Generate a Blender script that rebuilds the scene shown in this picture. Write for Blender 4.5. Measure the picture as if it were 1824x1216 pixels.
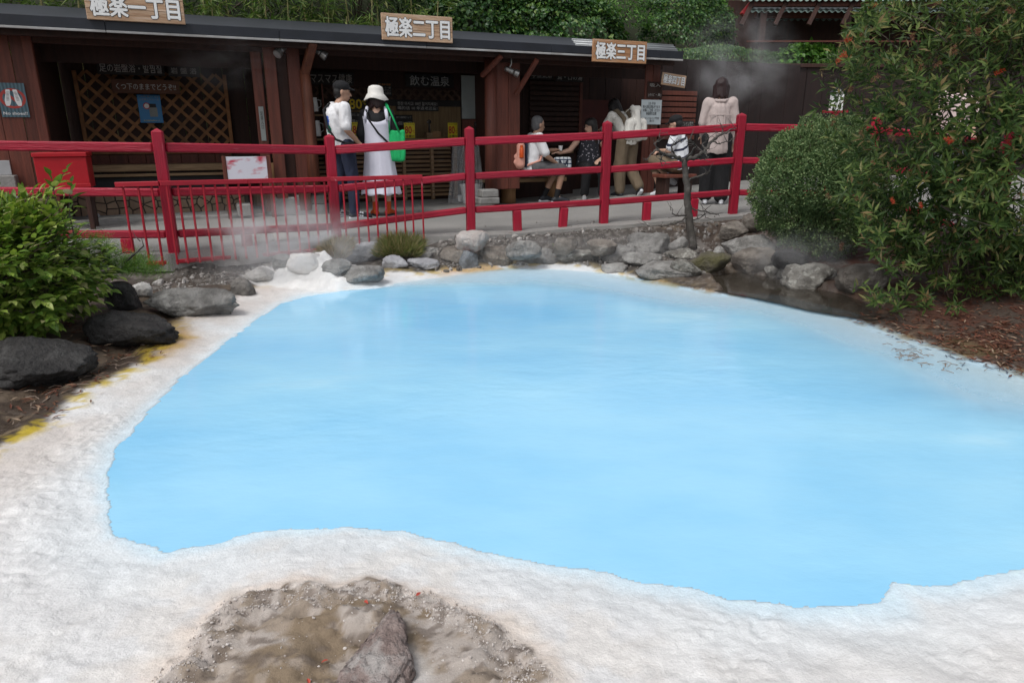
import bpy, math, random
import numpy as np
from mathutils import Vector, Matrix, Euler

for o in list(bpy.data.objects):
    bpy.data.objects.remove(o)
scene = bpy.context.scene
COL = scene.collection
R = math.radians
rng = np.random.RandomState(7)
random.seed(7)

# ------------------------------------------------------------------ camera, world, sun, exposure
F_PX, CX, CY = 1216.0, 912.0, 608.0
TH = math.atan(370.0 / F_PX)
CAMZ = 1.05
cam_d = bpy.data.cameras.new('camera')
cam = bpy.data.objects.new('camera', cam_d)
COL.objects.link(cam)
cam.location = (0, 0, CAMZ)
cam.rotation_euler = (math.pi / 2 - TH, 0, 0)
cam_d.sensor_width = 36.0
cam_d.lens = 36.0 * F_PX / 1824.0
cam_d.clip_start = 0.05
cam_d.clip_end = 2000
scene.camera = cam

SUN_EL, SUN_AZ = R(58), R(215)          # azimuth from +Y clockwise: behind the camera, a little to the left
world = bpy.data.worlds.new('World')
scene.world = world
world.use_nodes = True
wn = world.node_tree
for n in list(wn.nodes):
    wn.nodes.remove(n)
sky = wn.nodes.new('ShaderNodeTexSky')
sky.sky_type = 'NISHITA'
sky.sun_disc = False
sky.sun_elevation = SUN_EL
sky.sun_rotation = SUN_AZ
sky.dust_density = 3.0
sky.ozone_density = 1.0
hs = wn.nodes.new('ShaderNodeHueSaturation')
hs.inputs['Saturation'].default_value = 0.22
bg = wn.nodes.new('ShaderNodeBackground')
bg.inputs['Strength'].default_value = 0.15
wo = wn.nodes.new('ShaderNodeOutputWorld')
wn.links.new(sky.outputs[0], hs.inputs['Color'])
wn.links.new(hs.outputs[0], bg.inputs[0])
wn.links.new(bg.outputs[0], wo.inputs[0])
sun_d = bpy.data.lights.new('sun', 'SUN')
sun_d.energy = 1.5
sun_d.angle = R(16)
sun_d.color = (1.0, 0.975, 0.94)
sun = bpy.data.objects.new('sun', sun_d)
COL.objects.link(sun)
sdir = Vector((math.sin(SUN_AZ) * math.cos(SUN_EL), math.cos(SUN_AZ) * math.cos(SUN_EL), math.sin(SUN_EL)))
sun.rotation_euler = sdir.to_track_quat('Z', 'Y').to_euler()
sun.location = sdir * 30
scene.view_settings.view_transform = 'Standard'
scene.view_settings.look = 'None'
scene.view_settings.exposure = 0.06
scene.view_settings.gamma = 1.0
scene.render.engine = 'CYCLES'
scene.cycles.max_bounces = 8
scene.cycles.transparent_max_bounces = 16
scene.cycles.volume_bounces = 1
scene.cycles.volume_step_rate = 2.5
scene.cycles.volume_max_steps = 128
scene.cycles.use_denoising = True

# ------------------------------------------------------------------ from a pixel of the 1824x1216 photograph to the place
cT, sT = math.cos(TH), math.sin(TH)

def ray(px, py):
    a = (px - CX) / F_PX
    b = (CY - py) / F_PX
    return Vector((a, cT + b * sT, -sT + b * cT))

def at_Y(px, py, Y):
    d = ray(px, py)
    k = Y / d.y
    return Vector((d.x * k, Y, CAMZ + d.z * k))

def at_z(px, py, z):
    d = ray(px, py)
    k = (z - CAMZ) / d.z
    return Vector((d.x * k, d.y * k, z))

FA = math.atan(0.435)                     # the row of booths recedes to the right
FO = Vector((0.0, 10.55, 0.0))
fc, fs = math.cos(FA), math.sin(FA)

def fac(px, py, v):
    """pixel -> (u, z) on the plane v of the booths' own frame"""
    d = ray(px, py)
    V = Vector((-fs, fc, 0))
    k = (v - (Vector((0, 0, CAMZ)) - FO).dot(V)) / d.dot(V)
    p = Vector((0, 0, CAMZ)) + d * k - FO
    return p.x * fc + p.y * fs, p.z

def F2W(u, v, z):
    return Vector((FO.x + u * fc - v * fs, FO.y + u * fs + v * fc, z))

def path_z(x):
    return 0.05 * max(0.0, min(x, 5.0)) if not isinstance(x, np.ndarray) else 0.05 * np.clip(x, 0, 5)

# ------------------------------------------------------------------ noise in numpy
def _h(ix, iy, iz, seed):
    n = (ix.astype(np.int64) * 374761393 + iy.astype(np.int64) * 668265263 + iz.astype(np.int64) * 2147483647 + seed * 144665) & 0xffffffff
    n = ((n ^ (n >> 13)) * 1274126177) & 0xffffffff
    return ((n ^ (n >> 16)) & 0xffff) / 65535.0

def vnoise(x, y, z=None, seed=0):
    x = np.asarray(x, float); y = np.asarray(y, float)
    z = np.zeros_like(x) if z is None else np.asarray(z, float)
    ix, iy, iz = np.floor(x), np.floor(y), np.floor(z)
    fx, fy, fz = x - ix, y - iy, z - iz
    fx = fx * fx * (3 - 2 * fx); fy = fy * fy * (3 - 2 * fy); fz = fz * fz * (3 - 2 * fz)
    r = 0
    for a in (0, 1):
        for b in (0, 1):
            for c in (0, 1):
                w = (fx if a else 1 - fx) * (fy if b else 1 - fy) * (fz if c else 1 - fz)
                r = r + w * _h(ix + a, iy + b, iz + c, seed)
    return r * 2 - 1

def fbm(x, y, z=None, seed=0, oct=4, gain=0.5):
    s, a = 0, 1.0
    for k in range(oct):
        s = s + a * vnoise(x * 2 ** k, y * 2 ** k, None if z is None else z * 2 ** k, seed + k * 17)
        a *= gain
    return s

def sstep(a, b, x):
    t = np.clip((x - a) / (b - a), 0, 1)
    return t * t * (3 - 2 * t)

def poly_sd(px, py, poly):
    """signed distance, negative inside"""
    poly = np.asarray(poly, float)
    d2 = np.full(px.shape, 1e9)
    inside = np.zeros(px.shape, bool)
    n = len(poly)
    for i in range(n):
        ax, ay = poly[i]; bx, by = poly[(i + 1) % n]
        ex, ey = bx - ax, by - ay
        wx, wy = px - ax, py - ay
        t = np.clip((wx * ex + wy * ey) / (ex * ex + ey * ey + 1e-12), 0, 1)
        d2 = np.minimum(d2, (wx - ex * t) ** 2 + (wy - ey * t) ** 2)
        c = (ay > py) != (by > py)
        with np.errstate(divide='ignore', invalid='ignore'):
            xi = ax + (py - ay) * ex / (ey if ey != 0 else 1e-12)
        inside ^= c & (px < xi)
    d = np.sqrt(d2)
    return np.where(inside, -d, d)

# ------------------------------------------------------------------ object helpers
def tag(o, label=None, cat=None, group=None, kind=None):
    if label: o['label'] = label
    if cat: o['category'] = cat
    if group: o['group'] = group
    if kind: o['kind'] = kind
    return o

def empty(name, loc, rz=0.0, label=None, cat=None, group=None):
    o = bpy.data.objects.new(name, None)
    COL.objects.link(o)
    o.location = loc
    o.rotation_euler = (0, 0, rz)
    o.empty_display_size = 0.1
    return tag(o, label, cat, group)

def link(name, mesh, parent=None, mat=None):
    o = bpy.data.objects.new(name, mesh)
    COL.objects.link(o)
    if parent is not None:
        o.parent = parent
    if mat is not None and not mesh.materials:
        mesh.materials.append(mat)
    return o

def np_mesh(name, verts, faces, smooth=True, attrs=None):
    """verts (n,3), faces (m,k) of one size"""
    me = bpy.data.meshes.new(name)
    verts = np.asarray(verts, np.float32); faces = np.asarray(faces, np.int32)
    m, k = faces.shape
    me.vertices.add(len(verts)); me.vertices.foreach_set('co', verts.ravel())
    me.loops.add(m * k); me.loops.foreach_set('vertex_index', faces.ravel())
    me.polygons.add(m)
    me.polygons.foreach_set('loop_start', np.arange(0, m * k, k, dtype=np.int32))
    me.polygons.foreach_set('use_smooth', np.full(m, smooth, bool))
    for an, av in (attrs or {}).items():
        av = np.asarray(av, np.float32)
        if av.ndim == 1:
            a = me.attributes.new(an, 'FLOAT', 'POINT'); a.data.foreach_set('value', av)
        else:
            a = me.attributes.new(an, 'FLOAT_COLOR', 'POINT')
            full = np.ones((len(av), 4), np.float32); full[:, :3] = av[:, :3]
            a.data.foreach_set('color', full.ravel())
    me.update(calc_edges=True)
    me.validate()
    return me

class MB:
    def __init__(self):
        self.v, self.f = [], []
    def add(self, vs, fs):
        b = len(self.v)
        self.v += [tuple(v) for v in vs]
        self.f += [tuple(b + i for i in f) for f in fs]
        return self
    def box(self, x0, x1, y0, y1, z0, z1):
        return self.add([(x0, y0, z0), (x1, y0, z0), (x1, y1, z0), (x0, y1, z0), (x0, y0, z1), (x1, y0, z1), (x1, y1, z1), (x0, y1, z1)],
                        [(3, 2, 1, 0), (4, 5, 6, 7), (0, 1, 5, 4), (1, 2, 6, 5), (2, 3, 7, 6), (3, 0, 4, 7)])
    def cbox(self, x0, x1, y0, y1, z0, z1, c):
        """box with chamfered edges along its two shorter cross axes (all 12 edges)"""
        cx_, cy_, cz_ = (x0 + x1) / 2, (y0 + y1) / 2, (z0 + z1) / 2
        hx, hy, hz = (x1 - x0) / 2, (y1 - y0) / 2, (z1 - z0) / 2
        c = min(c, hx * .9, hy * .9, hz * .9)
        P, idx = [], {}
        for sx in (-1, 1):
            for sy in (-1, 1):
                for sz in (-1, 1):
                    for ax in range(3):
                        p = [sx * (hx - c), sy * (hy - c), sz * (hz - c)]
                        p[ax] += (sx, sy, sz)[ax] * c
                        idx[(sx, sy, sz, ax)] = len(P)
                        P.append((cx_ + p[0], cy_ + p[1], cz_ + p[2]))
        fs_ = []
        for ax in range(3):
            o1, o2 = [(1, 2), (2, 0), (0, 1)][ax]
            for s in (-1, 1):
                q = []
                for (a, b) in ((-1, -1), (1, -1), (1, 1), (-1, 1)):
                    k = [0, 0, 0]; k[ax] = s; k[o1] = a; k[o2] = b
                    q.append(idx[(k[0], k[1], k[2], ax)])
                fs_.append(q if s > 0 else q[::-1])
        for ax in range(3):
            o1, o2 = [(1, 2), (2, 0), (0, 1)][ax]
            for a in (-1, 1):
                for b in (-1, 1):
                    def id_(e, face):
                        k = [0, 0, 0]; k[ax] = e; k[o1] = a; k[o2] = b
                        return idx[(k[0], k[1], k[2], face)]
                    q = [id_(-1, o1), id_(1, o1), id_(1, o2), id_(-1, o2)]
                    fs_.append(q if a * b < 0 else q[::-1])
        for sx in (-1, 1):
            for sy in (-1, 1):
                for sz in (-1, 1):
                    t = [idx[(sx, sy, sz, k)] for k in range(3)]
                    fs_.append(t if sx * sy * sz > 0 else t[::-1])
        return self.add(P, fs_)
    def beam(self, a, b, w, h, up=(0, 0, 1), c=0.0):
        """box from point a to point b, width w across, height h along up"""
        a, b, up = Vector(a), Vector(b), Vector(up)
        d = (b - a); L = d.length; d.normalize()
        s = d.cross(up).normalized(); t = s.cross(d).normalized()
        m = MB()
        if c > 0: m.cbox(-w / 2, w / 2, 0, L, -h / 2, h / 2, c)
        else: m.box(-w / 2, w / 2, 0, L, -h / 2, h / 2)
        return self.add([a + s * x + d * y + t * z for x, y, z in m.v], m.f)
    def tube(self, pts, radii, n=10, cap=True):
        pts = [Vector(p) for p in pts]
        if not hasattr(radii, '__len__'): radii = [radii] * len(pts)
        base = len(self.v)
        ref = None
        for i, p in enumerate(pts):
            d = (pts[min(i + 1, len(pts) - 1)] - pts[max(i - 1, 0)])
            d = d.normalized() if d.length > 1e-9 else Vector((0, 0, 1))
            if ref is None:
                ref = d.orthogonal().normalized()
            else:
                ref = (ref - d * ref.dot(d))
                ref = ref.normalized() if ref.length > 1e-6 else d.orthogonal().normalized()
            s = d.cross(ref)
            for k in range(n):
                a = 2 * math.pi * k / n
                self.v.append(tuple(p + (ref * math.cos(a) + s * math.sin(a)) * radii[i]))
        for i in range(len(pts) - 1):
            for k in range(n):
                a, b = base + i * n + k, base + i * n + (k + 1) % n
                self.f.append((a, b, b + n, a + n))
        if cap:
            self.f.append(tuple(base + k for k in range(n))[::-1])
            self.f.append(tuple(base + (len(pts) - 1) * n + k for k in range(n)))
        return self
    def lathe(self, prof, c=(0, 0, 0), n=20, sx=1.0, sy=1.0):
        base = len(self.v)
        for r, z in prof:
            for k in range(n):
                a = 2 * math.pi * k / n
                self.v.append((c[0] + r * sx * math.cos(a), c[1] + r * sy * math.sin(a), c[2] + z))
        for i in range(len(prof) - 1):
            for k in range(n):
                a, b = base + i * n + k, base + i * n + (k + 1) % n
                self.f.append((a, b, b + n, a + n))
        if prof[0][0] > 1e-6: self.f.append(tuple(base + k for k in range(n))[::-1])
        if prof[-1][0] > 1e-6: self.f.append(tuple(base + (len(prof) - 1) * n + k for k in range(n)))
        return self
    def ball(self, c, r, n=12, m=8):
        rx, ry, rz = (r, r, r) if not hasattr(r, '__len__') else r
        prof = [(max(1e-4, math.sin(math.pi * i / m)), -math.cos(math.pi * i / m)) for i in range(m + 1)]
        b = MB().lathe(prof, n=n)
        return self.add([(c[0] + x * rx, c[1] + y * ry, c[2] + z * rz) for x, y, z in b.v], b.f)
    def mesh(self, name, smooth=False):
        me = bpy.data.meshes.new(name)
        me.from_pydata(self.v, [], self.f)
        if smooth:
            me.polygons.foreach_set('use_smooth', np.ones(len(me.polygons), bool))
        me.update()
        return me
    def build(self, name, mat, parent=None, org=None, smooth=False, loc=None):
        if org is not None:
            self.v = [(x - org[0], y - org[1], z - org[2]) for x, y, z in self.v]
        o = link(name, self.mesh(name, smooth), parent, mat)
        if org is not None and parent is None:
            o.location = org
        if loc is not None:
            o.location = loc
        return o

# ------------------------------------------------------------------ materials
def nd(nt, t, **kw):
    n = nt.nodes.new(t)
    for k, v in kw.items():
        if k in n.inputs: n.inputs[k].default_value = v
        else: setattr(n, k, v)
    return n

def new_mat(name):
    m = bpy.data.materials.new(name)
    m.use_nodes = True
    nt = m.node_tree
    for n in list(nt.nodes): nt.nodes.remove(n)
    out = nt.nodes.new('ShaderNodeOutputMaterial')
    p = nt.nodes.new('ShaderNodeBsdfPrincipled')
    nt.links.new(p.outputs[0], out.inputs[0])
    return m, nt, p, out

def rgba(c):
    return (c[0], c[1], c[2], 1.0)

MATS = {}

def pm(name, c1, c2=None, scale=8.0, rough=0.7, bump=0.0, bscale=None, stretch=(1, 1, 1), rand=0.0, detail=5.0, spec=0.4, metal=0.0, lo=0.35, hi=0.65, c3=None, s3=3.0, t3=(0.55, 0.7)):
    """procedural surface: noise between two colours, optional patches of a third, per-object brightness, noise bump"""
    if name in MATS: return MATS[name]
    m, nt, p, out = new_mat(name)
    L = nt.links.new
    tc = nd(nt, 'ShaderNodeTexCoord')
    oi = nd(nt, 'ShaderNodeObjectInfo')
    vm = nd(nt, 'ShaderNodeVectorMath', operation='MULTIPLY_ADD')
    vm.inputs[1].default_value = stretch
    comb = nd(nt, 'ShaderNodeVectorMath', operation='SCALE')
    comb.inputs[0].default_value = (17.3, 9.1, 5.7)
    L(oi.outputs['Random'], comb.inputs['Scale'])
    L(tc.outputs['Object'], vm.inputs[0]); L(comb.outputs[0], vm.inputs[2])
    if c2 is None: c2 = tuple(x * 0.8 for x in c1)
    nz = nd(nt, 'ShaderNodeTexNoise', Scale=scale, Detail=detail, Roughness=0.6)
    L(vm.outputs[0], nz.inputs['Vector'])
    rp = nd(nt, 'ShaderNodeValToRGB')
    rp.color_ramp.elements[0].position = lo; rp.color_ramp.elements[1].position = hi
    rp.color_ramp.elements[0].color = rgba(c1); rp.color_ramp.elements[1].color = rgba(c2)
    L(nz.outputs['Fac'], rp.inputs[0])
    col = rp.outputs[0]
    if c3 is not None:
        n3 = nd(nt, 'ShaderNodeTexNoise', Scale=s3, Detail=6.0, Roughness=0.65)
        L(vm.outputs[0], n3.inputs['Vector'])
        r3 = nd(nt, 'ShaderNodeMapRange'); r3.inputs[1].default_value = t3[0]; r3.inputs[2].default_value = t3[1]
        L(n3.outputs['Fac'], r3.inputs[0])
        mx = nd(nt, 'ShaderNodeMix', data_type='RGBA')
        L(r3.outputs[0], mx.inputs[0]); L(col, mx.inputs[6]); mx.inputs[7].default_value = rgba(c3)
        col = mx.outputs[2]
    if rand > 0:
        mr = nd(nt, 'ShaderNodeMapRange'); mr.inputs[3].default_value = 1 - rand; mr.inputs[4].default_value = 1 + rand
        L(oi.outputs['Random'], mr.inputs[0])
        hv = nd(nt, 'ShaderNodeHueSaturation')
        L(mr.outputs[0], hv.inputs['Value']); L(col, hv.inputs['Color'])
        col = hv.outputs[0]
    L(col, p.inputs['Base Color'])
    p.inputs['Roughness'].default_value = rough
    p.inputs['Specular IOR Level'].default_value = spec
    p.inputs['Metallic'].default_value = metal
    if bump > 0:
        nb = nd(nt, 'ShaderNodeTexNoise', Scale=bscale or scale * 3, Detail=6.0, Roughness=0.65)
        L(vm.outputs[0], nb.inputs['Vector'])
        bp = nd(nt, 'ShaderNodeBump', Strength=min(bump, 1.0), Distance=0.02 if bump < .9 else .045)
        L(nb.outputs['Fac'], bp.inputs['Height']); L(bp.outputs[0], p.inputs['Normal'])
    MATS[name] = m
    return m

def leaf_mat(name, cols, rough=0.45, trans=0.25, spec=0.4):
    if name in MATS: return MATS[name]
    m, nt, p, out = new_mat(name)
    L = nt.links.new
    at = nd(nt, 'ShaderNodeAttribute', attribute_name='var')
    oi = nd(nt, 'ShaderNodeObjectInfo')
    ad = nd(nt, 'ShaderNodeMath', operation='ADD'); L(at.outputs['Fac'], ad.inputs[0]); L(oi.outputs['Random'], ad.inputs[1])
    fr = nd(nt, 'ShaderNodeMath', operation='FRACT'); L(ad.outputs[0], fr.inputs[0])
    rp = nd(nt, 'ShaderNodeValToRGB')
    els = rp.color_ramp.elements
    while len(els) < len(cols): els.new(0.5)
    for i, (pos, c) in enumerate(cols):
        els[i].position = pos; els[i].color = rgba(c)
    L(fr.outputs[0], rp.inputs[0])
    L(rp.outputs[0], p.inputs['Base Color'])
    p.inputs['Roughness'].default_value = rough
    p.inputs['Specular IOR Level'].default_value = spec
    tr = nd(nt, 'ShaderNodeBsdfTranslucent')
    hv = nd(nt, 'ShaderNodeHueSaturation', Value=1.3, Saturation=1.1); L(rp.outputs[0], hv.inputs['Color']); L(hv.outputs[0], tr.inputs[0])
    mx = nd(nt, 'ShaderNodeMixShader'); mx.inputs[0].default_value = trans
    L(p.outputs[0], mx.inputs[1]); L(tr.outputs[0], mx.inputs[2]); L(mx.outputs[0], out.inputs[0])
    MATS[name] = m
    return m

M_RED = pm('red_paint', (0.37, 0.006, 0.030), (0.27, 0.005, 0.022), 4, 0.46, 0.55, 9, (0.7, 9, 9), 0.08, c3=(0.48, 0.14, 0.17), s3=4, t3=(0.62, 0.74))
M_REDP = pm('red_post_paint', (0.36, 0.006, 0.029), (0.27, 0.005, 0.022), 4, 0.46, 0.5, 9, (9, 9, 0.7), 0.08, c3=(0.46, 0.12, 0.15), s3=4, t3=(0.66, 0.76))
M_REDM = pm('red_metal_paint', (0.36, 0.007, 0.022), (0.30, 0.008, 0.02), 9, 0.5, 0.15, 60, c3=(0.50, 0.16, 0.19), s3=14, t3=(0.62, 0.75))
M_REDB = pm('red_box_paint', (0.40, 0.008, 0.016), (0.34, 0.007, 0.014), 6, 0.4, 0.05, 40)
M_WOODR = pm('red_brown_wood', (0.140, 0.038, 0.023), (0.085, 0.025, 0.016), 4.0, 0.6, 0.3, 14, (6, 6, 0.5), 0.18)
M_WOODD = pm('dark_brown_wood', (0.045, 0.017, 0.011), (0.027, 0.0105, 0.0075), 4.0, 0.7, 0.3, 14, (6, 6, 0.5), 0.2)
M_WOODP = pm('post_wood', (0.155, 0.050, 0.026), (0.085, 0.028, 0.016), 5.0, 0.55, 0.3, 16, (5, 5, 0.4), 0.12, c3=(0.25, 0.12, 0.055), s3=2.5, t3=(0.6, 0.75))
M_LATT = pm('lattice_wood', (0.29, 0.135, 0.052), (0.18, 0.078, 0.03), 9, 0.65, 0.2, 40, (1, 1, 1), 0.25)
M_LATD = pm('dark_lattice_wood', (0.10, 0.055, 0.035), (0.06, 0.032, 0.022), 9, 0.7, 0.2, 40, (1, 1, 1), 0.25)
M_SLAT = pm('weathered_slat', (0.34, 0.22, 0.125), (0.18, 0.11, 0.065), 6, 0.75, 0.3, 20, (0.7, 8, 8), 0.22, c3=(0.40, 0.36, 0.30), s3=4, t3=(0.55, 0.72))
M_BENCH = pm('bench_wood', (0.30, 0.20, 0.11), (0.18, 0.11, 0.06), 6, 0.7, 0.3, 20, (0.6, 8, 8), 0.15)
M_LOG = pm('log_wood', (0.36, 0.20, 0.095), (0.24, 0.13, 0.06), 6, 0.7, 0.35, 14, (5, 5, 0.6), 0.1)
M_SIGNW = pm('sign_wood', (0.50, 0.34, 0.22), (0.36, 0.215, 0.13), 5, 0.7, 0.2, 18, (0.8, 9, 9), 0.1, c3=(0.56, 0.43, 0.33), s3=3, t3=(0.5, 0.7))
M_SIGNW2 = pm('sign_wood_orange', (0.46, 0.25, 0.125), (0.30, 0.14, 0.065), 5, 0.7, 0.2, 18, (0.8, 9, 9), 0.1, c3=(0.52, 0.36, 0.25), s3=3, t3=(0.52, 0.7))
M_WHITE = pm('white_paint', (0.80, 0.80, 0.79), (0.74, 0.74, 0.74), 10, 0.6)
M_BLACK = pm('black_paint', (0.012, 0.012, 0.014), (0.02, 0.02, 0.022), 10, 0.6)
M_FASC = pm('fascia_metal', (0.017, 0.020, 0.029), (0.011, 0.013, 0.018), 3, 0.5, 0.1, 10)
M_TRIM = pm('grey_trim_metal', (0.40, 0.40, 0.40), (0.28, 0.27, 0.26), 4, 0.5, 0.1, 10)
M_CORR = pm('corrugated_metal', (0.42, 0.44, 0.45), (0.33, 0.34, 0.35), 3, 0.35, 0.05, 10, metal=0.5)
M_CORRG = pm('green_corrugated_sheet', (0.30, 0.40, 0.36), (0.22, 0.30, 0.27), 3, 0.4, 0.05, 10)
M_CONC = pm('concrete', (0.27, 0.265, 0.255), (0.19, 0.185, 0.175), 9, 0.85, 0.4, 40, rand=0.1)
M_CRAZY = pm('crazy_paving_stone', (0.33, 0.235, 0.165), (0.24, 0.165, 0.115), 6, 0.8, 0.4, 20, rand=0.2)
M_MORT = pm('mortar', (0.085, 0.07, 0.06), (0.06, 0.05, 0.043), 12, 0.9, 0.4, 40)
M_GREYM = pm('spot_metal', (0.36, 0.35, 0.34), (0.26, 0.25, 0.24), 8, 0.35, metal=0.8)
M_CHROME = pm('lamp_glass', (0.55, 0.56, 0.57), (0.45, 0.46, 0.48), 8, 0.12, metal=0.6)
M_BAMBW = pm('split_bamboo', (0.36, 0.25, 0.13), (0.22, 0.14, 0.07), 3, 0.6, 0.2, 20, (12, 12, 0.6), 0.1)
M_PALEP = pm('pale_board', (0.26, 0.28, 0.27), (0.21, 0.225, 0.215), 3, 0.6)
M_TXTG = pm('grey_lettering', (0.46, 0.45, 0.43), (0.38, 0.37, 0.36), 20, 0.7)
M_TXTY = pm('yellow_lettering', (0.72, 0.52, 0.02), (0.66, 0.46, 0.02), 20, 0.6)
M_TXTR = pm('red_lettering', (0.50, 0.02, 0.02), (0.45, 0.02, 0.02), 20, 0.6)
M_YELL = pm('yellow_card', (0.80, 0.66, 0.03), (0.74, 0.60, 0.03), 6, 0.5)
M_SIGND = pm('dark_sign_board', (0.014, 0.012, 0.012), (0.022, 0.018, 0.017), 6, 0.6)
M_SIGNB = pm('brown_sign_board', (0.115, 0.042, 0.020), (0.075, 0.028, 0.014), 5, 0.65, 0.2, 20, (0.8, 9, 9))

# ------------------------------------------------------------------ the ground round the pool
ZW = -0.26
SHORE_PX = [(500, 541), (430, 590), (370, 640), (320, 680), (280, 720), (245, 760), (215, 800), (196, 845), (198, 880), (206, 920), (207, 952),
            (240, 973), (290, 989), (340, 980), (400, 968), (450, 953), (500, 944), (560, 939), (620, 937), (690, 945), (760, 958), (830, 972),
            (900, 985), (960, 1000), (1020, 1007), (1090, 1018), (1170, 1040), (1240, 1055), (1300, 1070), (1390, 1071), (1412, 1080), (1500, 1083),
            (1568, 1076), (1582, 1058), (1592, 1041), (1650, 1045), (1700, 1036), (1750, 1024), (1800, 1014), (1850, 1006), (1960, 985), (2060, 920), (2080, 820),
            (1980, 735), (1824, 664), (1750, 636), (1660, 606), (1570, 577), (1480, 550), (1380, 528), (1260, 518), (1170, 501), (1100, 492), (1050, 486),
            (980, 481), (900, 479), (830, 489), (760, 499), (680, 511), (600, 521), (545, 529)]
BANK_PX = [(-300, 970), (0, 796), (60, 758), (130, 708), (200, 671), (270, 636), (312, 602), (335, 570), (420, 530), (500, 487), (600, 488), (690, 484), (760, 482), (840, 473),
           (900, 468), (1000, 464), (1100, 478), (1180, 494), (1250, 508), (1330, 520), (1400, 532), (1500, 553), (1600, 585), (1700, 616), (1824, 655), (2050, 745), (2600, 900), (2600, 4000), (-2200, 4000)]
MUD_PX = [(262, 1216), (300, 1180), (340, 1160), (350, 1110), (395, 1062), (470, 1042), (540, 1035), (590, 1046), (650, 1030), (740, 1034), (790, 1050), (850, 1082),
          (900, 1112), (930, 1152), (985, 1216), (1000, 1300), (900, 1420), (400, 1420), (230, 1300)]
PUD_PX = [(1262, 492), (1310, 482), (1360, 490), (1400, 497), (1450, 512), (1500, 522), (1580, 552), (1530, 562), (1440, 548), (1360, 530), (1290, 517)]

def xy(pxs, z):
    out = []
    for p in pxs:
        w = at_z(p[0], min(p[1], 2400), z)
        out.append((w.x, w.y))
    return np.array(out)

SHORE = xy(SHORE_PX, ZW)
BANK = xy(BANK_PX, -0.215)
BANK[-2:] = [(9, -3), (-7, -3)]
MUD = xy(MUD_PX, -0.19)
PUD = xy(PUD_PX, -0.245)

# the railing: (pixel x, rails' pixel y: top, middle, low, post top), distance
FENCE = [(-150, 258, 340, 418, 226, 6.1), (284, 263, 343, 417, 231, 6.28), (588, 267, 336, 403, 241, 7.2), (836, 252, 314, 374, 227, 7.6),
         (1081, 242, 302, 360, 217, 8.0), (1319, 227, 286, 343, 203, 8.27), (1560, 231, 290, 346, 207, 8.3), (1800, 262, 345, 428, 230, 6.2)]
FPTS = [at_Y(f[0], f[1], f[5]) for f in FENCE]
FLINE = [(-16, 5.0)] + [(p.x, p.y) for p in FPTS] + [(5.6, 5.6), (12, 5.0)]
PATH_POLY = np.array(FLINE + [(14, 30), (-18, 30)])

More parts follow.
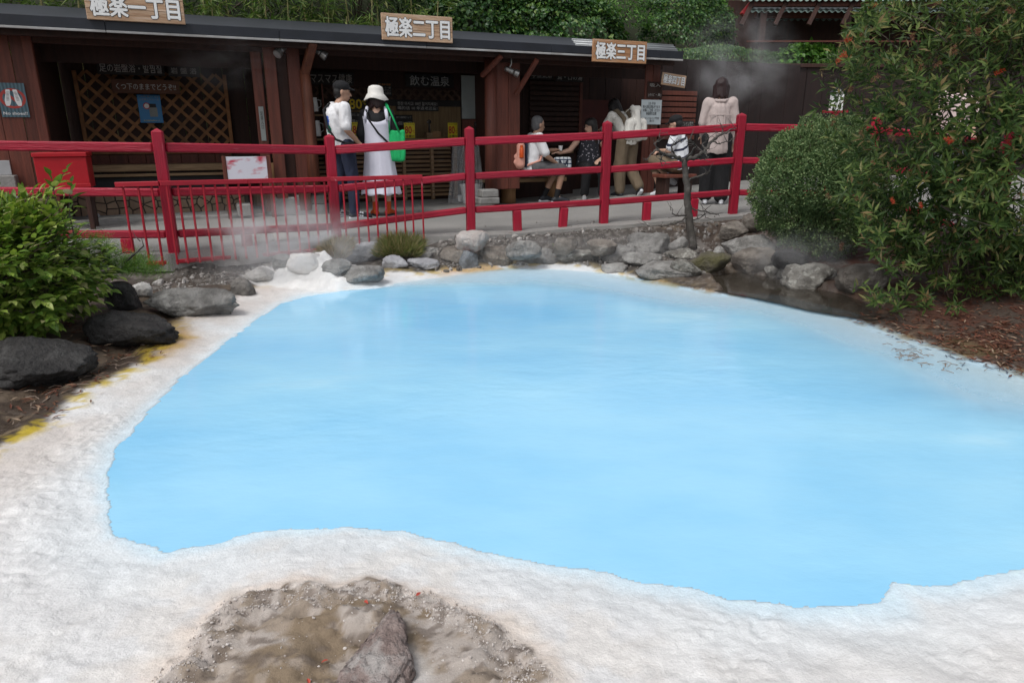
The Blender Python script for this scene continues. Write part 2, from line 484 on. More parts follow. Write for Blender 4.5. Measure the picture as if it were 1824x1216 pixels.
def ground_height(X, Y):
    ds = poly_sd(X, Y, SHORE) + 0.022 * fbm(X * 3.5, Y * 3.5, seed=3, oct=2) * sstep(0.2, 1.5, X + 3) + 0.007 * fbm(X * 16, Y * 16, seed=5, oct=4, gain=.65)
    db = poly_sd(X, Y, BANK) + 0.032 * fbm(X * 3, Y * 3, seed=11, oct=5, gain=.7)
    dm = poly_sd(X, Y, MUD) + 0.035 * fbm(X * 7, Y * 7, seed=21, oct=5, gain=.6)
    dp = poly_sd(X, Y, PATH_POLY)
    dq = poly_sd(X, Y, PUD)
    # steep under the near and left rim, shallow at the right and the back
    gentle = np.clip(sstep(0.3, 2.0, X - 0.25 * (3 - Y)) * sstep(2.0, 3.6, Y) + 0.9 * sstep(5.5, 6.3, Y), 0, 1)
    steep = (1 - gentle) ** 2
    ins, dout = np.maximum(-ds, 0), np.maximum(ds, 0)
    slope = 0.55 * steep + 0.030 * gentle
    inside = ZW - 0.006 * gentle - steep * (.0006 + 0.075 * (1 - np.exp(-np.maximum(ins - .0, 0) / 0.012))) - np.maximum(ins - .03 * steep, 0) * slope - 0.16 * np.maximum(ins - 0.55, 0)
    filmw = 0.05 + 0.05 * np.clip(fbm(X * 5, Y * 5, seed=7, oct=3) + .4, 0, 1)       # a thin sheet of water laps over the rim
    outside = ZW - 0.006 * gentle * np.clip(1 - dout / filmw, -1, 1) + steep * (.0006 + .05 * np.minimum(dout, .05)) + 0.085 * (1 - np.exp(-np.maximum(ds - filmw, 0) / 0.7))
    z = np.where(ds < 0, inside, outside)
    near = sstep(0.02, 0.12, ds)
    patch = 0.25 + 0.75 * sstep(-0.1, 0.4, fbm(X * 1.7, Y * 1.7, seed=41, oct=2))
    crust = fbm(X * 9, Y * 9, seed=31, oct=3) * 0.0055 + (np.abs(fbm(X * 24, Y * 24, seed=37, oct=2)) * 0.005 + fbm(X * 55, Y * 55, seed=39, oct=3) * 0.0028) * patch
    pits = -0.006 * sstep(.55, .8, vnoise(X * 34, Y * 34, seed=43)) * patch
    z = z + np.where(ds > 0, (crust + pits) * near, 0) + np.where(ds > 0, 0.0012 * fbm(X * 40, Y * 40, seed=44, oct=3) * sstep(.01, .03, ds), 0)
    z = np.where((ds > .012) & (steep > .4), np.maximum(z, ZW + .0009), z)
    # white mineral mound at the vent
    mr = np.sqrt(((X + 1.86) / .60) ** 2 + ((Y - 6.18 + .10 * X + .186) / .30) ** 2)
    mnd = sstep(1.25, .0, mr + .25 * fbm(X * 5, Y * 5, seed=45, oct=3))
    z = z + mnd * (.20 + .05 * fbm(X * 9, Y * 9, seed=46, oct=4))
    # mud flat with cracked lifted flakes
    mudm = sstep(0.02, -0.05, dm)
    flake = fbm(X * 9, Y * 13, seed=51, oct=3)
    ft = (flake + .5 * fbm(X * 22, Y * 26, seed=55, oct=3)) * 4.0
    terr = np.floor(ft) + sstep(.62, 1.0, ft - np.floor(ft))          # lifted flakes with broken edges
    smoothm = sstep(.05, .45, vnoise(X * 5, Y * 5, seed=57))           # patches of smooth wet mud
    z = z + mudm * (0.026 + (0.0048 * (terr - .8 * (ft - np.floor(ft))) + 0.007 * fbm(X * 38, Y * 44, seed=53, oct=4, gain=.6)) * (1 - .85 * smoothm)) + 0.010 * np.exp(-(dm / 0.035) ** 2)
    # soil beyond the bank, rising to the path
    soil = sstep(-0.01, 0.12, db)
    z = z + soil * (0.018 + 0.016 * fbm(X * 6, Y * 6, seed=61, oct=4))
    z = z - 0.05 * np.exp(-((db - 0.22) / 0.14) ** 2) * sstep(-1.3, -2.0, X) * sstep(5.2, 4.6, Y)
    wl_ = sstep(-0.6, -1.4, X)
    up = sstep(0.78, 0.24, dp) * (1 - wl_) + sstep(0.10, -0.04, dp) * wl_
    z = z * (1 - up) + (path_z(X) - 0.035) * up
    z = z - .06 * wl_ * sstep(.02, .15, dp) * sstep(.9, .5, dp) * sstep(5.0, 5.6, Y)
    leftup = sstep(-3.1, -4.4, X) * sstep(2.4, 3.6, Y)
    z = z + 0.14 * leftup * (1 - up)
    rup = sstep(2.9, 4.2, X) * sstep(3.2, 4.4, Y)
    z = z + 0.10 * rup * (1 - up)
    pud = sstep(0.03, -0.06, dq)
    z = z * (1 - pud) + np.minimum(z, -0.285) * pud
    return z, ds, db, dm, dp, dq, gentle

def mixc(c, d, m):
    return c * (1 - m[..., None]) + np.array(d)[None, None, :] * m[..., None]

def bank_patch(xs, ys, hole=None):
    """a rectangular piece of the banks: vertices, quads, colours, wetness, water cover"""
    GX, GY = np.meshgrid(xs, ys)
    gz, ds, db, dm, dp, dq, gen = ground_height(GX, GY)
    nx, ny = len(xs), len(ys)
    n1 = fbm(GX * 2.2, GY * 2.2, seed=71, oct=4); n2 = fbm(GX * 9, GY * 9, seed=73, oct=4); n3 = fbm(GX * 30, GY * 30, seed=75, oct=3)
    col = np.zeros(GX.shape + (3,)) + np.array((0.70, 0.695, 0.695))
    col = mixc(col, (0.63, 0.61, 0.59), 0.55 * sstep(0.1, 0.8, n1 + 0.25 * n2))
    col = mixc(col, (0.76, 0.76, 0.76), 0.6 * sstep(0.15, 0.6, n2))
    col = mixc(col, (0.68, 0.735, 0.77), 0.75 * sstep(0.34, 0.0, ds) * (ds > -0.5))
    col = mixc(col, (0.60, 0.76, 0.86), 0.8 * sstep(0.10 + .05 * n1, 0.0, ds) * (1 - gen))
    col = mixc(col, (0.56, 0.50, 0.46), 0.75 * sstep(-0.55, -0.05, db) * sstep(0.3, -0.8, GX) * sstep(-0.5, 0.5, n1 + 0.5))
    col = mixc(col, (0.70, 0.58, 0.49), 0.7 * np.exp(-((dm - 0.02) / 0.05) ** 2))
    col = mixc(col, (0.66, 0.60, 0.54), 0.4 * sstep(0.5, 0.05, dm) * sstep(-0.1, 0.6, n2 + 0.2))
    mudm = sstep(0.015, -0.015, dm + 0.02 * n3)
    qr = at_z(722, 1190, -.17)
    wcr = sstep(.15, .06, np.hypot((GX - qr.x) * 1.6, GY - qr.y) + .05 * n2)
    mudc = np.zeros_like(col) + np.array((0.295, 0.24, 0.19))
    mudc = mixc(mudc, (0.225, 0.17, 0.115), sstep(-0.05, 0.35, n1 * 0.7 + fbm(GX * 4, GY * 4, seed=81, oct=2)))
    rimw = sstep(-0.20, -0.02, dm)
    mudc = mixc(mudc, (0.50, 0.45, 0.42), np.clip(sstep(0.15, 0.55, n3 + 0.5 * rimw) * 0.75 * (0.35 + 0.65 * rimw), 0, 1))
    mudc = mixc(mudc, (0.43, 0.385, 0.355), 0.75 * sstep(0.05, 0.5, fbm(GX * 12, GY * 16, seed=83, oct=4)))
    mudc = mixc(mudc, (0.13, 0.10, 0.08), 0.7 * sstep(0.25, 0.6, fbm(GX * 26, GY * 34, seed=85, oct=3)))
    mudc = mixc(mudc, (0.58, 0.55, 0.53), .85 * wcr)
    col = col * (1 - mudm[..., None]) + mudc * mudm[..., None]
    soilm = sstep(-0.02, 0.05, db + 0.03 * n2)
    soilc = np.zeros_like(col) + np.array((0.060, 0.043, 0.033))
    soilc = mixc(soilc, (0.14, 0.105, 0.075), sstep(0.1, 0.7, n2 + 0.4 * n3))
    soilc = mixc(soilc, (0.062, 0.054, 0.047), sstep(5.2, 6.6, GY) * sstep(2.2, 1.2, GX))
    soilc = mixc(soilc, (0.20, 0.185, 0.17), .6 * sstep(.1, .5, n3) * sstep(5.2, 6.6, GY))
    soilc = mixc(soilc, (0.070, 0.027, 0.017), sstep(2.5, 3.2, GX) * sstep(-0.5, 0.4, n2))
    soilc = mixc(soilc, (0.17, 0.17, 0.03), 0.8 * sstep(2.7, 3.2, GX) * np.exp(-((db - 0.12) / 0.10) ** 2) * sstep(-0.1, 0.4, n2))
    col = col * (1 - soilm[..., None]) + soilc * soilm[..., None]
    yb = np.exp(-((db - 0.02 - 0.06 * n1) / (0.045 + 0.05 * np.clip(n2 + n1, 0, 1))) ** 2)
    left_y = sstep(-1.2, -2.0, GX) * sstep(5.0, 4.4, GY)
    col = mixc(col, (0.50, 0.37, 0.025), np.clip(.9 * yb * left_y * sstep(-0.6, 0.5, n2 + 1.3 * n3), 0, 1))
    col = mixc(col, (0.40, 0.24, 0.08), 0.75 * np.exp(-((db + 0.02) / 0.06) ** 2) * left_y * sstep(3.6, 4.2, GY))
    back_y = sstep(5.6, 6.2, GY)
    bb = np.exp(-((db + 0.03) / 0.085) ** 2)
    col = mixc(col, (0.50, 0.38, 0.14), 0.85 * bb * back_y * sstep(-0.4, 0.3, n2 + n1 * 0.4))
    col = mixc(col, (0.50, 0.30, 0.14), 0.6 * bb * back_y * sstep(0.1, 0.5, n1))
    right_y = sstep(0.8, 1.4, GX) * (1 - back_y * 0.3)
    col = mixc(col, (0.42, 0.27, 0.10), 0.75 * np.exp(-((db - 0.0) / 0.035) ** 2) * right_y * sstep(-0.5, 0.2, n2))
    mr_ = np.sqrt(((GX + 1.86) / .62) ** 2 + ((GY - 6.18 + .10 * GX + .186) / .38) ** 2)
    col = mixc(col, (0.74, 0.73, 0.715), sstep(1.15, .85, mr_ + .15 * n2))
    # the pale band under the shallow water on the right, cream towards the soil
    col = mixc(col, (0.66, 0.635, 0.60), .8 * sstep(.8, 1.6, GX) * sstep(-.02, -.10, db) * sstep(-.6, -.05, db))
    col = np.clip(col * (1 + 0.05 * n3[..., None]), 0.01, 0.84)
    wet = np.clip(soilm * sstep(5.3, 4.6, GY) * sstep(-1, -2, GX) * np.exp(-((db - 0.2) / 0.15) ** 2) + 0.8 * yb * left_y * sstep(3.4, 4.0, GY) + sstep(0.1, -0.02, dq), 0, 1)

    idx = np.arange(nx * ny).reshape(ny, nx)
    quads = np.stack([idx[:-1, :-1], idx[:-1, 1:], idx[1:, 1:], idx[1:, :-1]], -1).reshape(-1, 4)
    wq_ = quads
    if hole is not None:                                          # the water sheets meet edge to edge, the land sheets overlap a little
        h0, h1, h2, h3 = hole
        inw = ((GX > h0 - .002) & (GX < h1 + .002) & (GY > h2 - .002) & (GY < h3 + .002)).ravel()
        inh = ((GX > h0 + .03) & (GX < h1 - .03) & (GY > h2 + .03) & (GY < h3 - .03)).ravel()
        wq_ = quads[~inw[quads].all(1)]
        quads = quads[~inh[quads].all(1)]
    land = quads[dp.ravel()[quads].max(1) > -0.5]
    wat = wq_[(ds < 0.09).ravel()[wq_].all(1)]
    V = np.stack([GX.ravel(), GY.ravel(), gz.ravel()], 1)
    cover = np.clip(ZW - gz, 0, 1) / (.011 + .030 * gen)          # how many clear-depths of milky water lie above
    cover = cover + 7 * sstep(.35, .75, (1 - gen) ** 2)
    return V, land, wat, col.reshape(-1, 3), wet.ravel(), cover.ravel()

NEAR = (-2.6, 2.75, 1.0, 3.05)
nearp = bank_patch(np.linspace(NEAR[0], NEAR[1], 564), np.linspace(NEAR[2], NEAR[3], 242))
farp = bank_patch(np.concatenate([np.arange(-7.0, NEAR[0] - .01, .021), np.linspace(NEAR[0], NEAR[1], 255), np.arange(NEAR[1] + .021, 7.6, .021)]),
                  np.concatenate([np.arange(-1.2, NEAR[2] - .02, 0.05), np.linspace(NEAR[2], NEAR[3], 98), np.arange(NEAR[3] + .022, 5.2, 0.024), np.arange(5.2, 9.3, 0.030)]), NEAR)
inn = (farp[0][:, 0] > NEAR[0] + .001) & (farp[0][:, 0] < NEAR[1] - .001) & (farp[0][:, 1] > NEAR[2] + .001) & (farp[0][:, 1] < NEAR[3] - .001)
farp[0][inn, 2] -= .012                                           # the coarse sheet dips under the fine one where they overlap
nA = len(nearp[0])
V = np.vstack([nearp[0], farp[0]]); quads = np.vstack([nearp[1], farp[1] + nA]); wquads = np.vstack([nearp[2], farp[2] + nA])
col = np.vstack([nearp[3], farp[3]]); wet = np.concatenate([nearp[4], farp[4]]); cover = np.concatenate([nearp[5], farp[5]])
me = np_mesh('pool_bank', V, quads, True, {'tint': col, 'wet': wet})
m, nt, p, out = new_mat('bank_surface')
L = nt.links.new
at_ = nd(nt, 'ShaderNodeAttribute', attribute_name='tint')
aw = nd(nt, 'ShaderNodeAttribute', attribute_name='wet')
tc = nd(nt, 'ShaderNodeTexCoord')
nz = nd(nt, 'ShaderNodeTexNoise', Scale=90.0, Detail=8.0, Roughness=0.75); L(tc.outputs['Object'], nz.inputs['Vector'])
mr = nd(nt, 'ShaderNodeMapRange'); mr.inputs[1].default_value = 0.3; mr.inputs[2].default_value = 0.7; mr.inputs[3].default_value = 0.88; mr.inputs[4].default_value = 1.06
L(nz.outputs['Fac'], mr.inputs[0])
hv = nd(nt, 'ShaderNodeHueSaturation'); L(mr.outputs[0], hv.inputs['Value']); L(at_.outputs['Color'], hv.inputs['Color'])
L(hv.outputs[0], p.inputs['Base Color'])
rr = nd(nt, 'ShaderNodeMapRange'); rr.inputs[3].default_value = 0.82; rr.inputs[4].default_value = 0.25
L(aw.outputs['Fac'], rr.inputs[0]); L(rr.outputs[0], p.inputs['Roughness'])
p.inputs['Specular IOR Level'].default_value = 0.35
vo = nd(nt, 'ShaderNodeTexVoronoi', Scale=38.0); vo.feature = 'SMOOTH_F1'
nw = nd(nt, 'ShaderNodeTexNoise', Scale=14.0, Detail=4.0); L(tc.outputs['Object'], nw.inputs['Vector'])
va = nd(nt, 'ShaderNodeVectorMath', operation='MULTIPLY_ADD'); va.inputs[1].default_value = (0.06, 0.06, 0.06)
L(nw.outputs['Color'], va.inputs[0]); L(tc.outputs['Object'], va.inputs[2]); L(va.outputs[0], vo.inputs['Vector'])
nb = nd(nt, 'ShaderNodeTexNoise', Scale=120.0, Detail=5.0, Roughness=0.65); L(tc.outputs['Object'], nb.inputs['Vector'])
b1 = nd(nt, 'ShaderNodeBump', Strength=0.25, Distance=0.012); L(vo.outputs['Distance'], b1.inputs['Height'])
b2 = nd(nt, 'ShaderNodeBump', Strength=0.6, Distance=0.007); L(nb.outputs['Fac'], b2.inputs['Height']); L(b1.outputs[0], b2.inputs['Normal'])
L(b2.outputs[0], p.inputs['Normal'])
M_BANK = m
o = link('pool_bank', me, None, m); tag(o, 'pale mineral crust and brown soil banks round the blue pool', kind='structure')

# far ground, one sheet to the horizon under everything
g = MB().add([(-600, -600, -0.75), (600, -600, -0.75), (600, 600, -0.75), (-600, 600, -0.75)], [(0, 1, 2, 3)])
tag(g.build('ground', pm('far_ground', (0.10, 0.085, 0.06), (0.06, 0.07, 0.035), 0.3, 0.9)), 'earth ground reaching to the horizon', kind='structure')

# ------------------------------------------------------------------ milky blue water
used, inv = np.unique(wquads, return_inverse=True)
WV = V[used].copy(); WV[:, 2] = ZW
me = np_mesh('pool_water', WV, inv.reshape(-1, 4), True, {'depth': cover[used]})
m, nt, p, out = new_mat('milky_water')
L = nt.links.new
ad = nd(nt, 'ShaderNodeAttribute', attribute_name='depth')
tc = nd(nt, 'ShaderNodeTexCoord')
ns = nd(nt, 'ShaderNodeTexNoise', Scale=1.1, Detail=5.0, Roughness=0.55)
mp = nd(nt, 'ShaderNodeMapping'); mp.inputs['Scale'].default_value = (0.6, 1.0, 1); L(tc.outputs['Object'], mp.inputs[0]); L(mp.outputs[0], ns.inputs['Vector'])
cr = nd(nt, 'ShaderNodeValToRGB')
cr.color_ramp.elements[0].position = 0.3; cr.color_ramp.elements[0].color = (0.235, 0.55, 0.82, 1)
cr.color_ramp.elements[1].position = 0.62; cr.color_ramp.elements[1].color = (0.34, 0.655, 0.865, 1)
e3 = cr.color_ramp.elements.new(0.78); e3.color = (0.46, 0.735, 0.88, 1)
L(ns.outputs['Fac'], cr.inputs[0]); L(cr.outputs[0], p.inputs['Base Color'])
p.inputs['Roughness'].default_value = 0.09
p.inputs['IOR'].default_value = 1.33
n1_ = nd(nt, 'ShaderNodeTexNoise', Scale=6.0, Detail=4.0, Roughness=0.6); mp2 = nd(nt, 'ShaderNodeMapping'); mp2.inputs['Scale'].default_value = (0.8, 1.5, 1); mp2.inputs['Rotation'].default_value = (0, 0, R(-18))
L(tc.outputs['Object'], mp2.inputs[0]); L(mp2.outputs[0], n1_.inputs['Vector'])
bp = nd(nt, 'ShaderNodeBump', Strength=0.11, Distance=0.03); L(n1_.outputs['Fac'], bp.inputs['Height']); L(bp.outputs[0], p.inputs['Normal'])
tr = nd(nt, 'ShaderNodeBsdfTransparent'); tr.inputs[0].default_value = (0.93, 0.98, 1.0, 1)
# the deeper, the more suspended mineral hides the bottom: 1 - exp(-depth / 4 cm)
dv = nd(nt, 'ShaderNodeMath', operation='MULTIPLY'); dv.inputs[1].default_value = -1; 
nm = nd(nt, 'ShaderNodeMath', operation='MULTIPLY'); L(ad.outputs['Fac'], nm.inputs[0])
nmr = nd(nt, 'ShaderNodeMapRange'); nmr.inputs[3].default_value = 0.5; nmr.inputs[4].default_value = 1.6; L(ns.outputs['Fac'], nmr.inputs[0]); L(nmr.outputs[0], nm.inputs[1])
L(nm.outputs[0], dv.inputs[0])
ex = nd(nt, 'ShaderNodeMath', operation='EXPONENT'); L(dv.outputs[0], ex.inputs[0])
om = nd(nt, 'ShaderNodeMath', operation='SUBTRACT'); om.inputs[0].default_value = 1.0; L(ex.outputs[0], om.inputs[1])
mx = nd(nt, 'ShaderNodeMixShader'); L(om.outputs[0], mx.inputs[0]); L(tr.outputs[0], mx.inputs[1]); L(p.outputs[0], mx.inputs[2])
L(mx.outputs[0], out.inputs[0])
o = link('pool_water', me, None, m); tag(o, 'milky pale blue hot spring water', kind='structure')

# still brown runoff water among the rocks on the right
pw = np.vstack([PUD]) ; c_ = pw.mean(0); pw = c_ + (pw - c_) * 1.15
mb = MB().add([(x, y, -0.247) for x, y in pw], [tuple(range(len(pw)))])
m, nt, p, out = new_mat('runoff_water'); p.inputs['Base Color'].default_value = (0.05, 0.042, 0.032, 1); p.inputs['Roughness'].default_value = 0.06; p.inputs['Alpha'].default_value = 0.75
tag(mb.build('runoff_water', m), 'still brown runoff water between the rocks and the pool rim', kind='structure')

# ------------------------------------------------------------------ asphalt path behind the railing
pts = []
for i in range(len(FLINE) - 1):
    a, b = Vector(FLINE[i]), Vector(FLINE[i + 1])
    for k in range(10):
        pts.append(a.lerp(b, k / 10))
pts.append(Vector(FLINE[-1]))
pv, pf = [], []
ROWS = 14
for i, q in enumerate(pts):
    far = Vector((q.x * 1.7, 26.0))
    jit = 0.07 * float(vnoise(np.array([q.x * 3.1]), np.array([q.y * 3.3]), seed=5)[0])
    off_ = 0.10 + 0.16 * float(sstep(-1.2, -.2, np.array(q.x)))
    for r_ in range(ROWS):
        t = (r_ / (ROWS - 1)) ** 1.5
        w = Vector((q.x, q.y - off_ + jit)).lerp(far, t)
        pv.append((w.x, w.y, float(path_z(w.x))))
    w = Vector((q.x, q.y - off_ - .01 + jit))
    pv.append((w.x, w.y, float(path_z(w.x)) - 0.16))
S_ = ROWS + 1
for i in range(len(pts) - 1):
    for r_ in range(ROWS - 1):
        a = i * S_ + r_
        pf.append((a, a + S_, a + S_ + 1, a + 1))
    a = i * S_
    pf.append((a, i * S_ + ROWS, (i + 1) * S_ + ROWS, a + S_))
mb = MB().add(pv, pf)
M_ASPH = pm('worn_asphalt', (0.275, 0.265, 0.25), (0.205, 0.198, 0.188), 1.3, 0.85, 0.5, 160, detail=8, c3=(0.34, 0.33, 0.315), s3=180, t3=(0.5, 0.62))
tag(mb.build('path', M_ASPH), 'grey asphalt path between the red railing and the booths', kind='structure')

# ------------------------------------------------------------------ rocks
def rock_mat(name, c1, c2, c3=None, t3=(0.55, 0.7), s3=6, rough=0.85, bump=1.0, s=5):
    return pm(name, c1, c2, s * 1.6, rough, bump, 30, (1, 1, 1), 0.2, detail=10, lo=.40, hi=.60, c3=c3, s3=s3, t3=t3)
_pm = pm
def pm(*a, **k):
    return _pm(*a, **k)
RM = {
    'grey': rock_mat('grey_rock', (0.34, 0.33, 0.315), (0.19, 0.182, 0.172), (0.46, 0.45, 0.43)),
    'brown': rock_mat('brown_rock', (0.25, 0.22, 0.19), (0.14, 0.12, 0.102), (0.34, 0.31, 0.275)),
    'dark': rock_mat('dark_rock', (0.05, 0.047, 0.046), (0.026, 0.024, 0.024), (0.10, 0.098, 0.095), rough=0.6),
    'pale': rock_mat('pale_rock', (0.44, 0.44, 0.46), (0.32, 0.32, 0.34), (0.17, 0.17, 0.175), (0.64, 0.72), 9),
    'white': rock_mat('white_crusted_rock', (0.62, 0.60, 0.58), (0.48, 0.46, 0.44), (0.30, 0.28, 0.26), (0.6, 0.75)),
    'sinter': rock_mat('sinter_lump', (0.74, 0.72, 0.70), (0.66, 0.63, 0.60), None, bump=0.5),
    'pink': rock_mat('pink_white_rock', (0.62, 0.57, 0.54), (0.50, 0.44, 0.41), (0.42, 0.27, 0.25), (0.52, 0.66), 5),
    'blue': rock_mat('bluish_rock', (0.21, 0.23, 0.25), (0.135, 0.148, 0.165), (0.34, 0.36, 0.38)),
    'lichen': rock_mat('lichen_rock', (0.30, 0.285, 0.255), (0.13, 0.12, 0.105), (0.46, 0.45, 0.41), (0.52, 0.64), 14),
    'moss': rock_mat('mossy_rock', (0.15, 0.135, 0.10), (0.09, 0.08, 0.062), (0.10, 0.092, 0.042), (0.42, 0.62), 6),
    'yellow': rock_mat('algae_rock', (0.22, 0.205, 0.19), (0.135, 0.125, 0.115), (0.36, 0.25, 0.05), (0.58, 0.68), 4),
    'mudred': rock_mat('reddish_rock', (0.40, 0.315, 0.29), (0.28, 0.21, 0.19), (0.54, 0.50, 0.48), (0.5, 0.66), 9, s=12),
}
_ico = {}
def ico(sub):
    if sub not in _ico:
        import bmesh
        bm = bmesh.new(); bmesh.ops.create_icosphere(bm, subdivisions=sub, radius=1.0)
        v = np.array([x.co[:] for x in bm.verts]); f = np.array([[q.index for q in x.verts] for x in bm.faces]); bm.free()
        _ico[sub] = (v, f)
    return _ico[sub]

def rock_mesh(sx, sy, sz, seed, cuts=7, rough=0.16, sub=4, flat=0.0):
    v, f = ico(sub)
    r = np.random.RandomState(seed)
    d = v.copy()
    rad = 1 / (np.abs(d) ** 2.9).sum(1) ** (1 / 2.9)
    for k in range(cuts):                                  # flat faces where the stone broke
        n = r.normal(size=3); n /= np.linalg.norm(n)
        off = r.uniform(0.62, 0.98)
        dn = d @ n
        lim = np.where(dn > 1e-3, off / np.maximum(dn, 1e-3), 9)
        rad = np.minimum(rad, lim)
    rad = rad * (1 + rough * fbm(d[:, 0] * 1.6 + seed, d[:, 1] * 1.6, d[:, 2] * 1.6, seed=seed, oct=4) + 0.05 * fbm(d[:, 0] * 7, d[:, 1] * 7, d[:, 2] * 7, seed=seed + 5, oct=4, gain=.6) - .035 * np.abs(fbm(d[:, 0] * 4, d[:, 1] * 4, d[:, 2] * 4, seed=seed + 8, oct=3)))
    if sub > 4: rad = rad + .014 * fbm(d[:, 0] * 24, d[:, 1] * 24, d[:, 2] * 24, seed=seed + 9, oct=3)
    p = d * rad[:, None]
    mn, mx_ = p.min(0), p.max(0)
    p = (p - (mn + mx_) / 2) / ((mx_ - mn) / 2)
    if flat: p[:, 2] = np.where(p[:, 2] > 1 - flat, 1 - flat + (p[:, 2] - 1 + flat) * 0.25, p[:, 2])
    return np_mesh('rock', p * np.array([sx, sy, sz]), f, True)

def rock(x0, x1, yt, yb, kind, label, seed, zg=-0.2, dep=0.8, tilt=0.0, cuts=11, rough=0.09, sink=0.22, name='rock', Y=None, flat=0.0, sub=4, group='rocks round the pool', yaw=None):
    cx_ = (x0 + x1) / 2
    if Y is None:
        b = at_z(cx_, yb, zg)
        if zg == -0.2:                                     # stand it where the sight line meets the bank
            Yt = np.linspace(3.0, 7.6, 300); d_ = ray(cx_, yb)
            gz_ = ground_height(d_.x / d_.y * Yt, Yt)[0]
            hit = np.nonzero(CAMZ + d_.z / d_.y * Yt < np.maximum(gz_, ZW))[0]
            if len(hit): b = Vector((d_.x / d_.y * Yt[hit[0]], float(Yt[hit[0]]), float(gz_[hit[0]])))
        Y = b.y
    a, c = at_Y(x0, (yt + yb) / 2, Y), at_Y(x1, (yt + yb) / 2, Y)
    top, bot = at_Y(cx_, yt, Y), at_Y(cx_, yb, Y)
    w = (c.x - a.x) / 2
    h = (top.z - bot.z)
    dd = w * dep
    # the top edge is seen over the stone's depth: it is a little lower than the pixel at its front says
    hh = h / (1 + sink) * 0.96
    sz = hh * (1 + sink) / 2 * 1.04
    me_ = rock_mesh(w * 1.09, dd, sz * 1.12, seed, cuts, rough, sub, flat)
    o_ = link(name, me_, None, RM[kind])
    o_.location = ((a.x + c.x) / 2, Y + dd * 0.55, bot.z + hh - sz)
    o_.rotation_euler = (0, tilt, yaw if yaw is not None else 0)
    tag(o_, label, 'rock', group)
    return o_

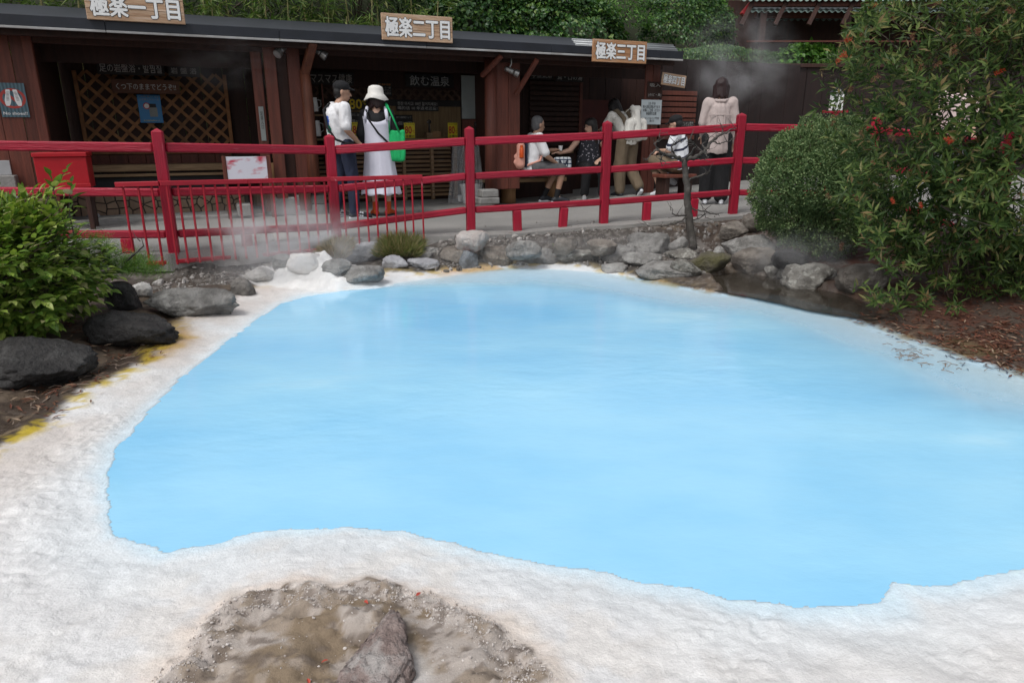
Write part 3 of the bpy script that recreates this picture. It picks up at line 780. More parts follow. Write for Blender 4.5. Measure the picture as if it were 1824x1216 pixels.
ROCKS = [
    (606, 684, 422, 464, 'pale', 'pale grey pitted slab boulder wedged between the two grass clumps', dict(tilt=-0.08, cuts=13, dep=.6)),
    (680, 724, 451, 479, 'pale', 'pale white-topped stone below the right grass clump', {}),
    (725, 780, 459, 479, 'pale', 'low white-topped stone just left of the drain gap in the rim', dict(dep=.7)),
    (735, 770, 446, 464, 'grey', 'grey stone half hidden behind the low white-topped stone by the drain gap', {}),
    (750, 781, 436, 450, 'grey', 'thin flat grey stone slab under the right end of the bar railing', dict(dep=.9, flat=.5)),
    (783, 831, 434, 468, 'brown', 'dark brown-grey slanting stone under the pink and white block', dict(tilt=-0.25)),
    (812, 870, 405, 444, 'pink', 'angular white and pink block at the foot of a railing post', dict(cuts=11, rough=.08, zg=-.06)),
    (818, 851, 441, 476, 'blue', 'small bluish grey upright stone in front of the pink and white block', dict(dep=1)),
    (843, 920, 435, 470, 'brown', 'broad brown-grey rounded stone right of the bluish upright stone', {}),
    (902, 964, 424, 458, 'grey', 'dark grey wedge rock under a short red railing stub, behind the dome-shaped stone', dict(cuts=10, rough=.08, zg=-.13)),
    (924, 994, 440, 468, 'grey', 'dome-shaped grey stone at the far middle of the pool edge', dict(cuts=8)),
    (986, 1030, 416, 448, 'brown', 'dark flat-topped block behind the green weed', dict(cuts=11, rough=.07, flat=.25, zg=-.1)),
    (993, 1066, 443, 465, 'lichen', 'low flat stone with a white mineral waterline beside the green weed', dict(flat=.2)),
    (1048, 1098, 424, 450, 'brown', 'brown stone at the foot of the fourth tall railing post', dict(zg=-.1)),
    (1073, 1132, 432, 465, 'grey', 'grey egg-shaped stone left of the biggest dark boulder', dict(cuts=9)),
    (1122, 1198, 409, 454, 'grey', 'biggest dark grey boulder left of the bare little tree', dict(dep=.8, cuts=10)),
    (1195, 1228, 418, 443, 'grey', 'small grey stone touching the bare tree trunk on its left', dict(zg=-.1)),
    (1112, 1179, 447, 474, 'grey', 'flat-bottomed grey stone with a white waterline below the biggest boulder', {}),
    (1074, 1120, 468, 484, 'grey', 'small lone grey stone standing in the yellow runoff', {}),
    (1141, 1228, 465, 493, 'grey', 'wide angular grey rock at the water, right of the lone small stone', dict(cuts=10)),
    (1197, 1250, 457, 491, 'lichen', 'pitted grey lichen stone in front of the mossy rock', {}),
    (1190, 1246, 441, 460, 'lichen', 'pale lichen-spotted flat stone at the bare tree foot', {}),
    (1228, 1300, 445, 485, 'moss', 'mossy olive-brown rock right of the bare tree', dict(cuts=13)),
    (1270, 1293, 436, 457, 'grey', 'small grey stone behind the mossy rock', dict(zg=-.12)),
    (1286, 1333, 391, 422, 'brown', 'dark brown rock just below the rightmost visible railing post', dict(zg=-.02)),
    (1323, 1370, 376, 406, 'brown', 'brown boulder at the path edge, left of the clipped shrub', dict(zg=.03)),
    (1296, 1382, 413, 458, 'grey', 'large grey boulder standing behind the tilted flat-faced stone', dict(cuts=12)),
    (1317, 1387, 436, 485, 'brown', 'tilted flat-faced brown stone at the runoff water', dict(tilt=-.3, cuts=13, rough=.07)),
    (1366, 1395, 470, 494, 'lichen', 'small pale lichen stone, left one of two beside the crusty boulder', {}),
    (1388, 1411, 477, 495, 'lichen', 'small pale lichen stone touching the left side of the crusty boulder', {}),
    (1406, 1484, 461, 516, 'lichen', 'crusty pale lichen boulder at the runoff water', dict(cuts=9, rough=.22)),
    (1475, 1494, 479, 495, 'lichen', 'small pale lichen stone right of the crusty boulder', {}),
    (1504, 1584, 464, 516, 'brown', 'smooth reddish brown boulder under the bottlebrush', dict(cuts=8)),
    (1382, 1440, 440, 474, 'dark', 'dark shaded rock under the clipped shrub', dict(zg=-.1)),
    (512, 574, 446, 482, 'sinter', 'pale rounded rock at the steaming vent, right of the grey one', dict(cuts=10)),
    (484, 516, 450, 476, 'grey', 'grey rock at the lower end of the bar railing, behind the steam', {}),
    (571, 620, 459, 487, 'grey', 'brownish grey stone below the left grass clump', {}),
    (596, 679, 471, 502, 'grey', 'long grey stone at the water below the pitted slab boulder', dict(cuts=13)),
    (433, 483, 473, 503, 'white', 'pale brown rounded stone left of the steaming vent', dict(cuts=8)),
    (408, 448, 492, 526, 'yellow', 'grey stone with a yellow algae foot at the left end of the white rim', dict(cuts=9)),
    (261, 412, 509, 562, 'grey', 'long low grey rock lying along the left bank', dict(dep=.45, cuts=10, sub=5)),
    (152, 290, 550, 620, 'dark', 'wet black boulder with white spots beside the yellow algae', dict(sub=5, cuts=10)),
    (176, 237, 496, 550, 'dark', 'black rock below the pine bough', dict(zg=-.16)),
    (234, 267, 500, 529, 'white', 'small white crusted stone on the brown wet ground', {}),
    (270, 287, 496, 508, 'white', 'tiny white stone on the brown wet ground', {}),
    (-70, 112, 604, 684, 'dark', 'big black rock under the leafy bush', dict(sub=5, dep=.9, cuts=11)),
    (140, 176, 376, 402, 'pale', 'pale stone behind the leafy bush below the red railing', dict(zg=-.06)),
]
for i, (x0, x1, yt, yb, k, lab, kw) in enumerate(ROCKS):
    rock(x0, x1, yt, yb, k, lab, 100 + i * 7, **kw)
q = at_z(678, 1175, -.17)
me_ = rock_mesh(.105, .175, .052, 3, 12, .06, 5)
co = np.array([v.co[:] for v in me_.vertices]); ty = (co[:, 1] / .185 + 1) / 2
co[:, 0] *= 1.12 - .72 * ty; co[:, 2] *= 1.0 - .35 * np.abs(ty - .5)
co += .0075 * np.stack([fbm(co[:, 0] * 55, co[:, 1] * 60, co[:, 2] * 60, seed=j, oct=3) for j in (1, 2, 3)], 1)
me_.vertices.foreach_set('co', co.astype(np.float32).ravel()); me_.update()
o = link('rock', me_, None, RM['mudred']); o.location = (q.x, q.y, -.172)
tag(o, 'reddish pointed rock rising from the brown mud by the near rim', 'rock', 'rocks round the pool')

# ------------------------------------------------------------------ red wooden railing
def fz(i, k):
    return at_Y(FENCE[i][0], FENCE[i][k], FENCE[i][5]).z
base = Vector((FPTS[3].x, FPTS[3].y, 0.0))
rail = empty('wooden_railing', base, 0, 'red painted wooden post and rail fence curving between pool and path', 'fence')
for i, p_ in enumerate(FPTS):
    top = fz(i, 4)
    nb_ = FPTS[min(i + 1, len(FPTS) - 1)] - FPTS[max(i - 1, 0)]
    ang = math.atan2(nb_.y, nb_.x)
    hw = 0.046
    mb = MB().cbox(-hw, hw, -hw, hw, -0.30, top - 0.012, 0.008)
    mb.add([(-hw + .006, -hw + .006, top - 0.0125), (hw - .006, -hw + .006, top - 0.0125), (hw - .006, hw - .006, top - 0.0125), (-hw + .006, hw - .006, top - 0.0125), (0, 0, top + 0.012)],
           [(0, 1, 4), (1, 2, 4), (2, 3, 4), (3, 0, 4)])
    o = mb.build('post', M_REDP, rail, loc=(p_.x - base.x, p_.y - base.y, 0))
    o.rotation_euler = (0, 0, ang)
for i in range(len(FPTS) - 1):
    a, b = FPTS[i], FPTS[i + 1]
    d = (b - a); d.z = 0; d.normalize()
    for k, hh_ in ((1, 0.084), (2, 0.074), (3, 0.070)):
        pa = Vector((a.x, a.y, fz(i, k))) + d * 0.05 - base
        pb = Vector((b.x, b.y, fz(i + 1, k))) - d * 0.05 - base
        mid = pa.lerp(pb, 0.5)
        L_ = (pb - pa).length
        mb = MB().cbox(-L_ / 2, L_ / 2, -.030, .030, -hh_ / 2, hh_ / 2, .012)
        o = mb.build('rail', M_RED, rail, loc=mid)
        dd_ = (pb - pa).normalized()
        o.rotation_euler = (0, -math.asin(dd_.z), math.atan2(dd_.y, dd_.x))
def fence_at(px):
    """point and low-rail height on the railing at a pixel column"""
    for i in range(len(FENCE) - 1):
        if FENCE[i][0] <= px <= FENCE[i + 1][0]:
            a, b = FPTS[i], FPTS[i + 1]
            lo, hi = 0.0, 1.0
            for _ in range(40):
                t = (lo + hi) / 2
                q = a.lerp(b, t)
                X_ = ray(px, 300)
                if q.x / q.y < X_.x / X_.y: lo = t
                else: hi = t
            q = a.lerp(b, lo)
            zs = [fz(i, k) * (1 - lo) + fz(i + 1, k) * lo for k in (1, 2, 3)]
            return q, zs, math.atan2(b.y - a.y, b.x - a.x)
for px, ln in ((205, 0.0), (425, 0.03), (922, -0.04), (1004, 0.06), (1156, 0.0), (1240, 0.02)):
    q, zs, ang = fence_at(px)
    mb = MB().cbox(-.047, .047, -.034, .034, -0.28, zs[2] - 0.035, 0.008)
    o = mb.build('stub_post', M_REDP, rail, loc=(q.x - base.x, q.y - base.y, 0)); o.rotation_euler = (0, ln, ang)

# ------------------------------------------------------------------ low red steel bar railing in front of it
BARS = [218, 245, 269, 296, 316, 338, 361, 382, 404, 424, 444, 464, 485, 503, 524, 541, 559, 577, 610, 633, 651, 668, 685, 702, 718, 733, 751]
def bar_pt(px):
    q, zs, ang = fence_at(px)
    t = (px - 207) / (751 - 207)
    dY = 0.13
    Yb = q.y - dY
    ytop = 329 + (315 - 329) * t
    ybot = 478 + (434 - 478) * t if px < 640 else 443 + (430 - 443) * (px - 640) / 111
    return at_Y(px, ytop, Yb), at_Y(px, ybot, Yb)
b0 = bar_pt(480)[1]
br = empty('bar_railing', (b0.x, b0.y, -0.1), 0, 'low red steel railing of thin upright bars below the wooden one', 'railing')
o0 = Vector(br.location)
tp = [bar_pt(p_)[0] - o0 for p_ in (206, 284, 440, 588, 670, 752)]
for a, b in zip(tp[:-1], tp[1:]):
    MB().beam(a, b, 0.045, 0.042, c=.004).build('top_rail', M_REDM, br)
bt = [bar_pt(p_)[1] - o0 + Vector((0, 0, 0.02)) for p_ in (262, 350, 440, 540, 640)]
for a, b in zip(bt[:-1], bt[1:]):
    MB().beam(a, b, 0.04, 0.035, c=.004).build('bottom_rail', M_REDM, br)
for px in BARS:
    a, b = bar_pt(px)
    zlow = b.z - (0.0 if px > 262 else -0.02)
    x_, y_ = a.x, a.y
    MB().cbox(-.0085, .0085, -.0085, .0085, zlow - o0.z, a.z - 0.015 - o0.z, .003).build('bar', M_REDM, br, loc=(x_ - o0.x, y_ - o0.y, 0))

# ------------------------------------------------------------------ the row of wooden booths (own frame: u along the front, v inwards)
booth = empty('bath_booths', FO, FA, 'long low red-brown timber bath stalls open at the front under one dark roof', 'building')
UL = fac(-120, 200, 0)[0]
UR = fac(1216, 110, -0.42)[0]
EZ = 2.19
VB = 2.3
def bx(name, mat, u0, u1, v0, v1, z0, z1, c=0.0, parent=None):
    """a board of the booths"""
    cu, cv, cz = (u0 + u1) / 2, (v0 + v1) / 2, (z0 + z1) / 2
    mb = MB()
    if c: mb.cbox(u0 - cu, u1 - cu, v0 - cv, v1 - cv, z0 - cz, z1 - cz, c)
    else: mb.box(u0 - cu, u1 - cu, v0 - cv, v1 - cv, z0 - cz, z1 - cz)
    return mb.build(name, mat, parent or booth, loc=(cu, cv, cz))
# roof: slab, fascia, trim, soffit boards, rafters
roof = MB().add([(UL, -.40, EZ - .02), (UR, -.40, EZ - .02), (UR, VB, EZ + .48), (UL, VB, EZ + .48), (UL, -.40, EZ + .03), (UR, -.40, EZ + .03), (UR, VB, EZ + .53), (UL, VB, EZ + .53)],
                [(3, 2, 1, 0), (4, 5, 6, 7), (0, 1, 5, 4), (1, 2, 6, 5), (2, 3, 7, 6), (3, 0, 4, 7)]).build('roof', M_FASC, booth)
u = UL
while u < UR:
    u2 = min(u + 1.82, UR)
    bx('fascia', M_FASC, u + .002, u2 - .002, -.428, -.402, EZ - .055 + .004 * math.sin(u * 3), EZ + .055, .004, roof)
    bx('edge_trim', M_TRIM, u + .002, u2 - .002, -.436, -.412, EZ - .082, EZ - .058, .003, roof)
    u = u2
v = -.36
while v < VB - .1:
    sl = (v + .4) / (VB + .4) * .5
    mb = MB().add([(UL, v, EZ - .045 + sl), (UR, v, EZ - .045 + sl), (UR, v + .17, EZ - .045 + sl + .03), (UL, v + .17, EZ - .045 + sl + .03),
                   (UL, v, EZ - .03 + sl), (UR, v, EZ - .03 + sl), (UR, v + .17, EZ - .03 + sl + .03), (UL, v + .17, EZ - .03 + sl + .03)],
                  [(3, 2, 1, 0), (4, 5, 6, 7), (0, 1, 5, 4), (1, 2, 6, 5), (2, 3, 7, 6), (3, 0, 4, 7)])
    mb.build('soffit_board', M_WOODD, booth)
    v += .175
bx('front_beam', M_WOODD, UL, UR - .05, .0, .09, EZ - .17, EZ - .035, .006)
bx('front_beam', M_WOODD, UL, UR - .05, -.30, -.22, EZ - .135, EZ - .06, .006)
# back walls
def planks(u0, u1, v, z0, z1, w, mat, name='plank', th=.022, jit=.006):
    n = max(1, round((u1 - u0) / w)); w = (u1 - u0) / n
    me_ = MB().cbox(-w / 2 + .0025, w / 2 - .0025, -th / 2, th / 2, 0, z1 - z0, .003).mesh(name)
    me_.materials.append(mat)
    for i in range(n):
        o_ = link(name, me_, booth)
        o_.location = (u0 + (i + .5) * w, v + random.uniform(-jit, jit), z0)
bu = lambda px, v, py=200: fac(px, py, v)[0]
V1, V2, V3 = 1.65, 1.95, 1.7
planks(UL, bu(78, 0), 0.0, 0.0, EZ - .06, .21, M_WOODR)                       # left end wall
bx('corner_post', M_WOODR, bu(62, 0), bu(80, 0), -.03, .08, 0, EZ - .05, .008)
bx('side_wall', M_WOODD, bu(70, 0), bu(70, 0) + .02, .06, V1, 0, EZ + .1)
planks(bu(72, V1), bu(478, V1), V1 + .05, 0.0, EZ + .28, .30, M_WOODD)
planks(bu(540, V2), bu(868, V2), V2 + .05, 0.0, EZ + .35, .35, M_WOODD)
planks(bu(868, V3), bu(1160, V3), V3 + .05, 0.0, EZ + .3, .33, M_WOODD)
bx('side_wall', M_WOODD, bu(476, 0) - .01, bu(476, 0) + .01, .06, V1, 0, EZ + .1)
bx('side_wall', M_WOODD, bu(548, .1) - .06, bu(548, .1) - .04, .06, V2, 0, EZ + .1)
bx('side_wall', M_WOODD, bu(885, .1) , bu(885, .1) + .02, .06, V3, 0, EZ + .1)
bx('header_board', M_WOODD, bu(72, .6), bu(470, .6), .6, .63, EZ - .32, EZ + .06)
bx('header_board', M_WOODD, bu(560, .9), bu(860, .9), .9, .93, EZ - .26, EZ + .12)
bx('header_board', M_WOODD, bu(925, .8), bu(1150, .8), .8, .83, EZ - .26, EZ + .10)
# boards between the first and second stall
for a, b, v0, v1, mt in ((456, 474, .02, .06, M_WOODR), (478, 499, -.03, .02, M_WOODR), (500, 520, .06, .09, M_WOODD), (519, 541, -.02, .03, M_WOODR)):
    bx('upright_board', mt, bu(a, 0), bu(b, 0), v0, v1, 0.06, EZ - .06, .004)
uP = bu(549, 0)
MB().tube([(0, 0, .30), (.005, 0, .9), (0, 0, 1.5), (-.01, -.01, 1.82)], [.078, .074, .070, .066], 14).build('round_post', M_WOODP, booth, smooth=True, loc=(uP, -.03, 0))
MB().beam((uP - .01, -.04, 1.78), (uP + .08, -.36, EZ - .06), .10, .10, (1, 0, 0), .012).build('brace', M_WOODP, booth)
uQ = bu(873, 0)
MB().tube([(0, 0, .10), (0, 0, 1.0), (0, 0, EZ - .06)], [.095, .09, .085], 14).build('round_post', M_WOODR, booth, smooth=True, loc=(uQ, -.02, 0))
planks(bu(884, .02), bu(926, .02), .03, 0.25, EZ - .05, .17, M_WOODR)
for (x0, y0, x1, y1) in ((893, 100, 858, 136), (957, 106, 918, 170)):
    a = fac(x1, y1, -.05); b = fac(x0, y0, -.36)
    MB().beam((a[0], -.05, a[1]), (b[0], -.36, b[1]), .05, .06, (1, 0, 0), .005).build('brace', M_WOODR, booth)
uR_ = bu(1160, 0)
planks(bu(1146, .0), bu(1172, .0), .0, .05, EZ - .05, .13, M_WOODR)
# right end: a further stall of dark red boards
planks(bu(1172, .5), bu(1420, .5), .55, .05, 2.25, .28, pm('shaded_board', (.019, .0085, .0075), (.012, .006, .0055), 4, .75, .3, 14, (6, 6, .5), .2))  # near-black copy of the dark wood: overhang shade put into the colour
for k in range(9):
    zz = .95 + k * .09
    bx('brick_course', M_WOODR, bu(1176, .5), bu(1240, .5), .50, .535, zz, zz + .07, .006)
# ---- stall 1: lattice, bench, stone riser
def lattice(u0, u1, z0, z1, v, sp, w, mat, parent=None):
    """crossed laths clipped to the panel, each lath a piece"""
    for sgn, vv in ((1, v), (-1, v - .011)):
        c0 = -(z1 - z0)
        c = c0 + sp / 2
        while c < (u1 - u0):
            # line u = u0 + c + t (sgn +) or mirrored
            t0, t1 = max(0, -c), min(z1 - z0, (u1 - u0) - c)
            if t1 - t0 > .06:
                ua, ub = c + t0, c + t1
                if sgn < 0: ua, ub = (u1 - u0) - ua, (u1 - u0) - ub
                pa, pb = Vector((u0 + ua, vv, z0 + t0)), Vector((u0 + ub, vv, z0 + t1))
                mid = (pa + pb) / 2
                MB().beam(pa - mid, pb - mid, w, .009, (0, 1, 0)).build('lath', mat, parent or booth, loc=mid)
            c += sp
u0, zt = fac(138, 140, V1); u1, zb = fac(410, 258, V1)
zb = fac(270, 268, V1)[1]; zt = fac(270, 130, V1)[1]
lattice(u0, u1, zb, zt, V1 - .02, .20, .042, M_LATT)
bx('lattice_frame', M_LATT, u0 - .05, u0, V1 - .05, V1 - .005, zb - .04, zt, .004)
bx('lattice_frame', M_LATT, u1, u1 + .05, V1 - .05, V1 - .005, zb - .04, zt, .004)
bx('lattice_frame', M_LATT, u0, u1, V1 - .05, V1 - .005, zb - .05, zb, .004)
planks(u0, u1, V1 - .01, .55, zb - .055, .22, M_WOODR)
VBN = .95
ua, ub = bu(76, VBN, 300), bu(402, VBN, 300)
bx('bench_board', M_BENCH, ua, ub, VBN - .02, VBN + .30, fac(280, 305, VBN)[1], fac(280, 293, VBN)[1], .008)
bx('bench_board', M_BENCH, ua, ub, VBN - .01, VBN + .02, fac(280, 314, VBN)[1], fac(280, 309, VBN)[1], .004)
bx('bench_shade_panel', M_BLACK, ua, ub, VBN + .06, VBN + .08, .28, fac(280, 309, VBN)[1])  # black sheet painted in for the shade of the hollow under the bench
bx('sill_board', M_WOODR, ua, ub, VBN - .05, VBN + .1, .285, .33, .006)
riser = bx('stone_riser', M_MORT, ua - .1, ub + .25, VBN - .06, VBN + .2, -.02, .283)
# crazy paving: voronoi pieces, each stone a piece
def crazy(u0, u1, z0, z1, v, n, seed, parent, mat):
    r = np.random.RandomState(seed)
    nu = int(n)
    S = []
    rows = 3
    for i in range(nu):
        for j in range(rows):
            S.append((u0 + (i + .5 + r.uniform(-.38, .38)) * (u1 - u0) / nu, z0 + (j + .5 + r.uniform(-.35, .35)) * (z1 - z0) / rows))
    for i, (cu, cz) in enumerate(S):
        poly = [(u0, z0), (u1, z0), (u1, z1), (u0, z1)]
        for j, (du, dz) in enumerate(S):
            if j == i or abs(du - cu) > .6: continue
            mu, mz = (cu + du) / 2, (cz + dz) / 2
            nu_, nz_ = du - cu, dz - cz
            ln = math.hypot(nu_, nz_); nu_ /= ln; nz_ /= ln
            off = .007
            new = []
            for k in range(len(poly)):
                p0, p1 = poly[k], poly[(k + 1) % len(poly)]
                s0 = (p0[0] - mu) * nu_ + (p0[1] - mz) * nz_ + off
                s1 = (p1[0] - mu) * nu_ + (p1[1] - mz) * nz_ + off
                if s0 <= 0: new.append(p0)
                if s0 * s1 < 0:
                    t = s0 / (s0 - s1); new.append((p0[0] + (p1[0] - p0[0]) * t, p0[1] + (p1[1] - p0[1]) * t))
            poly = new
            if len(poly) < 3: break
        if len(poly) < 3: continue
        n_ = len(poly); d_ = r.uniform(.012, .022)
        vs = [(a - cu, .0, b - cz) for a, b in poly] + [(a - cu, -d_ * .6, b - cz) for a, b in poly] + [((a - cu) * .9, -d_, (b - cz) * .9) for a, b in poly]
        fs_ = [tuple(range(2 * n_, 3 * n_))]
        for k in range(n_):
            k2 = (k + 1) % n_
            fs_ += [(k, k2, n_ + k2, n_ + k), (n_ + k, n_ + k2, 2 * n_ + k2, 2 * n_ + k)]
        MB().add(vs, fs_).build('stone', mat, parent, loc=(cu - parent.location.x, v - parent.location.y, cz - parent.location.z))
crazy(ua - .08, ub + .2, .0, .275, VBN - .061, 17, 4, riser, M_CRAZY)
bx('step', M_CONC, UL, bu(470, .1, 380), -.02, .55, -.02, .045, .01)
# ---- stall 2: counter with louvres, split bamboo wall, lattice, shelves
CT = fac(700, 247, 1.45)[1]
cu0, cu1 = bu(556, 1.45, 300), bu(812, 1.45, 300)
bx('counter_top', M_BENCH, cu0, cu1, 1.38, V2, CT - .03, CT, .006)
bx('counter_back', M_WOODD, cu0, cu1, 1.52, 1.54, 0, CT - .03)
posts_px = [556, 655, 720, 770, 806]
for a, b in zip(posts_px[:-1], posts_px[1:]):
    u0, u1 = bu(a, 1.45, 300), bu(b, 1.45, 300)
    bx('counter_post', M_SLAT, u0 - .025, u0 + .025, 1.42, 1.50, 0, CT - .032, .005)
    n = 13
    for k in range(n):
        z0 = .05 + k * (CT - .10) / n
        mid = Vector(((u0 + u1) / 2, 1.455, z0 + .03))
        hw = (u1 - u0) / 2 - .027
        mb = MB().beam((-hw, 0, 0), (hw, 0, 0), .058, .010, (0, -.55, .8))
        mb.build('louvre_slat', M_SLAT, booth, loc=mid)
bx('counter_post', M_SLAT, cu1 - .03, cu1 + .02, 1.42, 1.50, 0, CT - .032, .005)
bw = MB()
u = bu(600, V2); uE = bu(822, V2)
zt = fac(700, 189, V2)[1]
while u < uE:
    w = random.uniform(.013, .022)
    n = 5
    vs, fs_ = [], []
    for k in range(n + 1):
        a = math.pi * k / n
        for z in (CT, zt):
            vs.append((u + w / 2 - math.cos(a) * w / 2, V2 - .01 - math.sin(a) * w * .5, z))
    for k in range(n):
        fs_.append((2 * k, 2 * k + 2, 2 * k + 3, 2 * k + 1))
    bw.add(vs, fs_)
    u += w
tag(bw.build('bamboo_strips', M_BAMBW, booth), kind='stuff')
bx('dark_board', M_SIGND, bu(600, V2), bu(822, V2), V2 - .03, V2 + .01, zt, zt + .10)
u0, u1 = bu(560, V2), bu(822, V2)
lattice(u0, u1, zt + .10, fac(700, 150, V2)[1], V2 - .0, .15, .04, M_LATD)
bx('name_board', M_WOODD, u0, u1, V2 - .08, V2 - .05, fac(700, 158, V2 - .08)[1], fac(700, 128, V2 - .08)[1])
us0, us1 = bu(549, 1.3, 220), bu(578, 1.3, 220)
for yy in (204, 247):
    zz = fac(562, yy, 1.3)[1]
    bx('shelf_board', M_BENCH, us0, us1, 1.2, 1.5, zz - .025, zz, .004)
bx('shelf_side', M_WOODR, us1 - .02, us1, 1.21, 1.5, CT * .6, fac(562, 150, 1.3)[1])
bx('white_panel', M_PALEP, bu(823, 1.0), bu(862, 1.0), 1.0, 1.02, fac(840, 212, 1.0)[1], fac(840, 135, 1.0)[1], .004)
bx('lower_panel', M_WOODR, bu(823, 1.0), bu(862, 1.0), .985, 1.02, .0, fac(840, 213, 1.0)[1], .004)
# ---- stall 3: shutter, table, bench on a log
u0, u1 = bu(942, V3), bu(1030, V3)
for k in range(16):
    zz = .75 + k * .085
    bx('shutter_slat', M_WOODD, u0, u1, V3 - .03, V3 - .012, zz, zz + .065, .004)
bx('shutter_frame', M_WOODR, u1, u1 + .06, V3 - .04, V3, .7, EZ, .004)
bx('red_panel', pm('deep_red_panel', (0.085, 0.016, 0.012), (0.06, 0.012, 0.01), 5, .6), bu(1035, V3), bu(1082, V3), V3 - .03, V3 - .01, .6, fac(1050, 178, V3)[1])
zt = fac(950, 268, .9)[1]
bx('table_board', M_BENCH, bu(884, .9, 268), bu(1022, .9, 268), .9, 1.35, zt - .05, zt, .008)
bx('table_front', M_WOODD, bu(884, 1.0, 268), bu(1022, 1.0, 268), 1.0, 1.03, 0, zt - .05)

def standalone(name, label, cat, loc, group=None, rz=FA):
    return empty(name, loc, rz, label, cat, group)

zb = fac(900, 318, .42)[1]
bench = standalone('log_bench', 'plank bench on a log leg in front of the third stall', 'bench', F2W(bu(905, .42, 318), .42, path_z(0.1)))
MB().cbox(-.42, .95, -.17, .17, zb - .06, zb - .0, .008).build('seat', M_BENCH, bench)
MB().tube([(0, 0, 0), (0, 0, .15), (.004, 0, zb - .06)], [.125, .118, .122], 16).build('leg', M_LOG, bench, smooth=True)
MB().tube([(.78, 0, 0), (.78, 0, zb - .06)], [.12, .12], 16).build('leg', M_LOG, bench, smooth=True)

# corrugated roof piece and the rising sheet behind it
def corrugated(name, parent, u0, u1, v, z0, z1, n, mat, dv=0.0, amp=.014):
    """sheet whose ribs run along u"""
    vs, fs_ = [], []
    N = n * 6
    for i in range(N + 1):
        t = i / N
        for uu in (u0, u1):
            vs.append((uu, v + dv * t - amp * math.cos(2 * math.pi * n * t), z0 + (z1 - z0) * t))
    for i in range(N):
        fs_.append((2 * i, 2 * i + 1, 2 * i + 3, 2 * i + 2))
    o_ = MB().add(vs, fs_).build(name, mat, parent, smooth=True)
    sm = o_.modifiers.new('thick', 'SOLIDIFY'); sm.thickness = .004
    return o_
a = fac(1028, 100, -.2); b = fac(1215, 108, -.2)
corrugated('corrugated_sheet', booth, fac(1030, 90, -.2)[0], b[0] - .03, -.2, EZ + .045, EZ + .20, 4, M_CORR, .22)

# ------------------------------------------------------------------ lettering and signs
def text_mesh(body, bold=0.0, spacing=1.0, extrude=0.0, align='CENTER', line=1.0):
    c = bpy.data.curves.new('lettering', 'FONT')
    c.body = body
    c.offset = bold
    c.extrude = extrude
    c.space_character = spacing
    c.space_line = line
    c.align_x = align
    c.resolution_u = 2
    o_ = bpy.data.objects.new('lettering', c)
    COL.objects.link(o_)
    dg = bpy.context.evaluated_depsgraph_get()
    me_ = bpy.data.meshes.new_from_object(o_.evaluated_get(dg))
    bpy.data.objects.remove(o_)
    bpy.data.curves.remove(c)
    me_.materials.clear()
    return me_

def lettering(parent, body, mat, cx_, cz, w, h, v, bold=0.0, spacing=1.0, vertical=False, line=1.0, italic=0.0):
    """flat letters on the plane v of the parent's frame, fitted to w by h around (cx, cz)"""
    if vertical: body = '\n'.join(body)
    me_ = text_mesh(body, 0.0, spacing, 0.0, 'CENTER', line)
    n = len(me_.vertices)
    if n == 0: return None
    co = np.zeros(n * 3, np.float32); me_.vertices.foreach_get('co', co); co = co.reshape(-1, 3)
    mn, mx_ = co.min(0), co.max(0)
    s = (mx_ - mn); s[s < 1e-6] = 1
    q = (co - (mn + mx_) / 2) / s
    out_ = np.stack([cx_ + q[:, 0] * w + italic * q[:, 1] * h, np.full(n, v), cz + q[:, 1] * h], 1).astype(np.float32)
    me_.vertices.foreach_set('co', out_.ravel()); me_.update()
    if bold > 0:                                           # heavier strokes: the letters again, a hair to every side
        vs = out_.astype(float); fcs = [tuple(p_.vertices) for p_ in me_.polygons]
        b_ = bold * h / max(1, len(body.split('\n'))) * .55
        mb = MB()
        for k, (dx, dz) in enumerate(((0, 0), (1, 0), (-1, 0), (0, 1), (0, -1), (.7, .7), (-.7, .7), (.7, -.7), (-.7, -.7))):
            mb.add([(a_ + dx * b_, c_ + .00012 * k, d_ + dz * b_) for a_, c_, d_ in vs.tolist()], fcs)
        me_ = mb.mesh('lettering')
    o_ = link('lettering', me_, parent, mat)
    return o_

def board(name, label, px0, px1, py0, py1, v, mat, cat='sign', th=.02, group=None, c=.003, tilt=0.0):
    """a flat board on the plane v covering the pixels; returns its Empty (frame: x along, y in, z up, origin at its lower middle), width, height"""
    pxm, pym = (px0 + px1) / 2, (py0 + py1) / 2
    u0, u1 = fac(px0, pym, v)[0], fac(px1, pym, v)[0]
    zl, zh = fac(pxm, py1, v)[1], fac(pxm, py0, v)[1]
    e = empty(name, F2W((u0 + u1) / 2, v, zl), FA, label, cat, group)
    e.rotation_euler = (0, tilt, FA)
    w, h = u1 - u0, zh - zl
    MB().cbox(-w / 2, w / 2, 0, th, 0, h, c).build('board', mat, e)
    return e, w, h

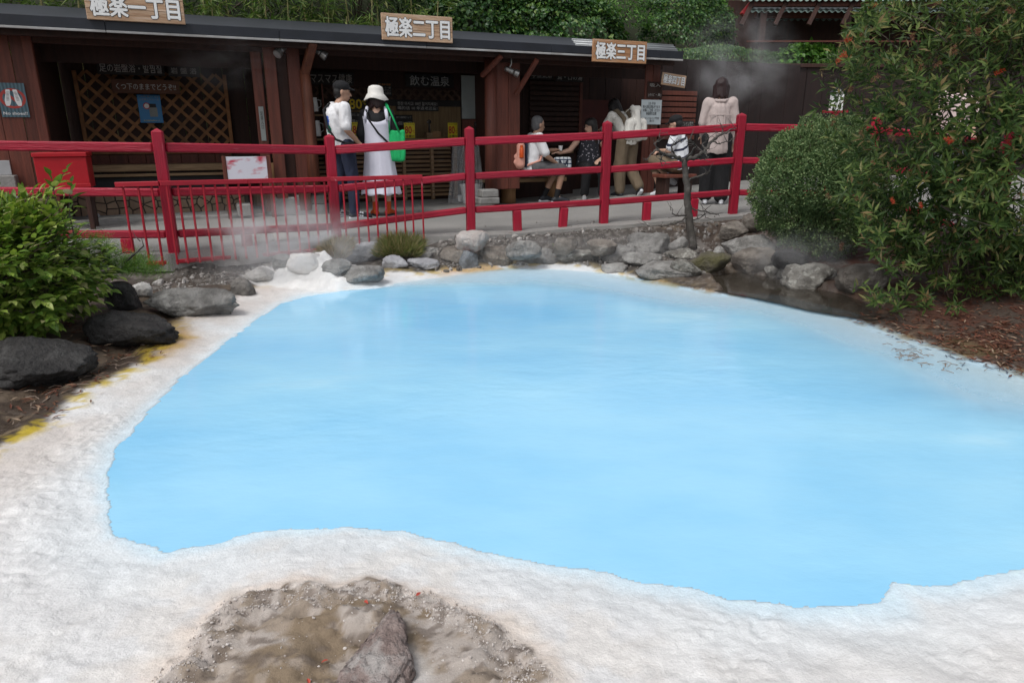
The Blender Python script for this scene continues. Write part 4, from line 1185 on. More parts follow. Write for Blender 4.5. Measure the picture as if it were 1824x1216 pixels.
for (x0, x1, y0, y1, n_, mt, side) in ((152, 327, -12, 39, '一', M_SIGNW, 'leftmost'), (680, 806, 27, 74, '二', M_SIGNW, 'middle'), (1056, 1152, 72, 112, '三', M_SIGNW2, 'rightmost')):
    lab = {'一': 'wooden eave sign reading 極楽一丁目, widest of the three on the roof edge', '二': 'wooden eave sign reading 極楽二丁目 above the drinking counter', '三': 'orange-brown wooden eave sign reading 極楽三丁目'}[n_]
    e, w, h = board('eave_sign', lab, x0, x1, y0, y1, -.47, mt, th=.03, group='wooden signs on the roof edge')
    for k in range(5):                                     # the planks of the sign
        MB().cbox(-w / 2 + .004, w / 2 - .004, -.006 + .002 * (k % 2), .004, h * k / 5 + .002, h * (k + 1) / 5 - .002, .002).build('plank', mt, e)
    t = '極楽' + n_ + '丁目'
    lettering(e, t, M_BLACK, 0, h * .5, w * .90, h * .72, -.0085, .105)
    lettering(e, t, M_WHITE, 0, h * .5, w * .90, h * .72, -.0105, .055)
e, w, h = board('hanging_sign', 'small tilted wooden sign reading 極楽四丁目 under the roof corner', 1178, 1221, 132, 154, -.2, M_SIGNW, th=.02, tilt=.10)
lettering(e, '極楽四丁目', M_BLACK, 0, h * .52, w * .88, h * .72, -.003, .10)
lettering(e, '極楽四丁目', M_WHITE, 0, h * .52, w * .88, h * .72, -.005, .045)
e, w, h = board('name_sign', 'dark board lettered 足の岩盤浴 in the first stall', 172, 292, 110, 134, V1 - .35, M_SIGND)
lettering(e, '足の岩盤浴・발찜질', M_TXTG, 0, h * .5, w * .92, h * .62, -.004, .012)
e, w, h = board('name_sign', 'small dark board lettered 岩盤浴, right of the longer one', 299, 355, 116, 137, V1 - .35, M_SIGND)
lettering(e, '岩 盤 浴', M_TXTG, 0, h * .5, w * .82, h * .52, -.004, .008)
e, w, h = board('name_sign', 'brown board lettered くつ下のままでどうぞ above the blue poster', 199, 320, 142, 167, V1 - .30, M_SIGNB)
lettering(e, 'くつ下のままでどうぞ!!', M_TXTG, 0, h * .48, w * .88, h * .45, -.004, .012)
M_BLUE = pm('blue_poster', (0.022, 0.20, 0.46), (0.020, 0.17, 0.40), 3, .4)
e, w, h = board('poster', 'bright blue poster on the lattice of the first stall', 247, 288, 169, 219, V1 - .10, M_BLUE, 'poster', th=.004, c=.001)
lettering(e, 'この先に靴でくるな', M_PALEP, 0, h * .93, w * .86, h * .07, -.002, .02)
lettering(e, '土足禁止のルール', M_PALEP, 0, h * .83, w * .86, h * .07, -.002, .02)
MB().lathe([(w * .15, 0), (w * .15, .002)], n=24).build('ring', M_TXTR, e, loc=(-w * .14, -.001, h * .60)).rotation_euler = (R(90), 0, 0)
MB().lathe([(w * .11, 0), (w * .11, .003)], n=24).build('disc', M_WHITE, e, loc=(-w * .14, -.001, h * .60)).rotation_euler = (R(90), 0, 0)
MB().cbox(-w * .05, w * .30, -.003, 0, h * .22, h * .55, .001).build('printed_panel', M_PALEP, e)
MB().cbox(-w * .02, w * .27, -.004, 0, h * .55, h * .68, .001).build('printed_panel', M_BLACK, e)
lettering(e, '足の岩盤浴は靴をぬいで', M_YELL, 0, h * .08, w * .7, h * .05, -.002)

# no shoes poster on the end wall
m, nt, p, out = new_mat('teal_plank_print')
tc = nd(nt, 'ShaderNodeTexCoord'); wv = nd(nt, 'ShaderNodeTexWave', Scale=9.0, Distortion=1.5, Detail=3.0); nt.links.new(tc.outputs['Object'], wv.inputs['Vector'])
rp = nd(nt, 'ShaderNodeValToRGB'); rp.color_ramp.elements[0].color = (0.035, 0.075, 0.095, 1); rp.color_ramp.elements[1].color = (0.085, 0.16, 0.20, 1)
nt.links.new(wv.outputs['Fac'], rp.inputs[0]); nt.links.new(rp.outputs[0], p.inputs['Base Color']); p.inputs['Roughness'].default_value = .4
e, w, h = board('poster', 'teal No shoes poster with two white sneakers in a red ring', -2, 48, 148, 209, -.03, m, 'poster', th=.004, c=.001)
ring = MB()
N = 40
for rr_, nm in (((w * .47, w * .36), 'ring'),):
    vs = []
    for k in range(N):
        a = 2 * math.pi * k / N
        for r_ in rr_:
            vs.append((r_ * math.cos(a), -.0015, h * .55 + r_ * .86 * math.sin(a)))
    ring.add(vs, [(2 * k, 2 * k + 1, (2 * k + 3) % (2 * N), (2 * k + 2) % (2 * N)) for k in range(N)])
    ring.build('ring', pm('poster_red', (0.42, 0.05, 0.04), (0.38, 0.05, 0.04), 5, .5), e)
MB().beam((-w * .28, -.0012, h * .75), (w * .28, -.0012, h * .35), .001, w * .10, (0, 0, 1)).build('bar', MATS['poster_red'], e)
for s in (-1, 1):
    pr = [(.30, -.30), (.36, -.1), (.30, .12), (.22, .3), (.26, .42), (.20, .5), (-.2, .5), (-.26, .42), (-.22, .3), (-.30, .12), (-.36, -.1), (-.30, -.30), (-.18, -.42), (.18, -.42)]
    sh = MB().add([(s * w * .17 + x * w * .32 + y * w * .10 * -s, -.0022, h * .55 + y * h * .52) for x, y in pr], [tuple(range(len(pr)))[::-1]])
    sh.build('shoe_print', M_WHITE, e)
    la = MB()
    for k in range(7):
        y = -.12 + k * .075
        cx_ = s * w * .17 + y * w * .10 * -s
        la.add([(cx_ - w * .05, -.0028, h * .55 + y * h * .52), (cx_ + w * .05, -.0028, h * .55 + y * h * .52 + h * .005), (cx_ + w * .05, -.0028, h * .55 + y * h * .52 + h * .018), (cx_ - w * .05, -.0028, h * .55 + y * h * .52 + h * .013)], [(0, 1, 2, 3)])
    la.build('lace_print', M_BLACK, e)
lettering(e, 'No shoes!!', M_WHITE, 0, h * .115, w * .86, h * .085, -.002, .03)

# drinking counter signs
e, w, h = board('name_sign', 'brown board lettered マスマス健康 above the shelves', 550, 630, 128, 152, V2 - .12, M_SIGND, th=.015)
lettering(e, 'マスマス健康', M_TXTG, 0, h * .5, w * .92, h * .72, -.004, .008)
e, w, h = board('name_sign', 'brown board lettered 飲む温泉 above the counter', 722, 808, 133, 156, V2 - .12, M_SIGND, th=.015)
lettering(e, '飲む温泉', M_TXTG, 0, h * .5, w * .82, h * .76, -.004, .012)
e, w, h = board('notice', 'black notice with an orange heading between the two name boards', 672, 698, 147, 172, V2 - .10, M_SIGND, th=.01)
lettering(e, '飲む温泉の効能', pm('orange_lettering', (.5, .2, .05), (.45, .18, .05), 9, .6), 0, h * .85, w * .85, h * .14, -.003, .01)
lettering(e, 'ゆっくり一杯\nお飲み下さい\n健康の温泉水', M_TXTG, 0, h * .42, w * .85, h * .55, -.003, .005)
e, w, h = board('notice', 'black board with big yellow 80 behind the two standing visitors', 596, 652, 174, 196, V2 - .06, M_SIGND, th=.012)
lettering(e, '온천\n温泉', M_TXTG, -w * .25, h * .5, w * .3, h * .85, -.004, .01)
lettering(e, '80', M_TXTY, w * .16, h * .48, w * .40, h * .78, -.004, .055)
lettering(e, '℃', M_TXTY, w * .44, h * .62, w * .12, h * .35, -.004, .02)
e, w, h = board('notice', 'black board with two lines of white Korean and Chinese text', 706, 781, 180, 198, V2 - .06, M_SIGND, th=.012)
lettering(e, '한잔 마시고 10년 젊어지세요!', M_TXTG, 0, h * .72, w * .94, h * .36, -.004, .006)
lettering(e, '喝的话 10 年返老还童!', M_TXTG, 0, h * .28, w * .94, h * .34, -.004, .006)
e, w, h = board('notice', 'small black price board between the two 80℃ cards', 704, 735, 205, 228, V2 - .07, M_SIGND, th=.01)
lettering(e, '飲む温泉紙コップ', M_TXTG, 0, h * .82, w * .86, h * .16, -.003)
lettering(e, '1個10円', M_TXTG, 0, h * .36, w * .86, h * .28, -.003, .015)
e, w, h = board('notice', 'small black price board left of the woman in the white hat', 622, 648, 200, 226, V2 - .07, M_SIGND, th=.01)
lettering(e, '飲む温泉', M_TXTG, 0, h * .82, w * .86, h * .16, -.003)
lettering(e, '1個10円', M_TXTG, 0, h * .36, w * .86, h * .28, -.003, .015)
for (x0, x1, y0, y1, lab) in ((627, 648, 218, 246, 'yellow 80℃ card nearest the man in the black cap'), (720, 739, 219, 246, 'yellow 80℃ card in the middle of the counter'), (798, 815, 219, 246, 'yellow 80℃ card at the right end of the counter')):
    e, w, h = board('price_card', lab, x0, x1, y0, y1, 1.55, M_YELL, th=.004, c=.001, group='yellow 80℃ cards on the counter')
    lettering(e, '熱いので注意', M_BLACK, 0, h * .9, w * .85, h * .09, -.002)
    lettering(e, '80', M_TXTR, -w * .12, h * .53, w * .62, h * .48, -.002, .05)
    lettering(e, '℃', M_TXTR, w * .36, h * .42, w * .2, h * .2, -.002, .02)
    lettering(e, '注意!!!', M_BLACK, 0, h * .12, w * .85, h * .16, -.002, .03)
e, w, h = board('notice', 'dark small notice low beside the counter behind the railing post', 845, 860, 217, 243, .97, M_SIGND, th=.01)
lettering(e, '注意事項\nお願い\n温泉', M_TXTG, 0, h * .6, w * .7, h * .6, -.003)
e, w, h = board('name_sign', 'dim dark board lettered 手蒸気浴 in the third stall', 944, 986, 128, 142, V3 - .5, M_SIGND, th=.015)
lettering(e, '手蒸気浴', M_TXTG, 0, h * .5, w * .86, h * .6, -.004)
e, w, h = board('name_sign', 'dim dark board lettered 耳・口の湯, right of the other in the third stall', 990, 1040, 130, 146, V3 - .5, M_SIGND, th=.015)
lettering(e, '耳・口の湯', M_TXTG, 0, h * .5, w * .88, h * .66, -.004)
e, w, h = board('notice', 'white notice sheet with black handwriting on the end post of the third stall', 1142, 1178, 178, 222, -.03, pm('notice_sheet', (.56, .62, .64), (.52, .58, .60), 4, .45), th=.008)
lettering(e, '고온 주의!!\n吸入蒸気 蒸気がでます\n火傷にご注意 ください\n高温蒸気注意!', M_BLACK, 0, h * .65, w * .84, h * .52, -.003, .01)
lettering(e, 'インフルエンザ予防\n鼻のど', M_BLACK, w * .05, h * .2, w * .7, h * .2, -.003, .008)
e, w, h = board('notice', 'dark little board of white text behind the capped sitter', 1206, 1236, 216, 226, .47, M_SIGND, th=.012)
lettering(e, '鼻のどによい蒸気\n吸入してください', M_TXTG, 0, h * .5, w * .9, h * .75, -.004)
e, w, h = board('name_sign', 'dark boards lettered のど・鼻 above the white notice', 1153, 1180, 146, 176, -.02, M_WOODD, th=.012)
lettering(e, '吸入', M_TXTG, 0, h * .8, w * .7, h * .2, -.004)
lettering(e, '(のど・鼻)', M_TXTG, 0, h * .22, w * .85, h * .2, -.004)
e, w, h = board('pole_notice', 'narrow pale notice strip on the post left of the man in the cap', 463, 472, 190, 251, .0, M_PALEP, th=.006)
lettering(e, '足湯入口', M_BLACK, 0, h * .6, w * .5, h * .5, -.003, 0, 1, True)

# pointed post sign, far right
p0 = at_Y(1488, 197, 9.6)
e = empty('pointed_sign', (p0.x, p0.y, path_z(p0.x)), 0, 'white pointed post sign lettered 四丁目 above the clipped shrub', 'sign')
hz0 = p0.z - path_z(p0.x); ht = at_Y(1488, 166, 9.6).z - path_z(p0.x); hp = at_Y(1488, 157, 9.6).z - path_z(p0.x)
hw = .078
MB().add([(-hw, -.03, hz0), (hw, -.03, hz0), (hw, -.03, ht), (0, -.03, hp), (-hw, -.03, ht), (-hw, .03, hz0), (hw, .03, hz0), (hw, .03, ht), (0, .03, hp), (-hw, .03, ht)],
         [(0, 1, 2, 3, 4), (9, 8, 7, 6, 5), (0, 5, 6, 1), (1, 6, 7, 2), (2, 7, 8, 3), (3, 8, 9, 4), (4, 9, 5, 0)]).build('board', M_WHITE, e)
MB().beam((-hw - .01, 0, ht - .0), (0, 0, hp + .015), .09, .02, (0, 0, 1)).build('cap', M_BLACK, e)
MB().beam((0, 0, hp + .015), (hw + .01, 0, ht - .0), .09, .02, (0, 0, 1)).build('cap', M_BLACK, e)
MB().cbox(-.04, .04, -.025, .025, 0, hz0, .004).build('post', M_RED, e)
MB().cbox(-.16, .16, -.035, .035, hz0 - .03, hz0, .004).build('cross_board', M_RED, e)
lettering(e, '四丁目', M_BLACK, -.03, (hz0 + ht) / 2, .055, (ht - hz0) * .9, -.032, .04, 1, True)
lettering(e, 'かまど地獄', M_BLACK, .035, (hz0 + ht) / 2 + .01, .03, (ht - hz0) * .9, -.032, .02, 1, True)

# ------------------------------------------------------------------ things at the booths
def spotlight(px, py, v, aim, label):
    u, z = fac(px, py, v)
    e = empty('spotlight', F2W(u, v, z), FA, label, 'spotlight', 'spotlights under the eave')
    d = Vector(aim).normalized()
    MB().tube([d * -.10, d * -.08, d * .02, d * .03], [.028, .036, .040, .034], 16).build('body', M_GREYM, e, smooth=False)
    MB().tube([d * .03, d * .05, d * .11], [.034, .05, .056], 18).build('hood', M_GREYM, e)
    MB().tube([d * .098, d * .112], [.05, .048], 18).build('lens', M_CHROME, e)
    MB().tube([d * -.04, Vector((0, 0, .10)), Vector((0, 0, EZ - .06 - z))], .010, 8).build('arm', M_GREYM, e)
spotlight(502, 88, -.15, (-.55, -.4, -.55), 'grey spotlight aimed down left at the first stall')
spotlight(567, 92, -.15, (.75, -.25, -.55), 'grey spotlight right of the bent wooden brace')
spotlight(911, 127, -.10, (.8, -.3, -.35), 'grey spotlight on the post left of the third stall')

q = at_Y(116, 333, 7.75)
e = empty('red_box', (q.x, q.y, 0), FA, 'red painted wooden box behind the railing at the first stall', 'box')
a, b = at_Y(77, 300, 7.75), at_Y(157, 300, 7.75)
w = (b.x - a.x); zt = at_Y(116, 280, 7.75).z; zl = at_Y(116, 272, 7.75).z
zf = at_Y(116, 336, 7.75).z
MB().cbox(-w / 2, w / 2, 0, .4, zf, zt, .006).build('body', M_REDB, e)
for x_ in (-w / 2 + .03, w / 2 - .08):
    for y_ in (.03, .32):
        MB().cbox(x_, x_ + .05, y_, y_ + .05, 0, zf - .001, .004).build('leg', M_WOODD, e)
MB().cbox(-w / 2 - .012, w / 2 + .012, -.015, .42, zt + .002, zl, .006).build('lid', M_REDB, e)
MB().cbox(-w / 2 - .004, w / 2 + .004, -.01, -.001, zf + .01, zf + .05, .003).build('batten', M_REDB, e)

# white board stained red, on two legs
m, nt, p, out = new_mat('stained_white_board')
tc = nd(nt, 'ShaderNodeTexCoord'); nz = nd(nt, 'ShaderNodeTexNoise', Scale=3.2, Detail=4.0, Roughness=.5); mp = nd(nt, 'ShaderNodeMapping'); mp.inputs['Scale'].default_value = (1.2, 1, 3.0)
nt.links.new(tc.outputs['Object'], mp.inputs[0]); nt.links.new(mp.outputs[0], nz.inputs['Vector'])
rp = nd(nt, 'ShaderNodeValToRGB'); rp.color_ramp.elements[0].position = .52; rp.color_ramp.elements[0].color = (0.66, 0.66, 0.74, 1); rp.color_ramp.elements[1].position = .64; rp.color_ramp.elements[1].color = (0.50, 0.05, 0.09, 1)
nt.links.new(nz.outputs['Fac'], rp.inputs[0]); nt.links.new(rp.outputs[0], p.inputs['Base Color']); p.inputs['Roughness'].default_value = .5
e, w, h = board('stained_board', 'white board smeared with red stains behind the railing', 404, 476, 279, 319, -.12, m, 'sign', th=.03)
e.location.z = 0.0
zb = fac(440, 319, -.12)[1]
for c in e.children: c.location.z = zb
MB().cbox(-w / 2 - .05, -w / 2 - .003, -.01, .04, 0, zb + h + .01, .004).build('leg', M_WOODR, e)
MB().cbox(w / 2 + .003, w / 2 + .05, -.01, .04, 0, zb + h + .01, .004).build('leg', M_WOODR, e)

# grey sign plates at the far left
e, w, h = board('plate', 'small grey sign plate leaning at the left end wall', -8, 19, 286, 312, -.10, pm('grey_plate', (.36, .37, .38), (.30, .31, .32), 5, .5), 'sign', th=.02)
e.location.z = 0; zz = fac(5, 312, -.1)[1]
for c in e.children: c.location.z = zz
MB().cbox(-w * .45, w * .75, -.06, .10, 0, zz - .003, .01).build('foot', M_CONC, e)

# concrete blocks and a light ramp slab
def block(px0, px1, py0, py1, Y, label, dep=.25):
    a, b = at_Y(px0, py1, Y), at_Y(px1, py1, Y); t = at_Y((px0 + px1) / 2, py0, Y)
    e = MB().cbox(-(b.x - a.x) / 2, (b.x - a.x) / 2, 0, dep, 0, t.z - a.z, .015).build('concrete_block', M_CONC, None, loc=((a.x + b.x) / 2, Y, a.z))
    e.rotation_euler = (0, 0, FA)
    tag(e, label, 'block', 'concrete blocks at the stall posts')
block(522, 583, 365, 384, 9.35, 'lower concrete block under the bent wooden post')
block(528, 582, 347, 364.7, 9.38, 'upper concrete block under the bent wooden post', .22)
block(488, 528, 352, 384, 9.2, 'grey block left of the stacked concrete blocks')
block(425, 449, 364, 386, 8.9, 'small pale block at the left end of the step')
block(858, 890, 338, 352, 10.0, 'upper grey concrete block beside the log bench leg', .2)
block(854, 892, 352.3, 364, 9.98, 'lower grey concrete block beside the log bench leg', .24)
a = [at_z(x, y, .006) for x, y in ((478, 402), (496, 399), (514, 428), (492, 430))]
c_ = sum(a, Vector()) / 4
sl = MB().add([(q.x - c_.x, q.y - c_.y, .012) for q in a] + [(q.x - c_.x, q.y - c_.y, -.03) for q in a], [(3, 2, 1, 0), (0, 1, 5, 4), (1, 2, 6, 5), (2, 3, 7, 6), (3, 0, 4, 7)])
o = sl.build('drain_slab', pm('pale_concrete', (.36, .34, .31), (.30, .28, .25), 8, .85, .3, 50), None, loc=(c_.x, c_.y, .004)); tag(o, 'pale concrete slab strip set into the path behind the bars', 'slab')
# round wooden stump by the boards
q = at_z(468, 366, 0.0)
o = MB().lathe([(.13, 0), (.14, .05), (.13, .22), (.125, .23)], n=18).build('stump', M_LOG, None, smooth=False, loc=(q.x, q.y, 0)); tag(o, 'short wooden stump behind the bar railing', 'stump')
a, b = fac(480, 290, .1), fac(500, 330, .1)
e = empty('wooden_crate', F2W(a[0], .1, .045), FA, 'small wooden crate beside the stained board', 'crate')
MB().cbox(-.02, b[0] - a[0], -.1, .15, b[1] - .045, a[1] - .045, .006).build('body', M_LOG, e)
for x_ in (.0, b[0] - a[0] - .04):
    MB().cbox(x_, x_ + .03, -.09, -.05, 0, b[1] - .047, .004).build('leg', M_LOG, e)

# pitchers on the shelves, spout box, cup, wrapped bucket
def pitcher(px, py0, py1, v, label):
    u, zb = fac(px, py1, v); zt = fac(px, py0, v)[1]
    h = zt - zb
    e = empty('pitcher', F2W(u, v, zb), FA, label, 'pitcher', 'white pitchers on the shelves')
    MB().lathe([(.055, 0), (.062, .01), (.058, h * .6), (.048, h * .92), (.052, h), (.046, h), (.042, h * .9)], n=18).build('body', M_WHITE, e, smooth=True)
    MB().tube([(.05, 0, h * .85), (.10, 0, h * .8), (.105, 0, h * .4), (.058, 0, h * .25)], .008, 8).build('handle', M_WHITE, e, smooth=True)
    MB().add([(-.045, -.015, h), (-.045, .015, h), (-.075, 0, h * 1.02), (-.05, 0, h * .85)], [(0, 2, 3), (2, 1, 3), (0, 1, 2)]).build('spout', M_WHITE, e)
pitcher(560, 174, 199, 1.3, 'white pitcher on the upper shelf left of the man in the cap')
pitcher(565, 215, 243, 1.3, 'white pitcher on the lower shelf left of the man in the cap')
q = fac(770, 247, 1.6)
e = empty('water_spout', F2W(q[0], 1.6, CT), FA, 'wooden hot water spout box on the counter between two 80℃ cards', 'fountain')
MB().cbox(-.11, .13, -.06, .12, 0, .09, .006).build('box', M_BENCH, e)
MB().cbox(-.01, .13, -.065, -.055, .02, .11, .004).build('front', M_LOG, e)
MB().tube([(-.03, .04, .09), (-.03, .04, .22), (-.05, -.02, .27), (-.09, -.06, .25)], .014, 10).build('pipe', M_GREYM, e, smooth=True)
MB().ball((-.03, .04, .26), .035).build('valve', M_BLACK, e, smooth=True)
q = at_z(820, 359, 0.0)
o = MB().lathe([(.03, 0), (.033, .002), (.042, .10), (.038, .10), (.03, .01)], n=16).build('paper_cup', M_WHITE, None, smooth=False, loc=(q.x, q.y, 0.0)); tag(o, 'white paper cup on the path by the wrapped bucket', 'cup')
q = at_z(838, 362, 0.0)
e = empty('bucket', (q.x, q.y, 0), 0, 'white bucket under the clear plastic sheet beside the counter', 'bucket')
MB().lathe([(.11, 0), (.12, .01), (.155, .27), (.165, .275), (.165, .29), (.15, .29), (.115, .02)], n=22).build('body', M_WHITE, e, smooth=False)
hp_ = [(.16 * math.cos(t), 0.0, .28 - .10 * math.sin(t)) for t in np.linspace(0, math.pi, 12)]
MB().tube(hp_, .004, 6).build('handle', M_GREYM, e)
# clear plastic sheet draped from the counter end
m, nt, p, out = new_mat('clear_plastic')
p.inputs['Base Color'].default_value = (.8, .82, .84, 1); p.inputs['Roughness'].default_value = .12; p.inputs['Alpha'].default_value = .22; p.inputs['Specular IOR Level'].default_value = .8
NX_, NZ_ = 26, 30
vs, fs_ = [], []
a, b = at_Y(800, 258, q.y + .05), at_Y(862, 258, q.y + .05)
for j in range(NZ_ + 1):
    t = j / NZ_
    for i in range(NX_ + 1):
        s = i / NX_
        spread = .75 + .35 * t
        x_ = (s - .5) * (b.x - a.x) * spread
        y_ = .10 * math.sin(s * 17 + 2.0 * t) * (.2 + .5 * t) + .05 * math.sin(s * 41 + t * 5) + .12 * math.cos((s - .5) * 3) * -1 * t
        z_ = (1 - t) * (a.z - .02) + .02
        vs.append((x_, y_, z_))
for j in range(NZ_):
    for i in range(NX_):
        k = j * (NX_ + 1) + i
        fs_.append((k, k + 1, k + NX_ + 2, k + NX_ + 1))
o = MB().add(vs, fs_).build('plastic_sheet', m, None, smooth=True, loc=((a.x + b.x) / 2, q.y - .12, 0)); tag(o, 'clear plastic sheet hanging beside the drinking counter', 'sheet')
# ------------------------------------------------------------------ people
def cap_geom(mb, p0, r0, p1, r1, n=12):
    """tapered capsule"""
    p0, p1 = Vector(p0), Vector(p1)
    d = p1 - p0
    L_ = d.length
    d = d.normalized() if L_ > 1e-6 else Vector((0, 0, 1))
    pts, rad = [], []
    for k in range(5):
        a = math.pi / 2 * (1 - k / 4)
        pts.append(p0 - d * r0 * math.sin(a)); rad.append(max(r0 * math.cos(a), 1e-4))
    for k in range(5):
        a = math.pi / 2 * k / 4
        pts.append(p1 + d * r1 * math.sin(a)); rad.append(max(r1 * math.cos(a), 1e-4))
    ref = d.orthogonal().normalized(); s = d.cross(ref)
    b = len(mb.v)
    for q, r_ in zip(pts, rad):
        for k in range(n):
            a = 2 * math.pi * k / n
            mb.v.append(tuple(q + (ref * math.cos(a) + s * math.sin(a)) * r_))
    for i in range(len(pts) - 1):
        for k in range(n):
            a, c = b + i * n + k, b + i * n + (k + 1) % n
            mb.f.append((a, c, c + n, a + n))
    mb.f.append(tuple(b + k for k in range(n))[::-1])
    mb.f.append(tuple(b + (len(pts) - 1) * n + k for k in range(n)))

def ell_geom(mb, c, r, rot=(0, 0, 0)):
    t = MB().ball((0, 0, 0), r, 16, 10)
    M = Euler(rot).to_matrix()
    mb.add([tuple(M @ Vector(v) + Vector(c)) for v in t.v], t.f)

def blob(name, prims, mat, parent, voxel=.012, smooth=3, wrinkle=0.0, seed=1, clip=None):
    """one continuous skin grown over capsules ('c') and ellipsoids ('e')"""
    mb = MB()
    for q in prims:
        if q[0] == 'c': cap_geom(mb, *q[1:])
        else: ell_geom(mb, *q[1:])
    o_ = mb.build(name, mat, None, smooth=True)
    rm = o_.modifiers.new('r', 'REMESH'); rm.mode = 'VOXEL'; rm.voxel_size = voxel; rm.use_smooth_shade = True
    if smooth:
        s = o_.modifiers.new('s', 'SMOOTH'); s.iterations = smooth; s.factor = .5
    dg = bpy.context.evaluated_depsgraph_get()
    me_ = bpy.data.meshes.new_from_object(o_.evaluated_get(dg))
    old = o_.data
    o_.modifiers.clear()
    o_.data = me_
    bpy.data.meshes.remove(old)
    n = len(me_.vertices)
    if clip is not None:                                   # a straight hem
        co = np.zeros(n * 3, np.float32); me_.vertices.foreach_get('co', co); co = co.reshape(-1, 3)
        co[:, 2] = np.maximum(co[:, 2], clip + .008 * np.sin(np.arctan2(co[:, 1], co[:, 0]) * 5))
        me_.vertices.foreach_set('co', co.ravel()); me_.update()
    if wrinkle > 0:
        co = np.zeros(n * 3, np.float32); me_.vertices.foreach_get('co', co); co = co.reshape(-1, 3)
        no = np.zeros(n * 3, np.float32); me_.vertices.foreach_get('normal', no); no = no.reshape(-1, 3)
        w_ = fbm(co[:, 0] * 14 + seed, co[:, 1] * 14, co[:, 2] * 7 + 2.5 * np.sin(co[:, 0] * 9), seed=seed, oct=3)
        co = co + no * (wrinkle * w_)[:, None]
        me_.vertices.foreach_set('co', co.astype(np.float32).ravel())
    me_.polygons.foreach_set('use_smooth', np.ones(len(me_.polygons), bool))
    me_.update()
    me_.materials.clear(); me_.materials.append(mat)
    me_.name = name
    o_.parent = parent
    return o_

def hand(w, d, side, n=(0, 0, 1), curl=.5, s=1.0):
    """palm and five unequal bent fingers from the wrist w along d; n points out of the back of the hand"""
    w, d, n = Vector(w), Vector(d).normalized(), Vector(n)
    n = (n - d * n.dot(d)).normalized()
    t = d.cross(n) * side
    P = [('c', w, .024 * s, w + d * .035 * s, .026 * s), ('c', w + d * .03 * s + t * .018 * s, .018 * s, w + d * .075 * s + t * .022 * s, .014 * s), ('c', w + d * .03 * s - t * .016 * s, .018 * s, w + d * .07 * s - t * .022 * s, .013 * s)]
    for k, (off, ln) in enumerate(((.030, .062), (.010, .070), (-.010, .066), (-.029, .052))):
        b = w + d * .082 * s + t * off * s
        m1 = b + (d * math.cos(curl * .5) - n * math.sin(curl * .5)) * ln * .5 * s
        e_ = m1 + (d * math.cos(curl * 1.4) - n * math.sin(curl * 1.4)) * ln * .5 * s
        P += [('c', b - d * .01 * s, .0095 * s, m1, .009 * s), ('c', m1, .009 * s, e_, .0075 * s)]
    b = w + d * .025 * s + t * .028 * s
    m1 = b + (d * .6 + t * .75 - n * .2).normalized() * .035 * s
    P += [('c', b, .012 * s, m1, .0105 * s), ('c', m1, .0105 * s, m1 + (d * .9 + t * .25 - n * .3).normalized() * .028 * s, .008 * s)]
    return P

SKIN = pm('skin', (0.52, 0.33, 0.245), (0.48, 0.29, 0.21), 12, .5, spec=.35)
SKIN2 = pm('skin_tan', (0.42, 0.25, 0.175), (0.38, 0.22, 0.15), 12, .5, spec=.35)
HAIRB = pm('black_hair', (0.010, 0.009, 0.009), (0.018, 0.015, 0.014), 30, .35, .4, 90, (3, 3, .4))
HAIRR = pm('reddish_brown_hair', (0.030, 0.012, 0.012), (0.018, 0.008, 0.008), 30, .35, .4, 90, (3, 3, .4))
HAIRG = pm('grey_hair', (0.14, 0.14, 0.145), (0.07, 0.07, 0.073), 40, .5, .6, 90, (3, 3, .5))
EYE = pm('eye', (.02, .015, .012), (.03, .02, .02), 5, .2)
LIP = pm('lip', (.33, .13, .11), (.30, .12, .10), 5, .5)
def cloth(name, c, k=.85, rand=0, scale=14, bump=.25):
    return pm(name, c, tuple(x * k for x in c), 7, .85, bump, scale * 5)

